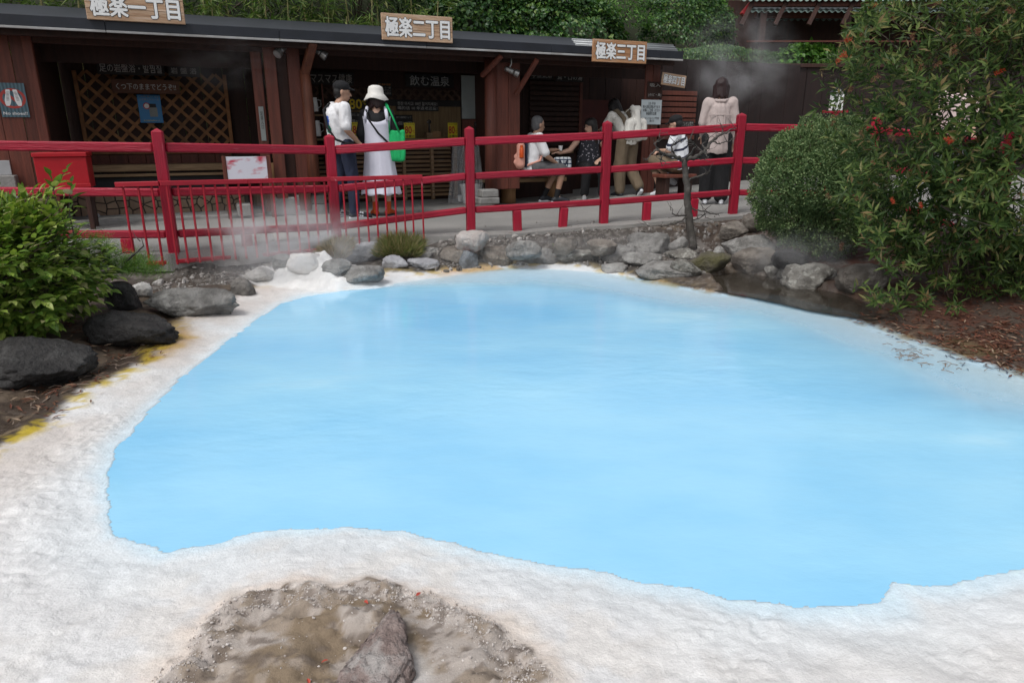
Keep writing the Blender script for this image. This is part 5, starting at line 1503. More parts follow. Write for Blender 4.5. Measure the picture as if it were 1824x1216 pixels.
class Person:
    """joint positions in the person's own frame: x to the right, y forward, z up"""
    def __init__(s, px, py, zg, facing, label, H=1.65, skin=SKIN, joints=None, head_yaw=0, head_pitch=0, Y=None, group='visitors at the booths'):
        p0 = at_z(px, py, zg) if Y is None else Vector((at_Y(px, py, Y).x, Y, zg))
        s.e = empty('person', p0, -R(facing), label, 'person', group)      # facing: degrees clockwise from away from the camera
        k = H / 1.65
        J = dict(pelvis=(0, 0, .92), waist=(0, 0, 1.04), chest=(0, 0, 1.24), neck=(0, -.01, 1.39), head=(0, .015, 1.535),
                 sl=(-.165, 0, 1.345), sr=(.165, 0, 1.345), el=(-.215, -.02, 1.08), er=(.215, -.02, 1.08), wl=(-.225, .06, .86), wr=(.225, .06, .86),
                 hl=(-.085, 0, .88), hr=(.085, 0, .88), kl=(-.09, .02, .47), kr=(.09, .02, .47), al=(-.09, -.01, .085), ar=(.09, -.01, .085),
                 tl=(-.10, .15, .03), tr=(.10, .15, .03))
        J.update(joints or {})
        s.J = {a: Vector(b) * k for a, b in J.items()}
        s.k = k; s.skin = skin
        s.yaw, s.pitch = R(head_yaw), R(head_pitch)
        s.handdir = {}
    def hp(s, x, y, z):
        """a point given in head units round the head centre"""
        M = Euler((s.pitch, 0, -s.yaw), 'XYZ').to_matrix()
        return s.J['head'] + M @ (Vector((x, y, z)) * s.k)
    def hrot(s):
        return (s.pitch, 0, -s.yaw)
    def body(s, curl=.6, hn=(0, 0, 1), bare_legs=True, bulk=1.0):
        J, k = s.J, s.k
        P = []
        P.append(('c', J['pelvis'], .125 * k * bulk, J['waist'], .115 * k * bulk))
        P.append(('c', J['waist'], .112 * k * bulk, J['chest'], .125 * k * bulk))
        P.append(('c', J['sl'].lerp(J['chest'], .25), .066 * k, J['sr'].lerp(J['chest'], .25), .07 * k))
        P.append(('c', J['chest'], .10 * k, J['neck'], .058 * k))
        P.append(('c', J['neck'], .052 * k, J['head'] - Vector((0, 0, .05 * k)), .052 * k))
        P.append(('e', s.hp(0, 0, .02), (.076 * k, .094 * k, .10 * k), s.hrot()))
        P.append(('e', s.hp(0, .022, -.05), (.058 * k, .070 * k, .068 * k), s.hrot()))
        P.append(('c', s.hp(0, .088, .008), .008 * k, s.hp(0, .107, -.03), .013 * k))      # nose
        for sx in (-1, 1):
            P.append(('e', s.hp(sx * .078, -.005, -.005), (.012 * k, .020 * k, .032 * k), s.hrot()))   # ears
        P.append(('c', s.hp(-.018, .083, -.062), .010 * k, s.hp(.018, .083, -.062), .010 * k))
        for a, b, c, side in (('sl', 'el', 'wl', -1), ('sr', 'er', 'wr', 1)):
            P.append(('c', J[a], .050 * k * bulk, J[b], .040 * k * bulk)); P.append(('c', J[b], .040 * k * bulk, J[c], .027 * k))
            d = s.handdir.get(c) or (J[c] - J[b])
            P += hand(J[c], d, side, hn, curl, k)
        for h, kn, a, t in (('hl', 'kl', 'al', 'tl'), ('hr', 'kr', 'ar', 'tr')):
            P.append(('c', J[h], .088 * k * bulk, J[kn], .055 * k)); 
            mid = J[kn].lerp(J[a], .3)
            P.append(('c', J[kn], .053 * k, mid, .053 * k)); P.append(('c', mid, .053 * k, J[a], .034 * k))
            P.append(('c', J[a], .034 * k, J[t], .028 * k))
        o_ = blob('body', P, s.skin, s.e, .0085, 2)
        for sx in (-1, 1):
            MB().ball((0, 0, 0), (.011 * k, .006 * k, .006 * k), 10, 6).build('eye', EYE, s.e, smooth=True, loc=s.hp(sx * .030, .090, .012)).rotation_euler = s.hrot()
            mb = MB().tube([s.hp(sx * .015, .094, .032), s.hp(sx * .032, .091, .036), s.hp(sx * .046, .083, .030)], .0035 * k, 6)
            mb.build('eyebrow', HAIRB, s.e)
        MB().tube([s.hp(-.022, .090, -.062), s.hp(0, .097, -.061), s.hp(.022, .090, -.062)], .0045 * k, 6).build('mouth', LIP, s.e)
        return o_
    def top(s, mat, sleeve=.5, infl=1.14, hem=None, name='shirt', wrinkle=.009, seed=1, collar=True, loose=1.0):
        """sleeve: 0 none, .5 short, 1 long"""
        J, k = s.J, s.k
        hem = J['pelvis'] + Vector((0, 0, -.03)) if hem is None else hem
        P = [('c', hem, .138 * k * infl * loose, J['waist'], .128 * k * infl * loose), ('c', J['waist'], .128 * k * infl * loose, J['chest'], .135 * k * infl),
             ('c', J['sl'].lerp(J['chest'], .2), .076 * k * infl, J['sr'].lerp(J['chest'], .2), .076 * k * infl),
             ('c', J['chest'], .11 * k * infl, J['neck'] - Vector((0, 0, .035 * k)), .062 * k)]
        for a, b, c in (('sl', 'el', 'wl'), ('sr', 'er', 'wr')):
            if sleeve >= 1:
                P += [('c', J[a], .066 * k * infl, J[b], .056 * k * infl), ('c', J[b], .054 * k * infl, J[c].lerp(J[b], .06), .042 * k * infl)]
            elif sleeve > 0:
                P.append(('c', J[a], .066 * k * infl, J[a].lerp(J[b], sleeve * 1.5), .066 * k * infl))
        return blob(name, P, mat, s.e, .011, 2, wrinkle, seed, hem.z - .05 * k)
    def pants(s, mat, length=1.0, infl=1.15, name='trousers', wrinkle=.008, seed=2, taper=1.0):
        J, k = s.J, s.k
        P = [('c', J['pelvis'] + Vector((0, 0, .05 * k)), .128 * k * infl, J['pelvis'], .132 * k * infl)]
        for h, kn, a in (('hl', 'kl', 'al'), ('hr', 'kr', 'ar')):
            P.append(('c', J['pelvis'], .11 * k * infl, J[h], .10 * k * infl))
            if length <= .5:
                P.append(('c', J[h], .098 * k * infl, J[h].lerp(J[kn], length * 2), .082 * k * infl))
            else:
                P.append(('c', J[h], .098 * k * infl, J[kn], .070 * k * infl * taper))
                P.append(('c', J[kn], .069 * k * infl * taper, J[kn].lerp(J[a], (length - .5) * 2), .058 * k * infl * taper))
        return blob(name, P, mat, s.e, .011, 2, wrinkle, seed)
    def shoes(s, mat, sole=None, size=1.0, socks=None, sock_h=.12, stripe=None):
        J, k = s.J, s.k
        for a, t in (('al', 'tl'), ('ar', 'tr')):
            A, T = J[a], J[t]
            d = (T - A); fl = Vector((d.x, d.y, 0))
            f = d.normalized()
            up = Vector((0, 0, 1)); up = (up - f * up.dot(f)).normalized()
            heel = A - up * .03 * k - Vector((fl.x, fl.y, 0)).normalized() * .03 * k if fl.length > 1e-3 else A
            P = [('c', heel - up * .010 * k, .040 * k * size, A.lerp(T, .45) - up * .005 * k, .042 * k * size), ('c', A.lerp(T, .45) - up * .008 * k, .042 * k * size, T + f * .015 * k, .036 * k * size), ('c', A - up * .02 * k, .040 * k, A + up * .012 * k, .041 * k)]
            o_ = blob('shoe', P, mat, s.e, .009, 2)
            if sole is not None:
                P = [('c', heel - up * .043 * k, .030 * k * size, A.lerp(T, .5) - up * .043 * k, .034 * k * size), ('c', A.lerp(T, .5) - up * .043 * k, .034 * k * size, T + f * .018 * k - up * .020 * k, .030 * k * size)]
                b2 = blob('sole', P, sole, s.e, .009, 1); b2.parent = o_
            if stripe is not None:
                for q in (.28, .42, .56):
                    c = A.lerp(T, q)
                    sd = f.cross(up)
                    MB().beam(c + sd * .036 * k - up * .03 * k, c + sd * .030 * k + up * .030 * k - f * .012, .010, .020, f).build('stripe', stripe, o_)
                    MB().beam(c - sd * .036 * k - up * .03 * k, c - sd * .030 * k + up * .030 * k - f * .012, .010, .020, f).build('stripe', stripe, o_)
            if socks is not None:
                kn = J['kl' if a == 'al' else 'kr']
                blob('sock', [('c', A - up * .01, .040 * k, A.lerp(kn, sock_h / max(.01, (kn - A).length)), .043 * k)], socks, s.e, .009, 1)
    def hair_short(s, mat, front=.02):
        P = [('e', s.hp(0, -.018, .050), (.084 * s.k, .098 * s.k, .088 * s.k), s.hrot()), ('e', s.hp(0, -.045, -.005), (.080 * s.k, .066 * s.k, .085 * s.k), s.hrot())]
        return blob('hair', P, mat, s.e, .010, 1, .004, 7)
    def hair_long(s, mat, length=.2, front=True):
        k = s.k
        P = [('e', s.hp(0, -.014, .045), (.092 * k, .104 * k, .095 * k), s.hrot())]
        for i in range(9):
            a = math.pi * (i / 8) + math.pi
            x, y = .078 * math.cos(a), .070 * math.sin(a) - .005
            if front is False and y > -.02: continue
            P.append(('c', s.hp(x, y, .02), .034 * k, s.hp(x * 1.06, y * 1.05, -length + .02 * math.sin(i * 2.1)), .024 * k))
        return blob('hair', P, mat, s.e, .010, 1, .005, 9)

M_TEE = cloth('white_tee', (.74, .74, .76), .95)
M_JEAN = cloth('navy_denim', (.016, .022, .050), .7)
M_BLKC = cloth('black_cloth', (.010, .010, .012), .7)
M_DRESS = cloth('white_dress', (.68, .68, .78), .94)
M_GREENB = cloth('green_bag', (.012, .42, .13), .9)
M_CANV = cloth('white_canvas', (.70, .68, .63), .93)
M_KHAKI = cloth('khaki_cloth', (.165, .125, .082), .85)
M_BEIGE = cloth('beige_shirt', (.46, .385, .365), .93)
M_PINK = cloth('pink_backpack', (.72, .36, .28), .92)
M_ORNG = cloth('orange_cloth', (.50, .075, .012), .8)
M_GREYC = cloth('grey_shorts', (.10, .10, .105), .8)
M_SHOEW = pm('white_shoe', (.70, .72, .76), (.62, .64, .68), 12, .5)
M_SHOEG = pm('grey_shoe', (.36, .36, .36), (.10, .10, .11), 26, .6)
M_SHOED = pm('dark_shoe', (.022, .026, .034), (.014, .016, .02), 20, .6)
M_HAT = cloth('white_hat', (.72, .70, .66), .95)
M_ORBOT = pm('orange_bottle', (.62, .09, .01), (.58, .08, .01), 5, .3)
# floral and plaid and striped cloths
def voronoi_cloth(name, base, dots, scale=26, th=.16):
    m, nt, p, out = new_mat(name)
    tc = nd(nt, 'ShaderNodeTexCoord'); vo = nd(nt, 'ShaderNodeTexVoronoi', Scale=scale); nt.links.new(tc.outputs['Object'], vo.inputs['Vector'])
    rp = nd(nt, 'ShaderNodeValToRGB'); rp.color_ramp.interpolation = 'CONSTANT'
    rp.color_ramp.elements[0].color = rgba(dots); rp.color_ramp.elements[1].position = th * 1.6; rp.color_ramp.elements[1].color = rgba(base)
    nt.links.new(vo.outputs['Distance'], rp.inputs[0])
    hm = nd(nt, 'ShaderNodeMix', data_type='RGBA'); hm.inputs[0].default_value = .5
    nt.links.new(rp.outputs[0], p.inputs['Base Color']); p.inputs['Roughness'].default_value = .85
    return m
M_FLOR = voronoi_cloth('floral_cloth', (.014, .015, .022), (.34, .32, .36))
def band_cloth(name, base, stripe, axis, freq, th, rot=(0, 0, 0), second=None):
    m, nt, p, out = new_mat(name)
    tc = nd(nt, 'ShaderNodeTexCoord'); mp = nd(nt, 'ShaderNodeMapping'); mp.inputs['Rotation'].default_value = rot; nt.links.new(tc.outputs['Object'], mp.inputs[0])
    sp = nd(nt, 'ShaderNodeSeparateXYZ'); nt.links.new(mp.outputs[0], sp.inputs[0])
    def stripe_fac(ax):
        mu = nd(nt, 'ShaderNodeMath', operation='MULTIPLY'); mu.inputs[1].default_value = freq; nt.links.new(sp.outputs[ax], mu.inputs[0])
        fr = nd(nt, 'ShaderNodeMath', operation='FRACT'); nt.links.new(mu.outputs[0], fr.inputs[0])
        gt = nd(nt, 'ShaderNodeMath', operation='LESS_THAN'); gt.inputs[1].default_value = th; nt.links.new(fr.outputs[0], gt.inputs[0])
        return gt.outputs[0]
    mx = nd(nt, 'ShaderNodeMix', data_type='RGBA'); mx.inputs[6].default_value = rgba(base); mx.inputs[7].default_value = rgba(stripe)
    nt.links.new(stripe_fac(axis), mx.inputs[0])
    c = mx.outputs[2]
    if second:
        m2 = nd(nt, 'ShaderNodeMix', data_type='RGBA'); m2.inputs[7].default_value = rgba(second[1]); nt.links.new(c, m2.inputs[6])
        h = nd(nt, 'ShaderNodeMath', operation='MULTIPLY'); h.inputs[1].default_value = .6; nt.links.new(stripe_fac(second[0]), h.inputs[0]); nt.links.new(h.outputs[0], m2.inputs[0])
        c = m2.outputs[2]
    nt.links.new(c, p.inputs['Base Color']); p.inputs['Roughness'].default_value = .85
    return m
M_STRIPE = band_cloth('striped_shirt', (.70, .72, .76), (.018, .022, .05), 2, 8.5, .28, (0, R(25), 0))
M_PLAID = band_cloth('plaid_bag', (.55, .58, .60), (.03, .05, .09), 2, 16, .3, (0, 0, 0), (0, (.03, .05, .09)))

def strap(name, pts, w, mat, parent, th=.006):
    """flat band along points"""
    pts = [Vector(p) for p in pts]
    return MB().tube(pts, w / 2, 8).build(name, mat, parent, smooth=True)

# 1: man in a black cap, white tee, navy jeans, looking right into the stall
p = Person(622, 388, 0.0, 52, 'man in a black cap, white printed tee and navy jeans standing at the counter', 1.67, SKIN2, head_yaw=22, head_pitch=-6,
           joints=dict(pelvis=(-.03, -.02, .90), waist=(-.03, -.04, 1.03), chest=(-.01, -.06, 1.23), neck=(0, -.03, 1.385), head=(0, .02, 1.52), sl=(-.17, -.05, 1.34), sr=(.175, -.05, 1.335),
                       er=(.23, -.06, 1.08), wr=(.20, .10, .93), el=(-.21, .0, 1.09), wl=(-.17, .14, .90), kr=(.10, .04, .47), ar=(.13, .02, .085), tr=(.16, .19, .03), hl=(-.10, -.02, .87), kl=(-.12, -.02, .46), al=(-.16, -.10, .085), tl=(-.19, .06, .03)))
p.body(.9)
tee = p.top(M_TEE, .55, 1.10, loose=1.04, seed=3)
p.pants(M_JEAN, 1.0, 1.0, seed=4, taper=1.08)
p.shoes(M_SHOED, M_SHOEW, stripe=M_SHOEW)
p.hair_short(HAIRB)
k = p.k
blob('cap', [('e', p.hp(0, -.012, .062), (.094, .108, .078), p.hrot()), ('c', p.hp(-.05, .09, .048), .014, p.hp(.05, .09, .048), .014), ('c', p.hp(-.035, .14, .040), .012, p.hp(.035, .14, .040), .012), ('c', p.hp(0, .09, .048), .018, p.hp(0, .15, .038), .010)], M_BLKC, p.e, .010, 2)
# back print on the cloth itself: a blue shape over a green one, a line of letters
tm = tee.data
tm.materials.append(pm('print_blue', (.03, .10, .42), (.03, .08, .34), 8, .8)); tm.materials.append(pm('print_green', (.01, .20, .12), (.01, .16, .1), 8, .8))
for f_p in tm.polygons:
    c = f_p.center
    if c.y < -.08:
        if ((c.x + .02) / .06) ** 2 + ((c.z - 1.19 * k) / .06) ** 2 < 1 + .3 * math.sin(c.x * 90): f_p.material_index = 1
        elif ((c.x + .00) / .055) ** 2 + ((c.z - 1.09 * k) / .05) ** 2 < 1 + .3 * math.sin(c.x * 110): f_p.material_index = 2
t_ = lettering(p.e, 'OAKS', MATS['print_green'], 0, 0.985 * k, .15, .03, -.232 * k, .05)
strap('strap', [(-.12, -.10, 1.41), (-.06, -.215, 1.33), (.06, -.235, 1.12), (.16, -.18, .98), (.21, -.06, .93)], .030, M_BLKC, p.e)
b = empty('waist_bag', p.e.matrix_basis @ Vector((.20, -.03, .86)), -R(52), 'black crossbody pouch at the hip of the man in the cap', 'bag')
blob('pouch', [('c', (-.0, -.04, .0), .035, (.0, .06, .0), .035), ('c', (0, -.04, .06), .030, (0, .06, .06), .030)], M_BLKC, b, .01, 2)
MB().cbox(.026, .034, -.05, .06, .045, .053, .002).build('zip', M_GREYM, b)
MB().tube([p.J['wr'] + Vector((-.03, .01, .035)), p.J['wr'] + Vector((.0, -.035, .03)), p.J['wr'] + Vector((.032, .01, .035))], .008, 8).build('watch', M_BLKC, p.e)

# 2: woman in a white bucket hat and long white dress, back to the camera
p = Person(681, 384, 0.0, -6, 'woman in a white bucket hat and long white dress with her back turned', 1.58, SKIN, head_yaw=14, head_pitch=-4,
           joints=dict(wl=(-.17, .10, .90), el=(-.23, -.03, 1.09), wr=(.14, .16, .95), er=(.225, -.02, 1.09), al=(-.085, -.01, .085), ar=(.09, 0, .085), tl=(-.14, .13, .03), tr=(.15, .13, .03)))
p.body(.7)
p.top(M_BLKC, 1, 1.03, name='sleeved_top', wrinkle=.003)
k = p.k
mb = MB()
prof = [(.255, .30), (.250, .325), (.225, .45), (.20, .65), (.182, .85), (.170, 1.02), (.168, 1.10), (.178, 1.20), (.186, 1.26)]
N = 64
vs, fs_ = [], []
for (r_, z_) in prof:
    for i in range(N):
        a = 2 * math.pi * i / N
        fold = 1 + (.07 * math.sin(a * 9 + z_ * 3) + .035 * math.sin(a * 17 + 1)) * max(0, (1.02 - z_)) * .9
        zz = z_ + (.012 * math.sin(a * 7) if z_ < .32 else 0)
        if z_ > 1.25: zz = 1.24 + .09 * abs(math.cos(a)) ** 2
        flat_ = .90 if z_ > 1.0 else .90 + (1.0 - z_) * .08
        vs.append((r_ * 1.06 * fold * math.cos(a) * k, r_ * fold * flat_ * math.sin(a) * k - .005, zz * k))
for j in range(len(prof) - 1):
    for i in range(N):
        a, b = j * N + i, j * N + (i + 1) % N
        fs_.append((a, b, b + N, a + N))
o = MB().add(vs, fs_).build('dress', M_DRESS, p.e, smooth=True)
sm = o.modifiers.new('t', 'SOLIDIFY'); sm.thickness = .006
for sx in (-1, 1):
    strap('shoulder_strap', [(sx * .145 * k, -.12 * k, 1.26 * k), (sx * .135 * k, -.115 * k, 1.35 * k), (sx * .12 * k, -.03 * k, 1.425 * k), (sx * .11 * k, .08 * k, 1.38 * k)], .045, M_DRESS, p.e)
p.shoes(M_ORNG, M_SHOED, .95, socks=M_ORNG, sock_h=.10)
p.hair_long(HAIRR, .09)
h = MB()
prof = [(.165, -.035), (.168, -.028), (.128, .035), (.112, .05), (.108, .10), (.096, .135), (.06, .152), (.001, .157)]
vs, fs_ = [], []
N = 36
for r_, z_ in prof:
    for i in range(N):
        a = 2 * math.pi * i / N
        w_ = 1 + (.05 * math.sin(a * 4 + 1) + .03 * math.sin(a * 7)) * (1 if z_ < 0 else .15)
        vs.append(p.hp(r_ * w_ * math.cos(a) * .93, r_ * w_ * math.sin(a) - .008, z_ + .018 + (.012 * math.sin(a * 3) if z_ < 0 else 0)))
for j in range(len(prof) - 1):
    for i in range(N):
        a, b = j * N + i, j * N + (i + 1) % N
        fs_.append((a, b, b + N, a + N))
o = h.add(vs, fs_).build('bucket_hat', M_HAT, p.e, smooth=True); sm = o.modifiers.new('t', 'SOLIDIFY'); sm.thickness = .005
strap('crossbody_strap', [(-.13 * k, -.10 * k, 1.40 * k), (-.10 * k, -.155 * k, 1.28 * k), (.02 * k, -.165 * k, 1.10 * k), (.16 * k, -.13 * k, .96 * k)], .024, M_BLKC, p.e)
bb_ = empty('tote_bag', p.e.matrix_basis @ Vector((.225, -.06, .70)), -R(-6), 'bright green tote bag hanging from the shoulder of the woman in white', 'bag')
blob('bag_body', [('c', (-.085, 0, .03), .03, (.085, 0, .03), .03), ('c', (-.10, 0, .20), .034, (.10, 0, .20), .034), ('c', (-.11, 0, .36), .026, (.10, 0, .37), .026), ('c', (-.1, 0, .2), .03, (-.1, 0, .36), .026), ('c', (.09, 0, .03), .03, (.1, 0, .36), .026), ('c', (-.085, 0, .03), .03, (-.1, 0, .2), .034), ('c', (-.04, 0, .05), .035, (-.04, 0, .34), .03), ('c', (.04, 0, .05), .035, (.04, 0, .34), .03), ('c', (0, 0, .05), .038, (0, 0, .34), .03)], M_GREENB, bb_, .011, 3, .008)
strap('handle', [(-.07, -.02, .37), (-.075, -.03, .55), (-.10, .02, .70), (-.11, .07, .72)], .022, M_GREENB, bb_)
strap('handle', [(.05, -.02, .37), (-.02, -.03, .55), (-.085, .02, .695), (-.10, .07, .72)], .022, M_GREENB, bb_)

# 3: grey-haired man seated on the bench, pink backpack
SZ = .44
def seated(**kw):
    j = dict(pelvis=(0, 0, SZ + .10), waist=(0, .01, SZ + .22), chest=(0, .03, SZ + .43), neck=(0, .05, SZ + .57), head=(0, .085, SZ + .705), sl=(-.165, .035, SZ + .53), sr=(.165, .035, SZ + .53),
             el=(-.22, .10, SZ + .30), er=(.22, .10, SZ + .30), wl=(-.16, .32, SZ + .22), wr=(.16, .32, SZ + .22), hl=(-.09, .03, SZ + .085), hr=(.09, .03, SZ + .085),
             kl=(-.11, .43, SZ + .055), kr=(.11, .43, SZ + .055), al=(-.11, .38, .085), ar=(.11, .38, .085), tl=(-.12, .54, .03), tr=(.12, .54, .03))
    j.update(kw); return j
p = Person(948, 366, .02, 72, 'grey-haired man in a white tee and grey shorts seated sideways on the bench', 1.66, SKIN2, head_yaw=-12, head_pitch=-4, Y=10.75,
           joints=seated(er=(.21, .14, SZ + .27), wr=(.10, .36, SZ + .14), wl=(-.20, .42, SZ + .34), el=(-.24, .18, SZ + .32), kl=(-.12, .43, SZ + .06), al=(-.13, .24, .085), tl=(-.14, .36, .03), ar=(.10, .36, .085), tr=(.12, .52, .03), kr=(.12, .44, SZ + .05)))
p.body(1.0)
p.top(M_TEE, .55, 1.12, loose=1.08, seed=11)
p.pants(M_GREYC, .48, 1.18, 'shorts')
p.shoes(M_SHOED, M_SHOEW, 1.05, socks=M_BLKC, sock_h=.13)
p.hair_short(HAIRG)
pe = p
bk = empty('backpack', p.e.matrix_basis @ Vector((0, -.20, SZ + .08)), -R(72), 'pink backpack with an orange bottle on the seated grey-haired man', 'bag')
blob('pack', [('c', (-.09, -.03, .07), .075, (.09, -.03, .07), .075), ('c', (-.09, -.02, .32), .065, (.09, -.02, .32), .065), ('c', (-.09, -.03, .07), .075, (-.09, -.02, .32), .065), ('c', (.09, -.03, .07), .075, (.09, -.02, .32), .065), ('c', (0, -.03, .07), .085, (0, -.02, .34), .07), ('c', (-.05, -.09, .10), .05, (.05, -.09, .10), .05), ('c', (-.05, -.09, .18), .045, (.05, -.09, .18), .045)], M_PINK, bk, .012, 3, .006)
MB().cbox(-.15, .15, .045, .068, .02, .40, .01).build('back_pad', M_JEAN, bk)
for sx in (-1, 1):
    strap('shoulder_strap', [(sx * .10, .05, .38), (sx * .11, .14, .47), (sx * .12, .28, .45), (sx * .14, .36, .32), (sx * .16, .26, .12), (sx * .13, .06, .05)], .036, M_PINK, bk)
bo = empty('bottle', p.e.matrix_basis @ Vector((.155, -.23, SZ + .24)), 0, 'orange bottle in the side pocket of the pink backpack', 'bottle')
MB().lathe([(.001, 0), (.032, .002), (.034, .02), (.034, .12), (.022, .15), (.001, .15)], n=16).build('body', M_ORBOT, bo, smooth=True)
MB().lathe([(.022, .15), (.022, .185), (.001, .186)], n=16).build('lid', M_ORBOT, bo)
cu = empty('paper_cup', p.e.matrix_basis @ (p.J['wl'] + Vector((.03, .10, -.01))), 0, 'small white cup held by the grey-haired man', 'cup')
MB().lathe([(.024, 0), (.026, .001), (.034, .075), (.030, .075), (.022, .008)], n=14).build('body', M_WHITE, cu)
q = at_Y(1003, 290, 10.75)
pl = empty('plaid_bag', (q.x, q.y + .15, SZ + .03), R(10), 'blue and white plaid bag beside the grey-haired man', 'bag')
blob('bag_body', [('c', (-.1, 0, .05), .05, (.1, 0, .05), .05), ('c', (-.1, 0, .19), .045, (.1, 0, .19), .045), ('c', (-.1, 0, .05), .05, (-.1, 0, .19), .045), ('c', (.1, 0, .05), .05, (.1, 0, .19), .045), ('c', (0, 0, .05), .055, (0, 0, .19), .05)], M_PLAID, pl, .011, 2)
strap('handle', [(-.06, -.05, .20), (-.02, -.065, .12), (.03, -.065, .12), (.07, -.05, .20)], .022, M_JEAN, pl)

# 4: long-haired woman seated, facing the path, dark floral top
p = Person(1046, 343, .03, 172, 'black-haired woman in a dark floral top seated on the bench, head turned aside', 1.62, SKIN, head_yaw=68, head_pitch=-6, Y=11.35,
           joints=seated(el=(-.30, .12, SZ + .28), wl=(-.10, .34, SZ + .20), er=(.34, .12, SZ + .34), wr=(.52, .20, SZ + .30), kl=(-.13, .42, SZ + .06), kr=(.12, .42, SZ + .06), al=(-.16, .36, .085), ar=(.14, .36, .085), tl=(-.19, .51, .03), tr=(.17, .51, .03)))
p.handdir['wr'] = Vector((.9, .3, .1))
p.body(.6, bulk=1.08)
p.top(M_FLOR, 0, 1.22, loose=1.25, seed=13)
p.pants(M_BLKC, .95, 1.2)
p.shoes(M_SHOEG, M_SHOEW, 1.0)
p.hair_long(HAIRB, .30)
gl = MB().tube([p.hp(-.05, .098, .012), p.hp(0, .106, .014), p.hp(.05, .098, .012), p.hp(.078, .0, .012)], .003, 6).build('spectacles', M_GREYM, p.e)

# 5: woman bending into the stall, white drawstring bag on her back
p = Person(1110, 345, .06, -28, 'stooping woman in khaki dungarees with a white drawstring bag on her back', 1.66, SKIN, head_pitch=-38, Y=11.3,
           joints=dict(pelvis=(0, -.06, .90), waist=(0, .0, 1.02), chest=(0, .14, 1.17), neck=(0, .24, 1.28), head=(0, .33, 1.38), sl=(-.165, .17, 1.26), sr=(.165, .17, 1.26), el=(-.20, .30, 1.05), er=(.20, .32, 1.05), wl=(-.10, .50, 1.05), wr=(.10, .50, 1.05),
                       kr=(.12, .02, .47), ar=(.17, -.20, .15), tr=(.19, -.14, .02), hl=(-.085, -.05, .87), hr=(.085, -.05, .87), kl=(-.09, .0, .46), al=(-.09, -.02, .085), tl=(-.1, .14, .03)))
p.body(.6)
p.top(M_CANV, 1, 1.02, seed=15)
p.pants(M_KHAKI, .95, 1.06, taper=1.4, name='dungarees')
for sx in (-1, 1):
    strap('dungaree_strap', [(sx * .05, -.10, 1.05), (sx * .07, -.02, 1.22), (sx * .10, .12, 1.33), (sx * .11, .26, 1.30)], .07, M_KHAKI, p.e)
p.shoes(M_SHOED, M_SHOEW)
p.hair_long(HAIRB, .16)
dbg = empty('drawstring_bag', p.e.matrix_basis @ Vector((.07, -.17, .90)), -R(-28), 'white canvas drawstring bag on the stooping woman', 'bag')
blob('bag_body', [('c', (-.15, 0, .05), .07, (.15, 0, .05), .07), ('c', (-.12, .02, .25), .075, (.12, .02, .25), .075), ('c', (-.04, .04, .46), .05, (.04, .04, .46), .05), ('c', (-.15, 0, .05), .07, (-.12, .02, .25), .075), ('c', (.15, 0, .05), .07, (.12, .02, .25), .075), ('c', (0, 0, .05), .085, (0, .03, .4), .075)], M_CANV, dbg, .012, 2, .012)
for sx in (-1, 1):
    strap('cord', [(sx * .03, .03, .46), (sx * .06, .10, .47), (sx * .10, .22, .38)], .014, M_CANV, dbg)

# 6: seated person in a black cap and a striped shirt
p = Person(1205, 338, .08, -62, 'seated visitor in a black cap and navy striped white shirt, legs crossed', 1.6, SKIN, head_yaw=0, head_pitch=-14, Y=10.9,
           joints=seated(kr=(.10, .42, SZ + .03), ar=(.10, .30, .10), tr=(.10, .42, .04), kl=(-.05, .40, SZ + .15), al=(.16, .22, SZ - .10), tl=(.20, .10, SZ - .20), wl=(-.02, .30, SZ + .30), wr=(.02, .30, SZ + .28)))
p.body(.9)
p.top(M_STRIPE, .5, 1.18, loose=1.1, seed=17)
p.pants(M_KHAKI, .55, 1.18, 'shorts')
p.shoes(M_SHOEW, M_SHOEW, 1.0)
p.hair_short(HAIRB)
blob('cap', [('e', p.hp(0, -.012, .062), (.094, .108, .075), p.hrot()), ('c', p.hp(-.05, .09, .045), .014, p.hp(.05, .09, .045), .014), ('c', p.hp(-.035, .15, .034), .012, p.hp(.035, .15, .034), .012), ('c', p.hp(0, .09, .045), .018, p.hp(0, .16, .032), .010)], M_BLKC, p.e, .010, 2)

st = empty('stool', (p.e.location.x, p.e.location.y, .06), FA, 'dark wooden bench block under the seated visitor in the cap', 'bench')
MB().cbox(-.35, .25, -.16, .18, SZ - .10, SZ - .05, .008).build('seat', M_WOODR, st)
MB().cbox(-.30, -.22, -.12, .14, 0, SZ - .102, .006).build('leg', M_WOODD, st)
MB().cbox(.12, .20, -.12, .14, 0, SZ - .102, .006).build('leg', M_WOODD, st)

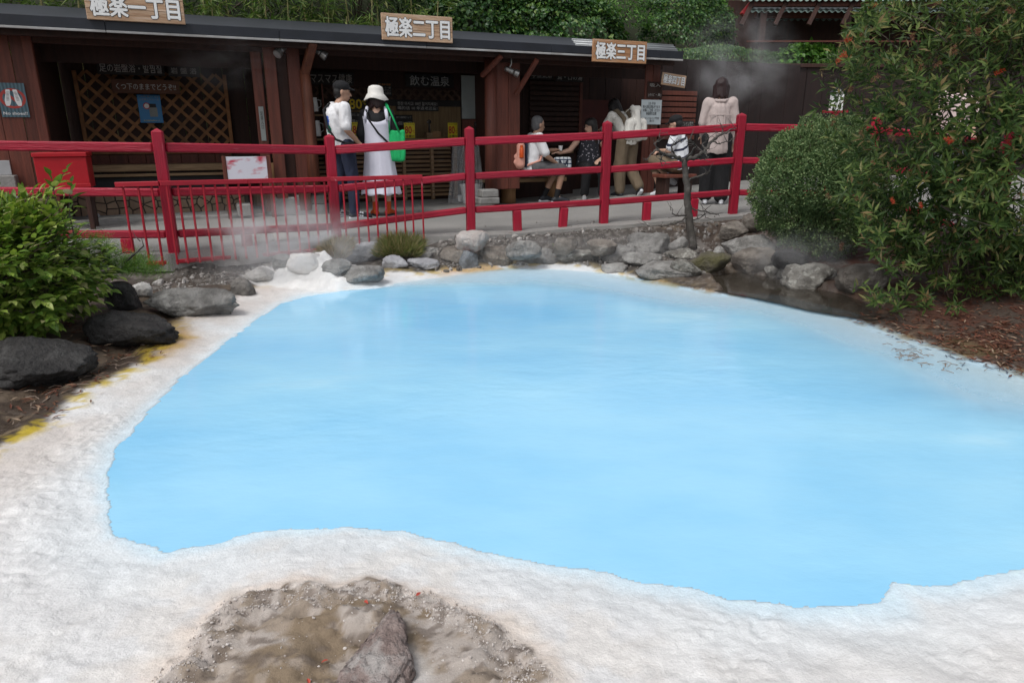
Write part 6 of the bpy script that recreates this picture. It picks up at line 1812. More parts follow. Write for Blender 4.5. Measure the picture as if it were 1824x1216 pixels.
# 7: woman in a loose beige shirt, back to the camera
p = Person(1268, 362, .15, 8, 'woman with a dark red-brown bob in a loose beige shirt and black trousers, back turned', 1.57, SKIN, head_yaw=16, head_pitch=-8,
           joints=dict(el=(-.215, -.01, 1.08), er=(.215, -.01, 1.08), wl=(-.18, .14, .92), wr=(.21, .05, .84), ar=(.11, -.03, .085), al=(-.10, .02, .085)))
p.body(.6)
p.top(M_BEIGE, 1, 1.10, hem=Vector((0, 0, .70)), loose=1.18, wrinkle=.008, seed=19)
blob('collar', [('c', (-.085, -.03, 1.315), .022, (-.04, -.085, 1.30), .024), ('c', (-.04, -.085, 1.30), .024, (.04, -.085, 1.30), .024), ('c', (.04, -.085, 1.30), .024, (.085, -.03, 1.315), .022)], M_BEIGE, p.e, .01, 2)
for a, b in (((-.05, -.152, 1.12), (-.05, -.172, .80)), ((.05, -.152, 1.12), (.05, -.172, .80)), ((-.14, -.135, 1.13), (.14, -.135, 1.13))):
    MB().tube([a, Vector(a).lerp(Vector(b), .5) + Vector((0, -.012, 0)), b], .006, 6).build('seam', M_BEIGE, p.e)
p.pants(M_BLKC, .97, 1.25, taper=1.35)
p.shoes(M_SHOEW, M_SHOEW, .95)
p.hair_long(HAIRR, .12)

# 8: passer-by glimpsed through the bottlebrush
p = Person(1668, 400, .2, 200, 'visitor in a pale pink top glimpsed through the bottlebrush behind the railing', 1.6, SKIN, Y=9.4)
p.body(.6)
p.top(cloth('pale_pink_top', (.66, .52, .50), .95), .6, 1.18, loose=1.1)
p.pants(M_GREYC, .97, 1.15)
p.shoes(M_SHOEW, M_SHOEW)
p.hair_long(HAIRB, .10)
# ------------------------------------------------------------------ plants
def unit(a):
    return a / np.maximum(np.linalg.norm(a, axis=-1, keepdims=True), 1e-9)

LEAF_OVATE = (np.array([(0, 0, 0), (-.40, .22, .05), (0, .22, 0), (.40, .22, .05), (-.5, .48, .06), (0, .48, -.01), (.5, .48, .06), (-.30, .78, .01), (0, .78, -.05), (.30, .78, .01), (0, 1.08, -.13)]),
              np.array([(0, 2, 1, 1), (0, 3, 2, 2), (1, 2, 5, 4), (2, 3, 6, 5), (4, 5, 8, 7), (5, 6, 9, 8), (7, 8, 10, 10), (8, 9, 10, 10)]))
LEAF_LANCE = (np.array([(0, 0, 0), (-.5, .45, .03), (0, .45, -.02), (.5, .45, .03), (0, 1, -.06)]), np.array([(0, 2, 1), (0, 3, 2), (1, 2, 4), (2, 3, 4)]))
LEAF_QUAD = (np.array([(0, 0, 0), (-.5, .5, .04), (0, 1, -.05), (.5, .5, .04)]), np.array([(0, 3, 1), (3, 2, 1)]))

def basis(T, N):
    T = unit(T)
    B = unit(np.cross(T, N))
    Nn = np.cross(B, T)
    return np.stack([B, T, Nn], -1)        # columns: width, length, normal

def leaf_cloud(name, P, T, N, Ls, Ws, tpl, mat, parent=None, org=(0, 0, 0), var=None):
    tv, tf = tpl
    n = len(P)
    M = basis(T, N)
    loc = np.stack([tv[None, :, 0] * Ws[:, None], tv[None, :, 1] * Ls[:, None], tv[None, :, 2] * Ls[:, None]], -1)     # n,k,3
    W = np.einsum('nij,nkj->nki', M, loc) + P[:, None, :] - np.array(org)
    k = len(tv)
    Fc = tf[None] + (np.arange(n) * k)[:, None, None]
    Fc = Fc.reshape(-1, tf.shape[1])
    if tf.shape[1] == 4:
        # quads with doubled corners are triangles: write them as two sizes
        tri = Fc[:, 2] == Fc[:, 3]
        Fq = Fc[~tri]; Ft = Fc[tri][:, :3]
        Fc = np.vstack([Ft, Fq[:, [0, 1, 2]], Fq[:, [0, 2, 3]]])
    var = rng.rand(n) if var is None else var
    me_ = np_mesh(name, W.reshape(-1, 3), Fc, False, {'var': np.repeat(var, k)})
    o_ = link(name, me_, parent, mat)
    return o_

def leaf_objects(P, T, N, Ls, Ws, tpl, mat, parent, org, name='leaf'):
    tv, tf = tpl
    fcs = [tuple(dict.fromkeys(f)) for f in tf.tolist()]
    me_ = bpy.data.meshes.new(name); me_.from_pydata([tuple(v) for v in tv.tolist()], [], fcs); me_.materials.append(mat)
    M = basis(T, N)
    for i in range(len(P)):
        o_ = link(name, me_, parent)
        A = Matrix([[M[i, r_, 0] * Ws[i], M[i, r_, 1] * Ls[i], M[i, r_, 2] * Ls[i], P[i, r_] - org[r_]] for r_ in range(3)] + [[0, 0, 0, 1]])
        o_.matrix_basis = A

def twig(mb, a, b, r0, r1, bend=.1, n=5, seg=5):
    a, b = Vector(a), Vector(b)
    d = (b - a)
    off = Vector((random.uniform(-1, 1), random.uniform(-1, 1), random.uniform(-.5, 1))) * d.length * bend
    pts = [a.lerp(b, t / seg) + off * math.sin(math.pi * t / seg) for t in range(seg + 1)]
    mb.tube(pts, [r0 + (r1 - r0) * t / seg for t in range(seg + 1)], n, cap=False)
    return pts

CAMP = np.array([0, 0, CAMZ])
M_TWIG = pm('twig_bark', (.10, .075, .055), (.06, .045, .034), 12, .85, .4, 40)
M_GTWIG = pm('grey_bark', (.10, .09, .08), (.045, .04, .036), 10, .85, .6, 30, c3=(.19, .18, .165), s3=12)

# leafy bush at the left
LB = leaf_mat('broad_leaf', [(0, (.065, .125, .020)), (.35, (.125, .21, .034)), (.65, (.20, .29, .048)), (.85, (.29, .37, .075)), (.95, (.38, .42, .15)), (1.0, (.30, .22, .17))], .45, .28, .3)
bc = np.array([-3.20, 4.10, 0.24]); br_ = np.array([.60, .70, .46])
bush = empty('leafy_bush', (bc[0], bc[1], -.15), 0, 'broad-leaved green bush leaning over the black rocks at the left', 'bush')
borg = np.array(bush.location)
nsh = 1250
U = unit(rng.normal(size=(nsh, 3))); U[:, 2] = np.where(U[:, 2] < -.75, -U[:, 2], U[:, 2])
rad = 1 + .16 * fbm(U[:, 0] * 2.2, U[:, 1] * 2.2, U[:, 2] * 2.2, seed=5, oct=3)
fill = np.where(rng.rand(nsh) < .68, rng.uniform(.88, 1.05, nsh), rng.uniform(.45, .9, nsh))
tips = bc + U * br_ * (rad * fill)[:, None]
# a few sprays stick out on top
for px, py in ((116, 306), (128, 330), (92, 318)):
    q = at_Y(px, py, 4.1); tips = np.vstack([tips, np.array(q)[None]]); U = np.vstack([U, [[.35, -.2, .9]]])
Ps, Ts, Ns, Ls, Ws, sh = [], [], [], [], [], []
tw = MB()
for i in range(len(tips)):
    ax = unit(U[i] * np.array([1, 1, .75]) + np.array([0, -.15, .25]) + rng.normal(size=3) * .25)
    nl = rng.randint(5, 9)
    s0 = tips[i] - ax * .17
    side = unit(np.cross(ax, [0, 0, 1.0]) + 1e-3)
    upv = np.cross(side, ax)
    for k in range(nl):
        t = k / (nl - 1)
        ang = (k % 2) * math.pi + rng.normal() * .35
        out_d = side * math.cos(ang) + upv * .15 * math.sin(ang)
        tdir = unit(out_d * (1.1 - .8 * t) + ax * (.5 + .7 * t) + np.array([0, -.1, -.18]) + rng.normal(size=3) * .22)
        nrm = unit(upv * .8 + np.array([0, -.2, .8]) + rng.normal(size=3) * .28)
        Ps.append(s0 + ax * .19 * t); Ts.append(tdir); Ns.append(nrm)
        L_ = rng.uniform(.052, .086) * (.75 + .35 * math.sin(math.pi * min(t + .2, 1)))
        Ls.append(L_); Ws.append(L_ * rng.uniform(.54, .66)); sh.append(i)
    if i % 3 == 0 or i >= nsh:
        twig(tw, s0 - ax * .15, s0 + ax * .19, .004, .0015, .05, 4, 3)
Ps, Ts, Ns, Ls, Ws = map(np.array, (Ps, Ts, Ns, Ls, Ws))
tc_ = unit(CAMP - Ps)
outv = unit((Ps - bc) / br_)
score = (outv * tc_).sum(1) + .6 * np.abs((unit(np.cross(np.cross(Ts, Ns), Ts)) * tc_).sum(1)) + .9 * np.linalg.norm((Ps - bc) / br_, axis=1)
pix_ok = (Ps[:, 0] / Ps[:, 1]) > -.76
score = np.where(pix_ok, score, -9)
order = np.argsort(-score)
own = order[:280]; rest = np.setdiff1d(np.arange(len(Ps)), own)
leaf_objects(Ps[own], Ts[own], Ns[own], Ls[own], Ws[own], LEAF_OVATE, LB, bush, borg)
tag(leaf_cloud('foliage', Ps[rest], Ts[rest], Ns[rest], Ls[rest], Ws[rest], LEAF_OVATE, LB, bush, borg), kind='stuff')
for i in range(9):
    a = bc + np.array([rng.uniform(-.25, .25), rng.uniform(-.2, .2), -.55]); b = bc + unit(rng.normal(size=3) * np.array([1, 1, .5]) + np.array([0, 0, .8])) * br_ * .8
    pts = twig(tw, a, b, .018, .005, .08, 6, 6)
tw.build('branch', M_TWIG, bush, org=borg)

# dwarf pine bough beside it
PN = leaf_mat('pine_needle', [(0, (.06, .15, .018)), (.5, (.10, .21, .025)), (1, (.17, .27, .04))], .5, .15)
q0 = at_Y(150, 486, 4.9)
pine = empty('dwarf_pine', (q0.x, q0.y, -.15), 0, 'dwarf pine bough of green needles below the red railing stub', 'pine')
porg = np.array(pine.location)
tw = MB()
ends = []
for px, py, Y in ((205, 470, 4.85), (232, 466, 4.9), (252, 472, 4.9), (262, 480, 4.95), (195, 452, 4.8), (178, 440, 4.7), (270, 485, 4.95), (240, 482, 4.85), (215, 482, 4.8), (225, 474, 5.0), (248, 464, 5.0), (185, 462, 4.9), (168, 428, 4.8)):
    ends.append(np.array(at_Y(px, py, Y)))
root = np.array(at_Y(130, 500, 4.8))
hub = np.array(at_Y(205, 484, 4.9))
twig(tw, root, hub, .022, .014, .08, 7, 6)
NP, NT, NN, NL = [], [], [], []
for e_ in ends:
    twig(tw, hub if e_[0] > hub[0] - .1 else root * .4 + hub * .6, e_, .010, .004, .1, 5, 4)
    for k in range(430):
        c = e_ + rng.normal(size=3) * np.array([.055, .06, .025])
        NP.append(c); NT.append(unit(rng.normal(size=3) * np.array([.8, .8, .5]) + np.array([.15, -.1, .75]))); NN.append(rng.normal(size=3)); NL.append(rng.uniform(.035, .06))
tw.tube([at_Y(222, 468, 4.85), at_Y(240, 452, 4.85), at_Y(256, 438, 4.85), at_Y(252, 424, 4.85)], [.008, .007, .005, .002], 6)
tw.tube([at_Y(250, 430, 4.85), at_Y(240, 420, 4.85), at_Y(236, 410, 4.85)], [.004, .003, .0015], 5)
tw.tube([at_Y(240, 452, 4.85), at_Y(228, 448, 4.85), at_Y(190, 460, 4.85)], [.005, .004, .003], 5)
tw.build('branch', M_GTWIG, pine, org=porg)
NP, NT, NN, NL = map(np.array, (NP, NT, NN, NL))
tag(leaf_cloud('needles', NP, NT, NN, NL, np.full(len(NP), .0022), LEAF_QUAD, PN, pine, porg), kind='stuff')

# bottlebrush at the right
BL = leaf_mat('bottlebrush_leaf', [(0, (.026, .050, .012)), (.4, (.047, .085, .020)), (.7, (.082, .128, .028)), (.88, (.14, .185, .050)), (1.0, (.22, .15, .07))], .45, .25, .25)
cc = np.array([3.95, 5.35, 1.15]); cr_ = np.array([1.54, 1.05, 1.50])
bbr = empty('bottlebrush_shrub', (4.0, 5.4, -.1), 0, 'tall bottlebrush shrub with narrow leaves and red flower brushes at the right', 'shrub')
corg = np.array(bbr.location)
def lumps(U, seed):
    return 1 + .20 * fbm(U[:, 0] * 2.0, U[:, 1] * 2.0, U[:, 2] * 2.0, seed=seed, oct=3)
ns_ = 6800
U = unit(rng.normal(size=(ns_, 3)))
fillr = np.where(rng.rand(ns_) < .62, rng.uniform(.86, 1.03, ns_), rng.uniform(.45, .9, ns_))
tips = cc + U * cr_ * (lumps(U, 9) * fillr)[:, None]
front = (tips[:, 1] < cc[1] + .45)
hole = (np.hypot((tips[:, 0] - 3.75) / .35, (tips[:, 2] - .55) / .30) < 1) & (rng.rand(ns_) < .45)
gapn = vnoise(tips[:, 0] * 2.6, tips[:, 1] * 2.6, tips[:, 2] * 2.6, seed=77) > .38
ok = front & (tips[:, 2] > -.12) & ~hole & ~(gapn & (rng.rand(ns_) < .86))
tips, U = tips[ok], U[ok]
# low sprays spreading over the soil
lowq = []
for px, py in ((1560, 525), (1585, 520), (1600, 540), (1640, 545), (1545, 515), (1610, 500), (1580, 470), (1560, 440), (1530, 420), (1545, 395), (1515, 330), (1525, 300), (1530, 345), (1540, 365), (1660, 520), (1690, 500), (1620, 470), (1640, 420), (1700, 540), (1740, 530), (1780, 500), (1650, 380), (1600, 400), (1570, 420), (1530, 20), (1545, 40), (1525, 60), (1540, 80), (1560, 20), (1520, 110), (1535, 130), (1550, 5), (1575, 35), (1590, 10)):
    for _ in range(3):
        q = at_Y(px + random.uniform(-14, 14), py + random.uniform(-10, 10), 4.75 + random.uniform(-.15, .35)); lowq.append(np.array(q))
tips = np.vstack([tips, np.array(lowq)]); U = np.vstack([U, np.tile([[-.5, -.5, .2]], (len(lowq), 1)) + rng.normal(size=(len(lowq), 3)) * .3])
Ps, Ts, Ns, Ls = [], [], [], []
tw = MB()
for i in range(len(tips)):
    ax = unit(unit(U[i]) * .8 + np.array([0, -.1, .55]) + rng.normal(size=3) * .3)
    sd = unit(np.cross(ax, rng.normal(size=3)))
    s2 = np.cross(ax, sd)
    nl = rng.randint(7, 12)
    for k in range(nl):
        a = k * 2.4 + rng.normal() * .2
        t = k / nl
        o_d = sd * math.cos(a) + s2 * math.sin(a)
        Ps.append(tips[i] - ax * .10 * (1 - t)); Ts.append(unit(o_d * (1.15 - .5 * t) + ax * (.35 + .7 * t) + np.array([0, 0, -.12])))
        Ns.append(unit(ax + o_d * -.3 + rng.normal(size=3) * .15)); Ls.append(rng.uniform(.060, .098))
    if i % 9 == 0:
        twig(tw, tips[i] - ax * .10 - unit(U[i]) * .35, tips[i], .0045, .002, .08, 4, 3)
Ps, Ts, Ns, Ls = map(np.array, (Ps, Ts, Ns, Ls))
Ws = Ls * rng.uniform(.19, .28, len(Ls))
outv = unit((Ps - cc) / cr_); tc_ = unit(CAMP - Ps)
score = (outv * tc_).sum(1) + .8 * np.linalg.norm((Ps - cc) / cr_, axis=1) - .3 * Ps[:, 1] + .5 * np.abs((basis(Ts, Ns)[:, :, 2] * tc_).sum(1))
score = np.where((Ps[:, 0] / Ps[:, 1] < .74) & (Ps[:, 2] < 1.9), score, -9)
own = np.argsort(-score)[:260]; rest = np.setdiff1d(np.arange(len(Ps)), own)
leaf_objects(Ps[own], Ts[own], Ns[own], Ls[own], Ws[own], LEAF_LANCE, BL, bbr, corg)
tag(leaf_cloud('foliage', Ps[rest], Ts[rest], Ns[rest], Ls[rest], Ws[rest], LEAF_LANCE, BL, bbr, corg), kind='stuff')
for i in range(16):
    a = np.array([4.0 + rng.uniform(-.3, .3), 5.45 + rng.uniform(-.2, .2), -.15]); b = cc + unit(rng.normal(size=3) * np.array([1, .7, .6]) + np.array([-.1, -.1, .5])) * cr_ * rng.uniform(.6, .9)
    pts = twig(tw, a, b, .020, .006, .10, 6, 7)
    for k in range(4):
        m_ = pts[rng.randint(3, 8)] if len(pts) > 7 else pts[-1]
        twig(tw, m_, Vector(m_) + Vector(rng.normal(size=3) * .3), .005, .002, .15, 4, 4)
tw.build('branch', M_TWIG, bbr, org=corg)
# red brushes: stamens round a short spike
FL = leaf_mat('red_stamen', [(0, (.42, .025, .015)), (.5, (.55, .05, .02)), (1, (.35, .10, .03))], .5, .2)
FD = leaf_mat('spent_stamen', [(0, (.20, .075, .035)), (.5, (.15, .06, .03)), (1, (.26, .12, .06))], .6, .2)
def brush_mesh(n, mat, name):
    P_ = np.stack([np.zeros(n), np.zeros(n), rng.uniform(-.5, .5, n)], 1) * np.array([0, 0, .075])
    a = rng.uniform(0, 2 * math.pi, n)
    T_ = np.stack([np.cos(a), np.sin(a), rng.uniform(-.1, .6, n)], 1)
    o_ = leaf_cloud(name, P_, T_, rng.normal(size=(n, 3)), rng.uniform(.018, .030, n), np.full(n, .0032), LEAF_QUAD, mat)
    m_ = o_.data; bpy.data.objects.remove(o_); return m_
bm1, bm2 = brush_mesh(110, FL, 'flower_brush'), brush_mesh(80, FD, 'spent_brush')
for px, py, kind in ((1536, 58, 1), (1508, 66, 0), (1511, 72, 0), (1497, 106, 0), (1510, 98, 0), (1500, 100, 0), (1558, 140, 1), (1640, 120, 1), (1670, 115, 1), (1725, 58, 1), (1742, 56, 1), (1775, 75, 1), (1590, 30, 1), (1670, 6, 1), (1555, 12, 0), (1780, 128, 0),
                     (1483, 220, 1), (1555, 290, 1), (1590, 245, 1), (1476, 350, 1), (1535, 240, 1), (1525, 352, 1), (1590, 358, 0), (1640, 366, 0), (1545, 385, 1), (1498, 440, 1), (1690, 250, 0), (1600, 215, 1), (1700, 320, 1), (1796, 255, 0), (1770, 262, 0), (1800, 300, 0), (1812, 350, 1), (1650, 532, 1), (1610, 470, 1), (1740, 430, 1), (1760, 180, 1), (1700, 90, 1), (1515, 160, 1), (1625, 65, 1), (1800, 20, 1)):
    best = 4.5
    q = at_Y(px, py, rng.uniform(4.55, 4.75) if px > 1520 else 5.0)
    o_ = link('flower' if kind == 0 else 'spent_flower', bm1 if kind == 0 else bm2, bbr)
    o_.location = (q.x - corg[0], q.y - corg[1], q.z - corg[2]); o_.rotation_euler = (rng.uniform(-1, 1), rng.uniform(-1, 1), rng.uniform(0, 6))
    o_.scale = (rng.uniform(.6, .9),) * 3

# clipped grey-green shrub
XL = leaf_mat('boxwood_leaf', [(0, (.062, .110, .042)), (.4, (.10, .165, .062)), (.75, (.155, .225, .090)), (1, (.27, .34, .15))], .45, .2, .25)
xc = np.array(at_Y(1452, 330, 6.95)); xr = np.array([.60, .52, .62])
box = empty('clipped_shrub', (xc[0], xc[1], -.1), 0, 'grey-green clipped dome shrub of tiny leaves left of the bottlebrush', 'shrub')
xorg = np.array(box.location)
n = 95000
U = unit(rng.normal(size=(n, 3)))
lm = 1 + .20 * fbm(U[:, 0] * 2.2, U[:, 1] * 2.2, U[:, 2] * 2.2, seed=15, oct=3) + .08 * fbm(U[:, 0] * 9, U[:, 1] * 9, U[:, 2] * 9, seed=16, oct=2)
rr_ = np.where(rng.rand(n) < .62, rng.uniform(.90, 1.04, n), rng.uniform(.35, .92, n))
P_ = xc + U * xr * (lm * rr_)[:, None]
P_[:, 0] -= .10 * np.clip(-(P_[:, 2] - xc[2]), 0, 1) * 0
keep = (P_[:, 1] < xc[1] + .25)
P_, U = P_[keep], U[keep]
T_ = unit(U * .9 + rng.normal(size=U.shape) * .6 + np.array([0, 0, .3])); N_ = unit(U + rng.normal(size=U.shape) * .6)
Ls = rng.uniform(.018, .031, len(P_))
tag(leaf_cloud('foliage', P_, T_, N_, Ls, Ls * .55, LEAF_QUAD, XL, box, xorg), kind='stuff')
tw = MB()
for i in range(46):
    d_ = unit(rng.normal(size=3) * np.array([1, .8, .8]) + np.array([0, -.2, .1])) * xr * .92
    twig(tw, (xc[0] + rng.uniform(-.12, .12), xc[1] + rng.uniform(-.05, .1), xc[2] - .55), xc + d_, .012, .003, .08, 5, 5)
tw.build('branch', M_TWIG, box, org=xorg)

# bare little tree
TY = 7.45
tb = at_Y(1236, 442, TY)
tree = empty('bare_tree', (tb.x, tb.y, tb.z), 0, 'leafless gnarled little tree growing between the far rocks', 'tree')
torg = Vector(tree.location)
def tpts(pp, Y=TY, dy=0.0):
    return [at_Y(x, y, Y + dy * i / max(1, len(pp) - 1)) for i, (x, y) in enumerate(pp)]
def wig(pts, amp=.012, sub=4):
    out_ = []
    for a, b in zip(pts[:-1], pts[1:]):
        for k in range(sub):
            out_.append(a.lerp(b, k / sub) + Vector((random.uniform(-1, 1), random.uniform(-1, 1), random.uniform(-1, 1))) * amp)
    out_.append(pts[-1]); return out_
def tap(n, a, b):
    return [a + (b - a) * (i / (n - 1)) for i in range(n)]
tr_ = wig(tpts([(1237, 446), (1228, 400), (1226, 370), (1224, 340), (1220, 300), (1219, 284)]), .007)
MB().tube(tr_, tap(len(tr_), .046, .027), 12).build('trunk', M_GTWIG, tree, org=torg, smooth=True)
LIMBS = [([(1219, 286), (1240, 280), (1258, 266), (1268, 252), (1284, 240), (1302, 232), (1312, 228)], .026, .004, .3), ([(1219, 286), (1200, 278), (1182, 274), (1170, 268), (1160, 274), (1152, 286)], .022, .003, -.3),
         ([(1258, 268), (1250, 258), (1262, 246), (1256, 236)], .010, .002, .2), ([(1219, 284), (1230, 274), (1240, 262), (1236, 254), (1222, 252)], .014, .003, -.4), ([(1200, 278), (1196, 262), (1204, 252), (1216, 252)], .010, .002, -.2),
         ([(1226, 322), (1244, 314), (1256, 310), (1262, 308)], .013, .006, .1), ([(1226, 382), (1210, 386), (1198, 380), (1196, 374)], .010, .002, -.2), ([(1226, 386), (1200, 398), (1180, 402), (1158, 404)], .012, .002, -.3), ([(1228, 372), (1250, 376), (1270, 382), (1288, 380)], .009, .002, .2),
         ([(1228, 392), (1245, 390), (1254, 384), (1268, 392)], .008, .002, .2), ([(1170, 268), (1166, 256), (1176, 246), (1172, 240)], .007, .002, -.1), ([(1182, 274), (1176, 284), (1186, 290), (1178, 296)], .007, .002, -.3), ([(1268, 252), (1282, 256), (1296, 252), (1310, 246)], .008, .002, .3), ([(1284, 240), (1288, 228), (1300, 222)], .006, .002, .2), ([(1240, 262), (1252, 270), (1262, 280), (1250, 286)], .007, .002, -.2)]
for pp, r0, r1, dy in LIMBS:
    w_ = wig(tpts(pp, TY, dy), .010)
    mb = MB().tube(w_, tap(len(w_), r0, r1), 7)
    for k in range(5):
        a = w_[random.randrange(len(w_) // 3, len(w_))]
        b = a + Vector((random.uniform(-.12, .12), random.uniform(-.1, .1), random.uniform(-.03, .13)))
        t2 = wig([a, a.lerp(b, .5), b], .008, 2)
        mb.tube(t2, tap(len(t2), .004, .0015), 5)
    mb.build('limb', M_GTWIG, tree, org=torg, smooth=True)

# grass clumps by the pitted slab, and a weed
GR = leaf_mat('dry_grass', [(0, (.19, .18, .06)), (.4, (.28, .23, .10)), (.7, (.38, .30, .15)), (1, (.50, .40, .23))], .6, .3)
GG = leaf_mat('green_grass', [(0, (.12, .16, .04)), (.5, (.19, .21, .06)), (.8, (.30, .26, .11)), (1, (.44, .35, .19))], .6, .3)
def grass(px0, px1, py0, py1, n, mat, label, hgt):
    a = at_z((px0 + px1) / 2, py1, -.14)
    Y = a.y
    e = empty('grass_clump', (a.x, a.y, -.14), 0, label, 'grass', 'grass clumps below the bar railing')
    x0_, x1_ = at_Y(px0, py1, Y).x, at_Y(px1, py1, Y).x
    X = rng.uniform(-1, 1, n); Z = rng.uniform(0, 1, n)
    P_ = np.stack([(x0_ + x1_) / 2 + X * (x1_ - x0_) / 2 * .8, Y + rng.uniform(-.02, .35, n), np.full(n, -.16)], 1)
    ztop = at_Y(px0, py0, Y).z
    P_[:, 2] = -.14 + (P_[:, 1] - Y) / .35 * .08
    T_ = unit(np.stack([X * 1.0 + rng.normal(size=n) * .7, -.45 + rng.normal(size=n) * .6, np.full(n, 1.0)], 1))
    L_ = rng.uniform(.5, 1.05, n) * hgt * (1 - .35 * X ** 2)
    tag(leaf_cloud('blades', P_, T_, rng.normal(size=(n, 3)), L_, np.full(n, .0045), LEAF_LANCE, mat, e, np.array(e.location)), kind='stuff')
grass(566, 618, 416, 462, 1500, GR, 'dry yellowish grass clump left of the pitted slab boulder', .20)
grass(668, 752, 410, 458, 2600, GG, 'green and brown grass clump right of the pitted slab boulder', .21)
a = at_z(1000, 447, -.14)
e = empty('weed', (a.x, a.y - .02, -.16), 0, 'small bright green weed growing between the far rocks', 'weed')
n = 26
T_ = unit(np.stack([rng.normal(size=n) * .5, rng.normal(size=n) * .4, np.full(n, .9)], 1))
tag(leaf_cloud('foliage', np.tile([[0, 0, 0.0]], (n, 1)) + rng.normal(size=(n, 3)) * .02, T_, rng.normal(size=(n, 3)), rng.uniform(.08, .2, n), np.full(n, .014), LEAF_LANCE, leaf_mat('weed_leaf', [(0, (.12, .24, .04)), (1, (.22, .36, .07))], .5, .3), e), kind='stuff')

# fallen leaves, twigs and mineral crumbs
FLV = leaf_mat('fallen_leaf', [(0, (.085, .028, .016)), (.45, (.13, .042, .022)), (.8, (.17, .075, .04)), (1, (.32, .24, .17))], .7, .05)
def scatter(name, label, polys, n, lmin, lmax, wr, mat, tpl=LEAF_LANCE, lift=.006, up=.35, seed=1):
    r = np.random.RandomState(seed)
    PP = []
    for (x0, x1, y0, y1, wgt) in polys:
        k = int(n * wgt)
        for _ in range(k):
            q = at_z(r.uniform(x0, x1), r.uniform(y0, y1), -.2); PP.append((q.x, q.y, 0))
    PP = np.array(PP)
    z, ds_, db_, *_ = ground_height(PP[:, 0], PP[:, 1])
    kp = (db_ > -.02) | ((db_ > -.16) & (r.rand(len(PP)) < .12)); PP, z = PP[kp], z[kp]
    PP[:, 2] = z + lift
    m_ = len(PP)
    a = r.uniform(0, 2 * math.pi, m_)
    T_ = np.stack([np.cos(a), np.sin(a), r.uniform(-.1, up, m_)], 1); N_ = unit(np.stack([r.normal(size=m_) * .3, r.normal(size=m_) * .3, np.ones(m_)], 1))
    L_ = r.uniform(lmin, lmax, m_)
    o_ = leaf_cloud(name, PP, T_, N_, L_, L_ * wr, tpl, mat)
    tag(o_, label, None, None, 'stuff')
    return o_
scatter('fallen_leaves', 'reddish fallen leaves under the bottlebrush', [(1500, 1824, 520, 640, .55), (1640, 1824, 580, 655, .3), (1400, 1480, 425, 470, .15)], 2600, .03, .065, .22, FLV, seed=3)
scatter('leaf_litter', 'brown leaf litter and twigs along the left channel', [(0, 200, 620, 740, .6), (120, 290, 575, 640, .4)], 420, .025, .06, .2, FLV, seed=4)
CR = leaf_mat('mineral_crumb', [(0, (.40, .355, .33)), (.6, (.60, .56, .53)), (1, (.26, .215, .185))], .8, .0)
v_, f_ = ico(1)
def crumbs(name, label, poly_px, n, smin, smax, mat, seed, rim=0.0):
    r = np.random.RandomState(seed)
    poly = xy(poly_px, -.19)
    mn, mx_ = poly.min(0), poly.max(0)
    C = r.uniform(mn, mx_, (n * 9, 2))
    d = poly_sd(C[:, 0], C[:, 1], poly)
    C = C[(d < 0.02) & (r.rand(len(C)) < np.where(d > -.10, 1.0, rim))][:n]
    z, *_ = ground_height(C[:, 0], C[:, 1])
    s = smin + (smax - smin) * r.rand(len(C)) ** 4
    V_ = v_[None] * r.uniform(.55, 1.25, (len(C), len(v_), 1)) * (s[:, None] * r.uniform(.5, 1.4, (len(C), 3)))[:, None, :] + np.stack([C[:, 0], C[:, 1], z + s * .25], 1)[:, None, :]
    F_ = (f_[None] + (np.arange(len(C)) * len(v_))[:, None, None]).reshape(-1, 3)
    o_ = link(name, np_mesh(name, V_.reshape(-1, 3), F_, False, {'var': np.repeat(r.rand(len(C)), len(v_))}), None, mat)
    tag(o_, label, None, None, 'stuff')
crumbs('mineral_crumbs', 'small pale mineral crumbs on the brown mud', MUD_PX, 8000, .0010, .0045, CR, 5, .05)
GV = leaf_mat('gravel', [(0, (.10, .09, .08)), (.5, (.19, .175, .16)), (.85, (.27, .25, .235)), (1, (.42, .40, .38))], .85, .0)
crumbs('gravel', 'loose gravel and stone chips among the far rocks', [(780, 476), (900, 464), (1000, 460), (1250, 486), (1290, 440), (1240, 425), (1100, 418), (960, 418), (790, 440)], 2600, .006, .034, GV, 8, 1.0)
crumbs('gravel', 'gravel and stone chips on the brown ground below the bar railing', [(190, 540), (300, 520), (430, 500), (560, 480), (640, 470), (600, 450), (480, 462), (300, 485)], 1500, .005, .028, GV, 9, 1.0)
# a few single red leaves and white crumbs lying on the mud and rim
RL = pm('red_leaf', (.50, .08, .05), (.36, .05, .035), 20, .6)
for i, (px, py, lab) in enumerate(((548, 1193, 'red fallen petal at the very bottom of the mud'), (582, 1141, 'red fallen petal left of the reddish rock'), (648, 1050, 'orange-red fallen leaf near the top of the mud'), (740, 1040, 'reddish twig scrap at the upper right mud edge'))):
    q = at_z(px, py, -.15); z, *_ = ground_height(np.array([q.x]), np.array([q.y]))
    tv, tf = LEAF_OVATE
    me_ = bpy.data.meshes.new('petal'); me_.from_pydata([(x * .009, y * .018, z_ * .03) for x, y, z_ in tv.tolist()], [], [tuple(dict.fromkeys(f)) for f in tf.tolist()])
    o_ = link('petal', me_, None, RL); o_.location = (q.x, q.y, float(z[0]) + .010); o_.rotation_euler = (.2, .3, i * 1.7 + .5)
    tag(o_, lab, 'petal')
TWM = MB()
rr2 = np.random.RandomState(31)
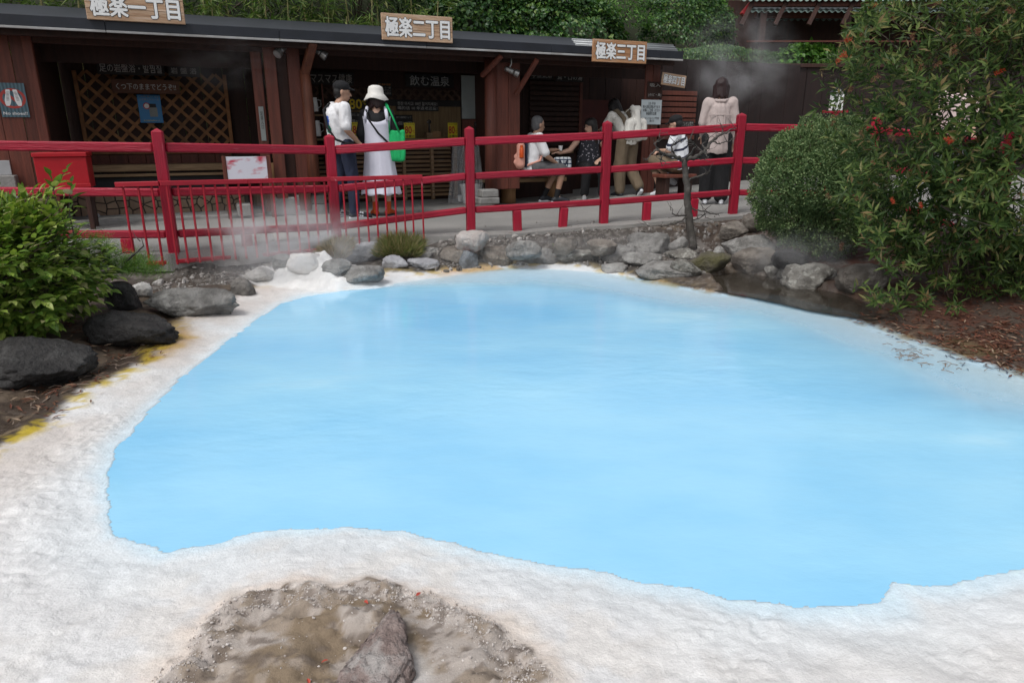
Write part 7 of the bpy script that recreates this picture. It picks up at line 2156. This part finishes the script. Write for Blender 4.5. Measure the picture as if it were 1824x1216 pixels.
for _ in range(70):
    px, py = (rr2.uniform(0, 260), 0) if rr2.rand() < .5 else (rr2.uniform(1590, 1720), 0)
    py = 745 - px * .52 + rr2.normal() * 14 if px < 300 else 612 + (px - 1590) * .22 + rr2.normal() * 8
    q = at_z(px, py, -.21); z, *_ = ground_height(np.array([q.x]), np.array([q.y])); a = rr2.uniform(0, 6.3); l_ = rr2.uniform(.03, .10)
    p0 = Vector((q.x, q.y, max(float(z[0]), ZW) + .006)); TWM.tube([p0, p0 + Vector((math.cos(a) * l_ * .5, math.sin(a) * l_ * .5, .008)), p0 + Vector((math.cos(a + .3) * l_, math.sin(a + .3) * l_, .002))], .0022, 5)
o = TWM.build('twig_litter', pm('dry_twig', (.30, .24, .19), (.14, .10, .08), 20, .8)); tag(o, 'thin dry twigs washed along the pool edges', None, None, 'stuff')

# ------------------------------------------------------------------ hillside, bamboo, ivy, far sheds
def hill_z(x, y):
    s = x * fs * -1 + (y - FO.y) * fc               # distance behind the stalls' front
    return sstep(2.2, 6.5, s) * 4.6 + np.clip(s - 6.5, 0, 30) * .35 - .05
hx = np.arange(-22, 26, .4); hy = np.arange(7, 44, .4)
HX, HY = np.meshgrid(hx, hy)
HZ = hill_z(HX, HY) + .25 * fbm(HX * .5, HY * .5, seed=91, oct=3)
HZ = np.where((-HX * fs + (HY - FO.y) * fc) < 2.25, -.4, HZ)
hi_ = np.arange(HX.size).reshape(HX.shape)
hq = np.stack([hi_[:-1, :-1], hi_[:-1, 1:], hi_[1:, 1:], hi_[1:, :-1]], -1).reshape(-1, 4)
o = link('hillside', np_mesh('hillside', np.stack([HX.ravel(), HY.ravel(), HZ.ravel()], 1), hq, True), None, pm('hill_soil', (.030, .036, .016), (.018, .022, .010), 1.5, .95))
tag(o, 'dark overgrown slope behind the stalls', kind='structure')

IV = leaf_mat('ivy_leaf', [(0, (.020, .065, .018)), (.4, (.035, .10, .022)), (.7, (.060, .14, .028)), (.9, (.10, .19, .035)), (1, (.16, .23, .055))], .4, .2, .5)
IVY2 = leaf_mat('bright_vine_leaf', [(0, (.04, .12, .02)), (.5, (.075, .19, .028)), (1, (.13, .26, .04))], .4, .25)
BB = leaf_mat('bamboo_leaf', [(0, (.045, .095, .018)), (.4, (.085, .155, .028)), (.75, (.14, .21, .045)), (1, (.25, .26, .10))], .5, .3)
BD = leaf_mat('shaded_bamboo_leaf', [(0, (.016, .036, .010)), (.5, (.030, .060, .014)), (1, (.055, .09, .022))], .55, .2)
def mound(name, label, cat, px, py, v, ru, rv, rz, n, mat, lmin, lmax, seed, tpl=LEAF_OVATE, wr=.8, gap=.35, hang=.5):
    """a rounded mass of leaves on the slope behind the stalls, centre seen at the pixel, v metres behind the front"""
    u, z = fac(px, py, v)
    c = np.array(F2W(u, v, z))
    r = np.random.RandomState(seed)
    e = empty(name, (c[0], c[1], float(hill_z(c[0], c[1]))), FA, label, cat, 'greenery on the slope')
    U = unit(r.normal(size=(n, 3))); U[:, 1] = -np.abs(U[:, 1]) * .9; U[:, 2] = np.where(U[:, 2] < -.5, -U[:, 2], U[:, 2])
    l_ = 1 + .22 * fbm(U[:, 0] * 2.4, U[:, 1] * 2.4, U[:, 2] * 2.4, seed=seed, oct=3) + .09 * fbm(U[:, 0] * 8, U[:, 1] * 8, U[:, 2] * 8, seed=seed + 2, oct=2)
    rr = np.where(r.rand(n) < .75, r.uniform(.9, 1.04, n), r.uniform(.6, .92, n))
    P_ = U * np.array([ru, rv, rz]) * (l_ * rr)[:, None]
    hole = vnoise(P_[:, 0] * 2.2, P_[:, 1] * 2.2, P_[:, 2] * 2.2, seed=seed + 9) > (1 - gap * 1.6)
    P_, U = P_[~hole], U[~hole]; n = len(P_)
    T_ = unit(U * .5 + np.array([0, -.2, -hang]) + r.normal(size=(n, 3)) * .45); N_ = unit(U + np.array([0, -.3, .5]) + r.normal(size=(n, 3)) * .35)
    L_ = r.uniform(lmin, lmax, n)
    off = np.array([0, 0, c[2] - e.location.z])
    tag(leaf_cloud('foliage', P_ + off, T_, N_, L_, L_ * wr, tpl, mat, e, var=r.rand(n)), kind='stuff')
    mb = MB()
    for k in range(5):
        twig(mb, (r.uniform(-.3, .3) * ru, 0, 0), Vector(P_[r.randint(n)] * .8 + off), .03, .008, .08, 6, 5)
    mb.build('stems', M_TWIG, e)
    return e
mound('ivy_mound', 'dark green ivy mound right behind the second eave sign', 'ivy', 860, 52, 4.3, 1.6, 1.0, .85, 6500, IV, .05, .10, 201)
mound('ivy_mound', 'thick ivy mass with hanging vines in the middle of the slope', 'ivy', 990, 62, 4.1, 1.5, 1.0, .80, 7500, IV, .05, .10, 202)
mound('vine_mound', 'bright grass-green vine patch above the third eave sign', 'vine', 1080, 30, 4.8, 1.35, 1.0, .60, 6000, IVY2, .05, .11, 203, LEAF_LANCE, .28)
mound('ivy_mound', 'dense dark ivy mound above the corrugated roof end', 'ivy', 1215, 52, 4.6, 1.35, 1.0, .80, 7500, IV, .04, .08, 204)
mound('shrub_mass', 'loose light green shrub at the top right of the slope', 'shrub', 1275, 15, 5.8, 1.3, 1.0, .85, 5000, IVY2, .06, .12, 205, LEAF_LANCE, .3)
mound('ivy_mound', 'ivy mass high up behind the bamboo edge', 'ivy', 800, 0, 5.6, 1.6, 1.0, .9, 5500, IV, .05, .10, 206)
mound('shrub_mass', 'olive shrub mass along the top of the slope', 'shrub', 960, 2, 6.4, 1.9, 1.0, .7, 5000, IVY2, .05, .11, 207, LEAF_LANCE, .35)
mound('shrub_mass', 'dark shrub mass at the top edge above the corrugated roof', 'shrub', 1150, -10, 7.0, 2.2, 1.0, .8, 4500, IV, .05, .11, 208)
mound('creeper', 'low creeper fringe hanging over the wall right of the roof end', 'creeper', 1290, 103, 2.4, 1.35, .45, .22, 4200, IV, .03, .07, 209, LEAF_LANCE, .5, .2, 1.2)
mound('creeper', 'bright leafy vine between the dark wall and the far shed', 'creeper', 1440, 106, 3.2, 1.1, .5, .30, 2200, IVY2, .07, .13, 210, LEAF_OVATE, .85, .2)

# bamboo: each cane a thing with its own leaves
M_CANE = pm('bamboo_cane', (.27, .23, .10), (.17, .17, .065), 3, .5, .1, 10, (4, 4, .6), .2)
rb = np.random.RandomState(44)
ORD = 'first second third fourth fifth sixth seventh eighth ninth tenth eleventh twelfth thirteenth fourteenth fifteenth sixteenth seventeenth eighteenth nineteenth twentieth twenty-first twenty-second twenty-third twenty-fourth twenty-fifth twenty-sixth'.split()
CANES = [(-60, 3.2), (20, 3.0), (75, 3.4), (120, 2.9), (345, 3.4), (372, 3.0), (398, 3.9), (414, 3.1), (440, 3.3), (462, 3.0), (486, 3.6), (505, 2.9), (530, 3.2), (556, 3.5), (578, 3.0), (600, 3.3), (612, 2.9), (632, 3.6), (655, 3.1), (676, 3.4), (705, 3.0), (735, 3.5), (768, 3.2), (240, 3.6), (300, 3.2), (180, 3.2)]
for i, (px, v) in enumerate(sorted(CANES)):
    u, _ = fac(px, 30, v)
    b = F2W(u, v, 0); zb = float(hill_z(b.x, b.y))
    lean = Vector((rb.uniform(-.35, .35), rb.uniform(-.3, .1), 0))
    H_ = rb.uniform(2.6, 4.2)
    where = 'left of the first eave sign' if px < 150 else ('behind the first eave sign' if px < 330 else 'between the first and second eave signs')
    e = empty('bamboo', (b.x, b.y, zb), FA, ORD[i] + ' bamboo cane from the left on the slope, ' + where, 'bamboo', 'bamboo canes on the slope')
    pts = [lean * (t / 7) ** 1.6 * 1.0 + Vector((0, 0, H_ * t / 7)) for t in range(8)]
    mb = MB().tube(pts, tap(8, .020, .008), 7)
    for t in range(1, 14):
        c = pts[0].lerp(pts[-1], t / 14); c = Vector((lean.x * (t / 14) ** 1.6, lean.y * (t / 14) ** 1.6, H_ * t / 14))
        rr = .020 - .012 * t / 14 + .003
        mb.tube([c - Vector((0, 0, .006)), c + Vector((0, 0, .006))], rr, 7)
    mb.build('cane', M_CANE, e, smooth=False)
    nb_ = 34
    P_, T_ = [], []
    for k in range(nb_):
        t = rb.uniform(.10, 1.0)
        c = np.array((lean.x * t ** 1.6, lean.y * t ** 1.6, H_ * t))
        br = unit(np.array([rb.normal(), rb.normal() - .5, rb.uniform(-.1, .5)])) * rb.uniform(.12, .5)
        for j in range(13):
            s = rb.rand()
            P_.append(c + br * s + rb.normal(size=3) * .03); T_.append(unit(br / np.linalg.norm(br) * .7 + np.array([0, 0, -.45]) + rb.normal(size=3) * .5))
    P_, T_ = np.array(P_), np.array(T_)
    L_ = rb.uniform(.13, .26, len(P_))
    tag(leaf_cloud('leaves', P_, T_, unit(rb.normal(size=P_.shape) + np.array([0, -.4, 1.0])), L_, L_ * .13, LEAF_LANCE, BB, e, var=rb.rand(len(P_))), kind='stuff')
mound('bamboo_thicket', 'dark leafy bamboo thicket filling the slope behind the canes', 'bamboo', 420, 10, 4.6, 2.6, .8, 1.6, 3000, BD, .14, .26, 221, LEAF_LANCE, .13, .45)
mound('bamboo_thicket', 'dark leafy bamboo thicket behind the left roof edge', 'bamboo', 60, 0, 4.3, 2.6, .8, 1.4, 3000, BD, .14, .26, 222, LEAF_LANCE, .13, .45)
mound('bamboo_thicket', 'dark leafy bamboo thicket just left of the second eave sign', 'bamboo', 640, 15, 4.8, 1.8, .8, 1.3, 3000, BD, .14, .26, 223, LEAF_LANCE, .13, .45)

# dark wall right of the stalls, with a reed screen
wl = empty('boundary_wall', at_Y(1480, 250, 14.0) * 1.0, 0, 'dark red-brown board wall right of the stalls behind the clipped shrub', 'wall')
wo_ = Vector((at_Y(1480, 250, 14.0).x, 14.0, 0)); wl.location = wo_
x0, x1 = at_Y(1205, 200, 14.0).x, at_Y(1980, 200, 14.0).x
zt = at_Y(1450, 121, 14.0).z
me_ = MB().cbox(-.16, .16, -.015, .015, -.1, zt, .004).mesh('board'); me_.materials.append(pm('shaded_board', (.019, .0085, .0075), (.012, .006, .0055), 4, .75, .3, 14, (6, 6, .5), .2))  # boards coloured near-black to carry the shade of the roof above
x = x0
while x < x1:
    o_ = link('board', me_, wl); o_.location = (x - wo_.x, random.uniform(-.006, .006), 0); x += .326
MB().cbox(x0 - wo_.x - .2, x1 - wo_.x, -.06, .10, zt + .002, zt + .07, .006).build('coping', M_WOODD, wl)
rs = empty('reed_screen', (at_Y(1370, 250, 13.3).x, 13.3, .2), 0, 'tall pale reed screen panel standing against the dark wall', 'screen')
z0, z1 = at_Y(1370, 262, 13.3).z - .2, at_Y(1370, 131, 13.3).z - .2
xa, xb = at_Y(1357, 200, 13.3).x - rs.location.x, at_Y(1385, 200, 13.3).x - rs.location.x
nn = 9
for k in range(nn):
    xm = xa + (xb - xa) * (k + .5) / nn
    MB().tube([(xm - .02, 0, -.1), (xm + .02, 0, z1 + random.uniform(-.02, .02))], (xb - xa) / nn * .46, 8).build('reed', pm('reed', (.30, .24, .15), (.19, .145, .085), 4, .6, .2, 20, (5, 5, .5), .2), rs)
MB().cbox(xa, xb, .02, .04, z1 * .5, z1 * .5 + .03, .003).build('batten', M_BENCH, rs)

# far shed with a red gable beam and corrugated roof
SY = 16.5
sh_ = empty('far_shed', (at_Y(1560, 60, SY).x, SY, 0), 0, 'dark open shed with red beams and corrugated roof at the upper right', 'shed')
so = Vector(sh_.location)
def S(px, py, dy=0.0):
    q = at_Y(px, py, SY + dy); return Vector((q.x - so.x, dy, q.z))
MB().beam(S(1322, 27), S(1352, -12), .10, .16, (0, 1, 0), .01).build('barge_board', M_REDB, sh_)
MB().beam(S(1335, 7), S(1990, 7), .14, .13, (0, 0, 1), .01).build('beam', M_WOODR, sh_)
MB().beam(S(1345, 27, .3), S(1990, 27, .3), .14, .14, (0, 0, 1), .01).build('beam', M_WOODR, sh_)
for k, px in enumerate((1350, 1410, 1470, 1530, 1600)):
    MB().beam(S(px, -15), S(px - 30, 45, -.2), .07, .09, (1, 0, 0), .006).build('rafter', M_WOODD, sh_)
def corr_x(name, a, b, c, d, n, mat):
    """sheet between the lower edge a-b and upper edge c-d, ribs running up the slope"""
    vs, fs_ = [], []
    N = n * 6
    for i in range(N + 1):
        t = i / N
        lift = Vector((0, -.0, .022 * math.cos(2 * math.pi * n * t)))
        vs.append(a.lerp(b, t) + lift); vs.append(c.lerp(d, t) + lift)
    for i in range(N): fs_.append((2 * i, 2 * i + 2, 2 * i + 3, 2 * i + 1))
    o_ = MB().add(vs, fs_).build(name, mat, sh_, smooth=True); s = o_.modifiers.new('t', 'SOLIDIFY'); s.thickness = .006
corr_x('roof_sheet', S(1335, 21, -.1), S(1990, 21, -.1), S(1350, 10, .9), S(1990, 10, .9), 60, M_CORRG)
corr_x('roof_sheet', S(1360, 36, .5), S(1990, 36, .5), S(1360, 28, 1.4), S(1990, 28, 1.4), 56, M_CORRG)
corr_x('roof_sheet', S(1320, 1, -.2), S(1990, 1, -.2), S(1340, -70, 1.8), S(1990, -70, 1.8), 60, M_CORRG)
for px in (1352, 1500, 1660, 1850):
    MB().cbox(S(px, 100).x - .07, S(px, 100).x + .07, -.07, .07, 0, S(px, 20).z, .01).build('post', M_WOODD, sh_)
MB().cbox(S(1330, 60).x, S(1990, 60).x, 1.6, 1.65, 0, S(1500, 30).z + .6, .01).build('back_wall', M_WOODD, sh_)
MB().beam(S(1330, 74, -.1), S(1990, 74, -.1), .05, .03).build('cross_rail', M_WOODR, sh_)

# ------------------------------------------------------------------ steam
def steam(name, label, c, r, dens, seed, scale=2.2):
    m, nt, p, out = new_mat('steam_' + str(seed))
    nt.nodes.remove(p)
    L = nt.links.new
    pv = nd(nt, 'ShaderNodeVolumePrincipled'); pv.inputs['Color'].default_value = (.97, .98, 1, 1); pv.inputs['Anisotropy'].default_value = .2
    tc = nd(nt, 'ShaderNodeTexCoord')
    ln = nd(nt, 'ShaderNodeVectorMath', operation='LENGTH'); L(tc.outputs['Object'], ln.inputs[0])
    fo = nd(nt, 'ShaderNodeMapRange'); fo.interpolation_type = 'SMOOTHSTEP'; fo.inputs[1].default_value = 1.0; fo.inputs[2].default_value = .25; L(ln.outputs['Value'], fo.inputs[0])
    nz = nd(nt, 'ShaderNodeTexNoise', Scale=scale, Detail=3.0, Roughness=.55, Distortion=.6)
    mp = nd(nt, 'ShaderNodeMapping'); mp.inputs['Location'].default_value = (seed * 3.1, seed * 1.7, 0); L(tc.outputs['Object'], mp.inputs[0]); L(mp.outputs[0], nz.inputs['Vector'])
    nr = nd(nt, 'ShaderNodeMapRange'); nr.inputs[1].default_value = .44; nr.inputs[2].default_value = .72; L(nz.outputs['Fac'], nr.inputs[0])
    mu = nd(nt, 'ShaderNodeMath', operation='MULTIPLY'); L(fo.outputs[0], mu.inputs[0]); L(nr.outputs[0], mu.inputs[1])
    m2 = nd(nt, 'ShaderNodeMath', operation='MULTIPLY'); m2.inputs[1].default_value = dens; L(mu.outputs[0], m2.inputs[0])
    L(m2.outputs[0], pv.inputs['Density']); L(pv.outputs[0], out.inputs['Volume'])
    o_ = link(name, np_mesh(name, ico(3)[0], ico(3)[1], True), None, m)
    o_.location = c; o_.scale = r
    tag(o_, label, None, None, 'stuff')
    return o_
steam('steam', 'thin white steam rising over the white vent at the far left rim', at_Y(500, 440, 6.1), (1.0, .5, .5), 5.0, 1)
steam('steam', 'faint steam drifting over the far rocks and water', at_Y(960, 455, 6.9), (2.3, .55, .36), .85, 2)
steam('steam', 'grey steam puffs beside the dark red-brown bob', at_Y(1320, 110, 11.6), (1.1, .5, .95), 1.5, 3, 1.8)
steam('steam', 'thin steam over the runoff water and crusty boulder', at_Y(1420, 470, 6.0), (.7, .4, .4), 1.6, 4)
steam('steam', 'faint steam drifting under the first stall roof', at_Y(400, 110, 8.9), (.9, .5, .5), .5, 5)
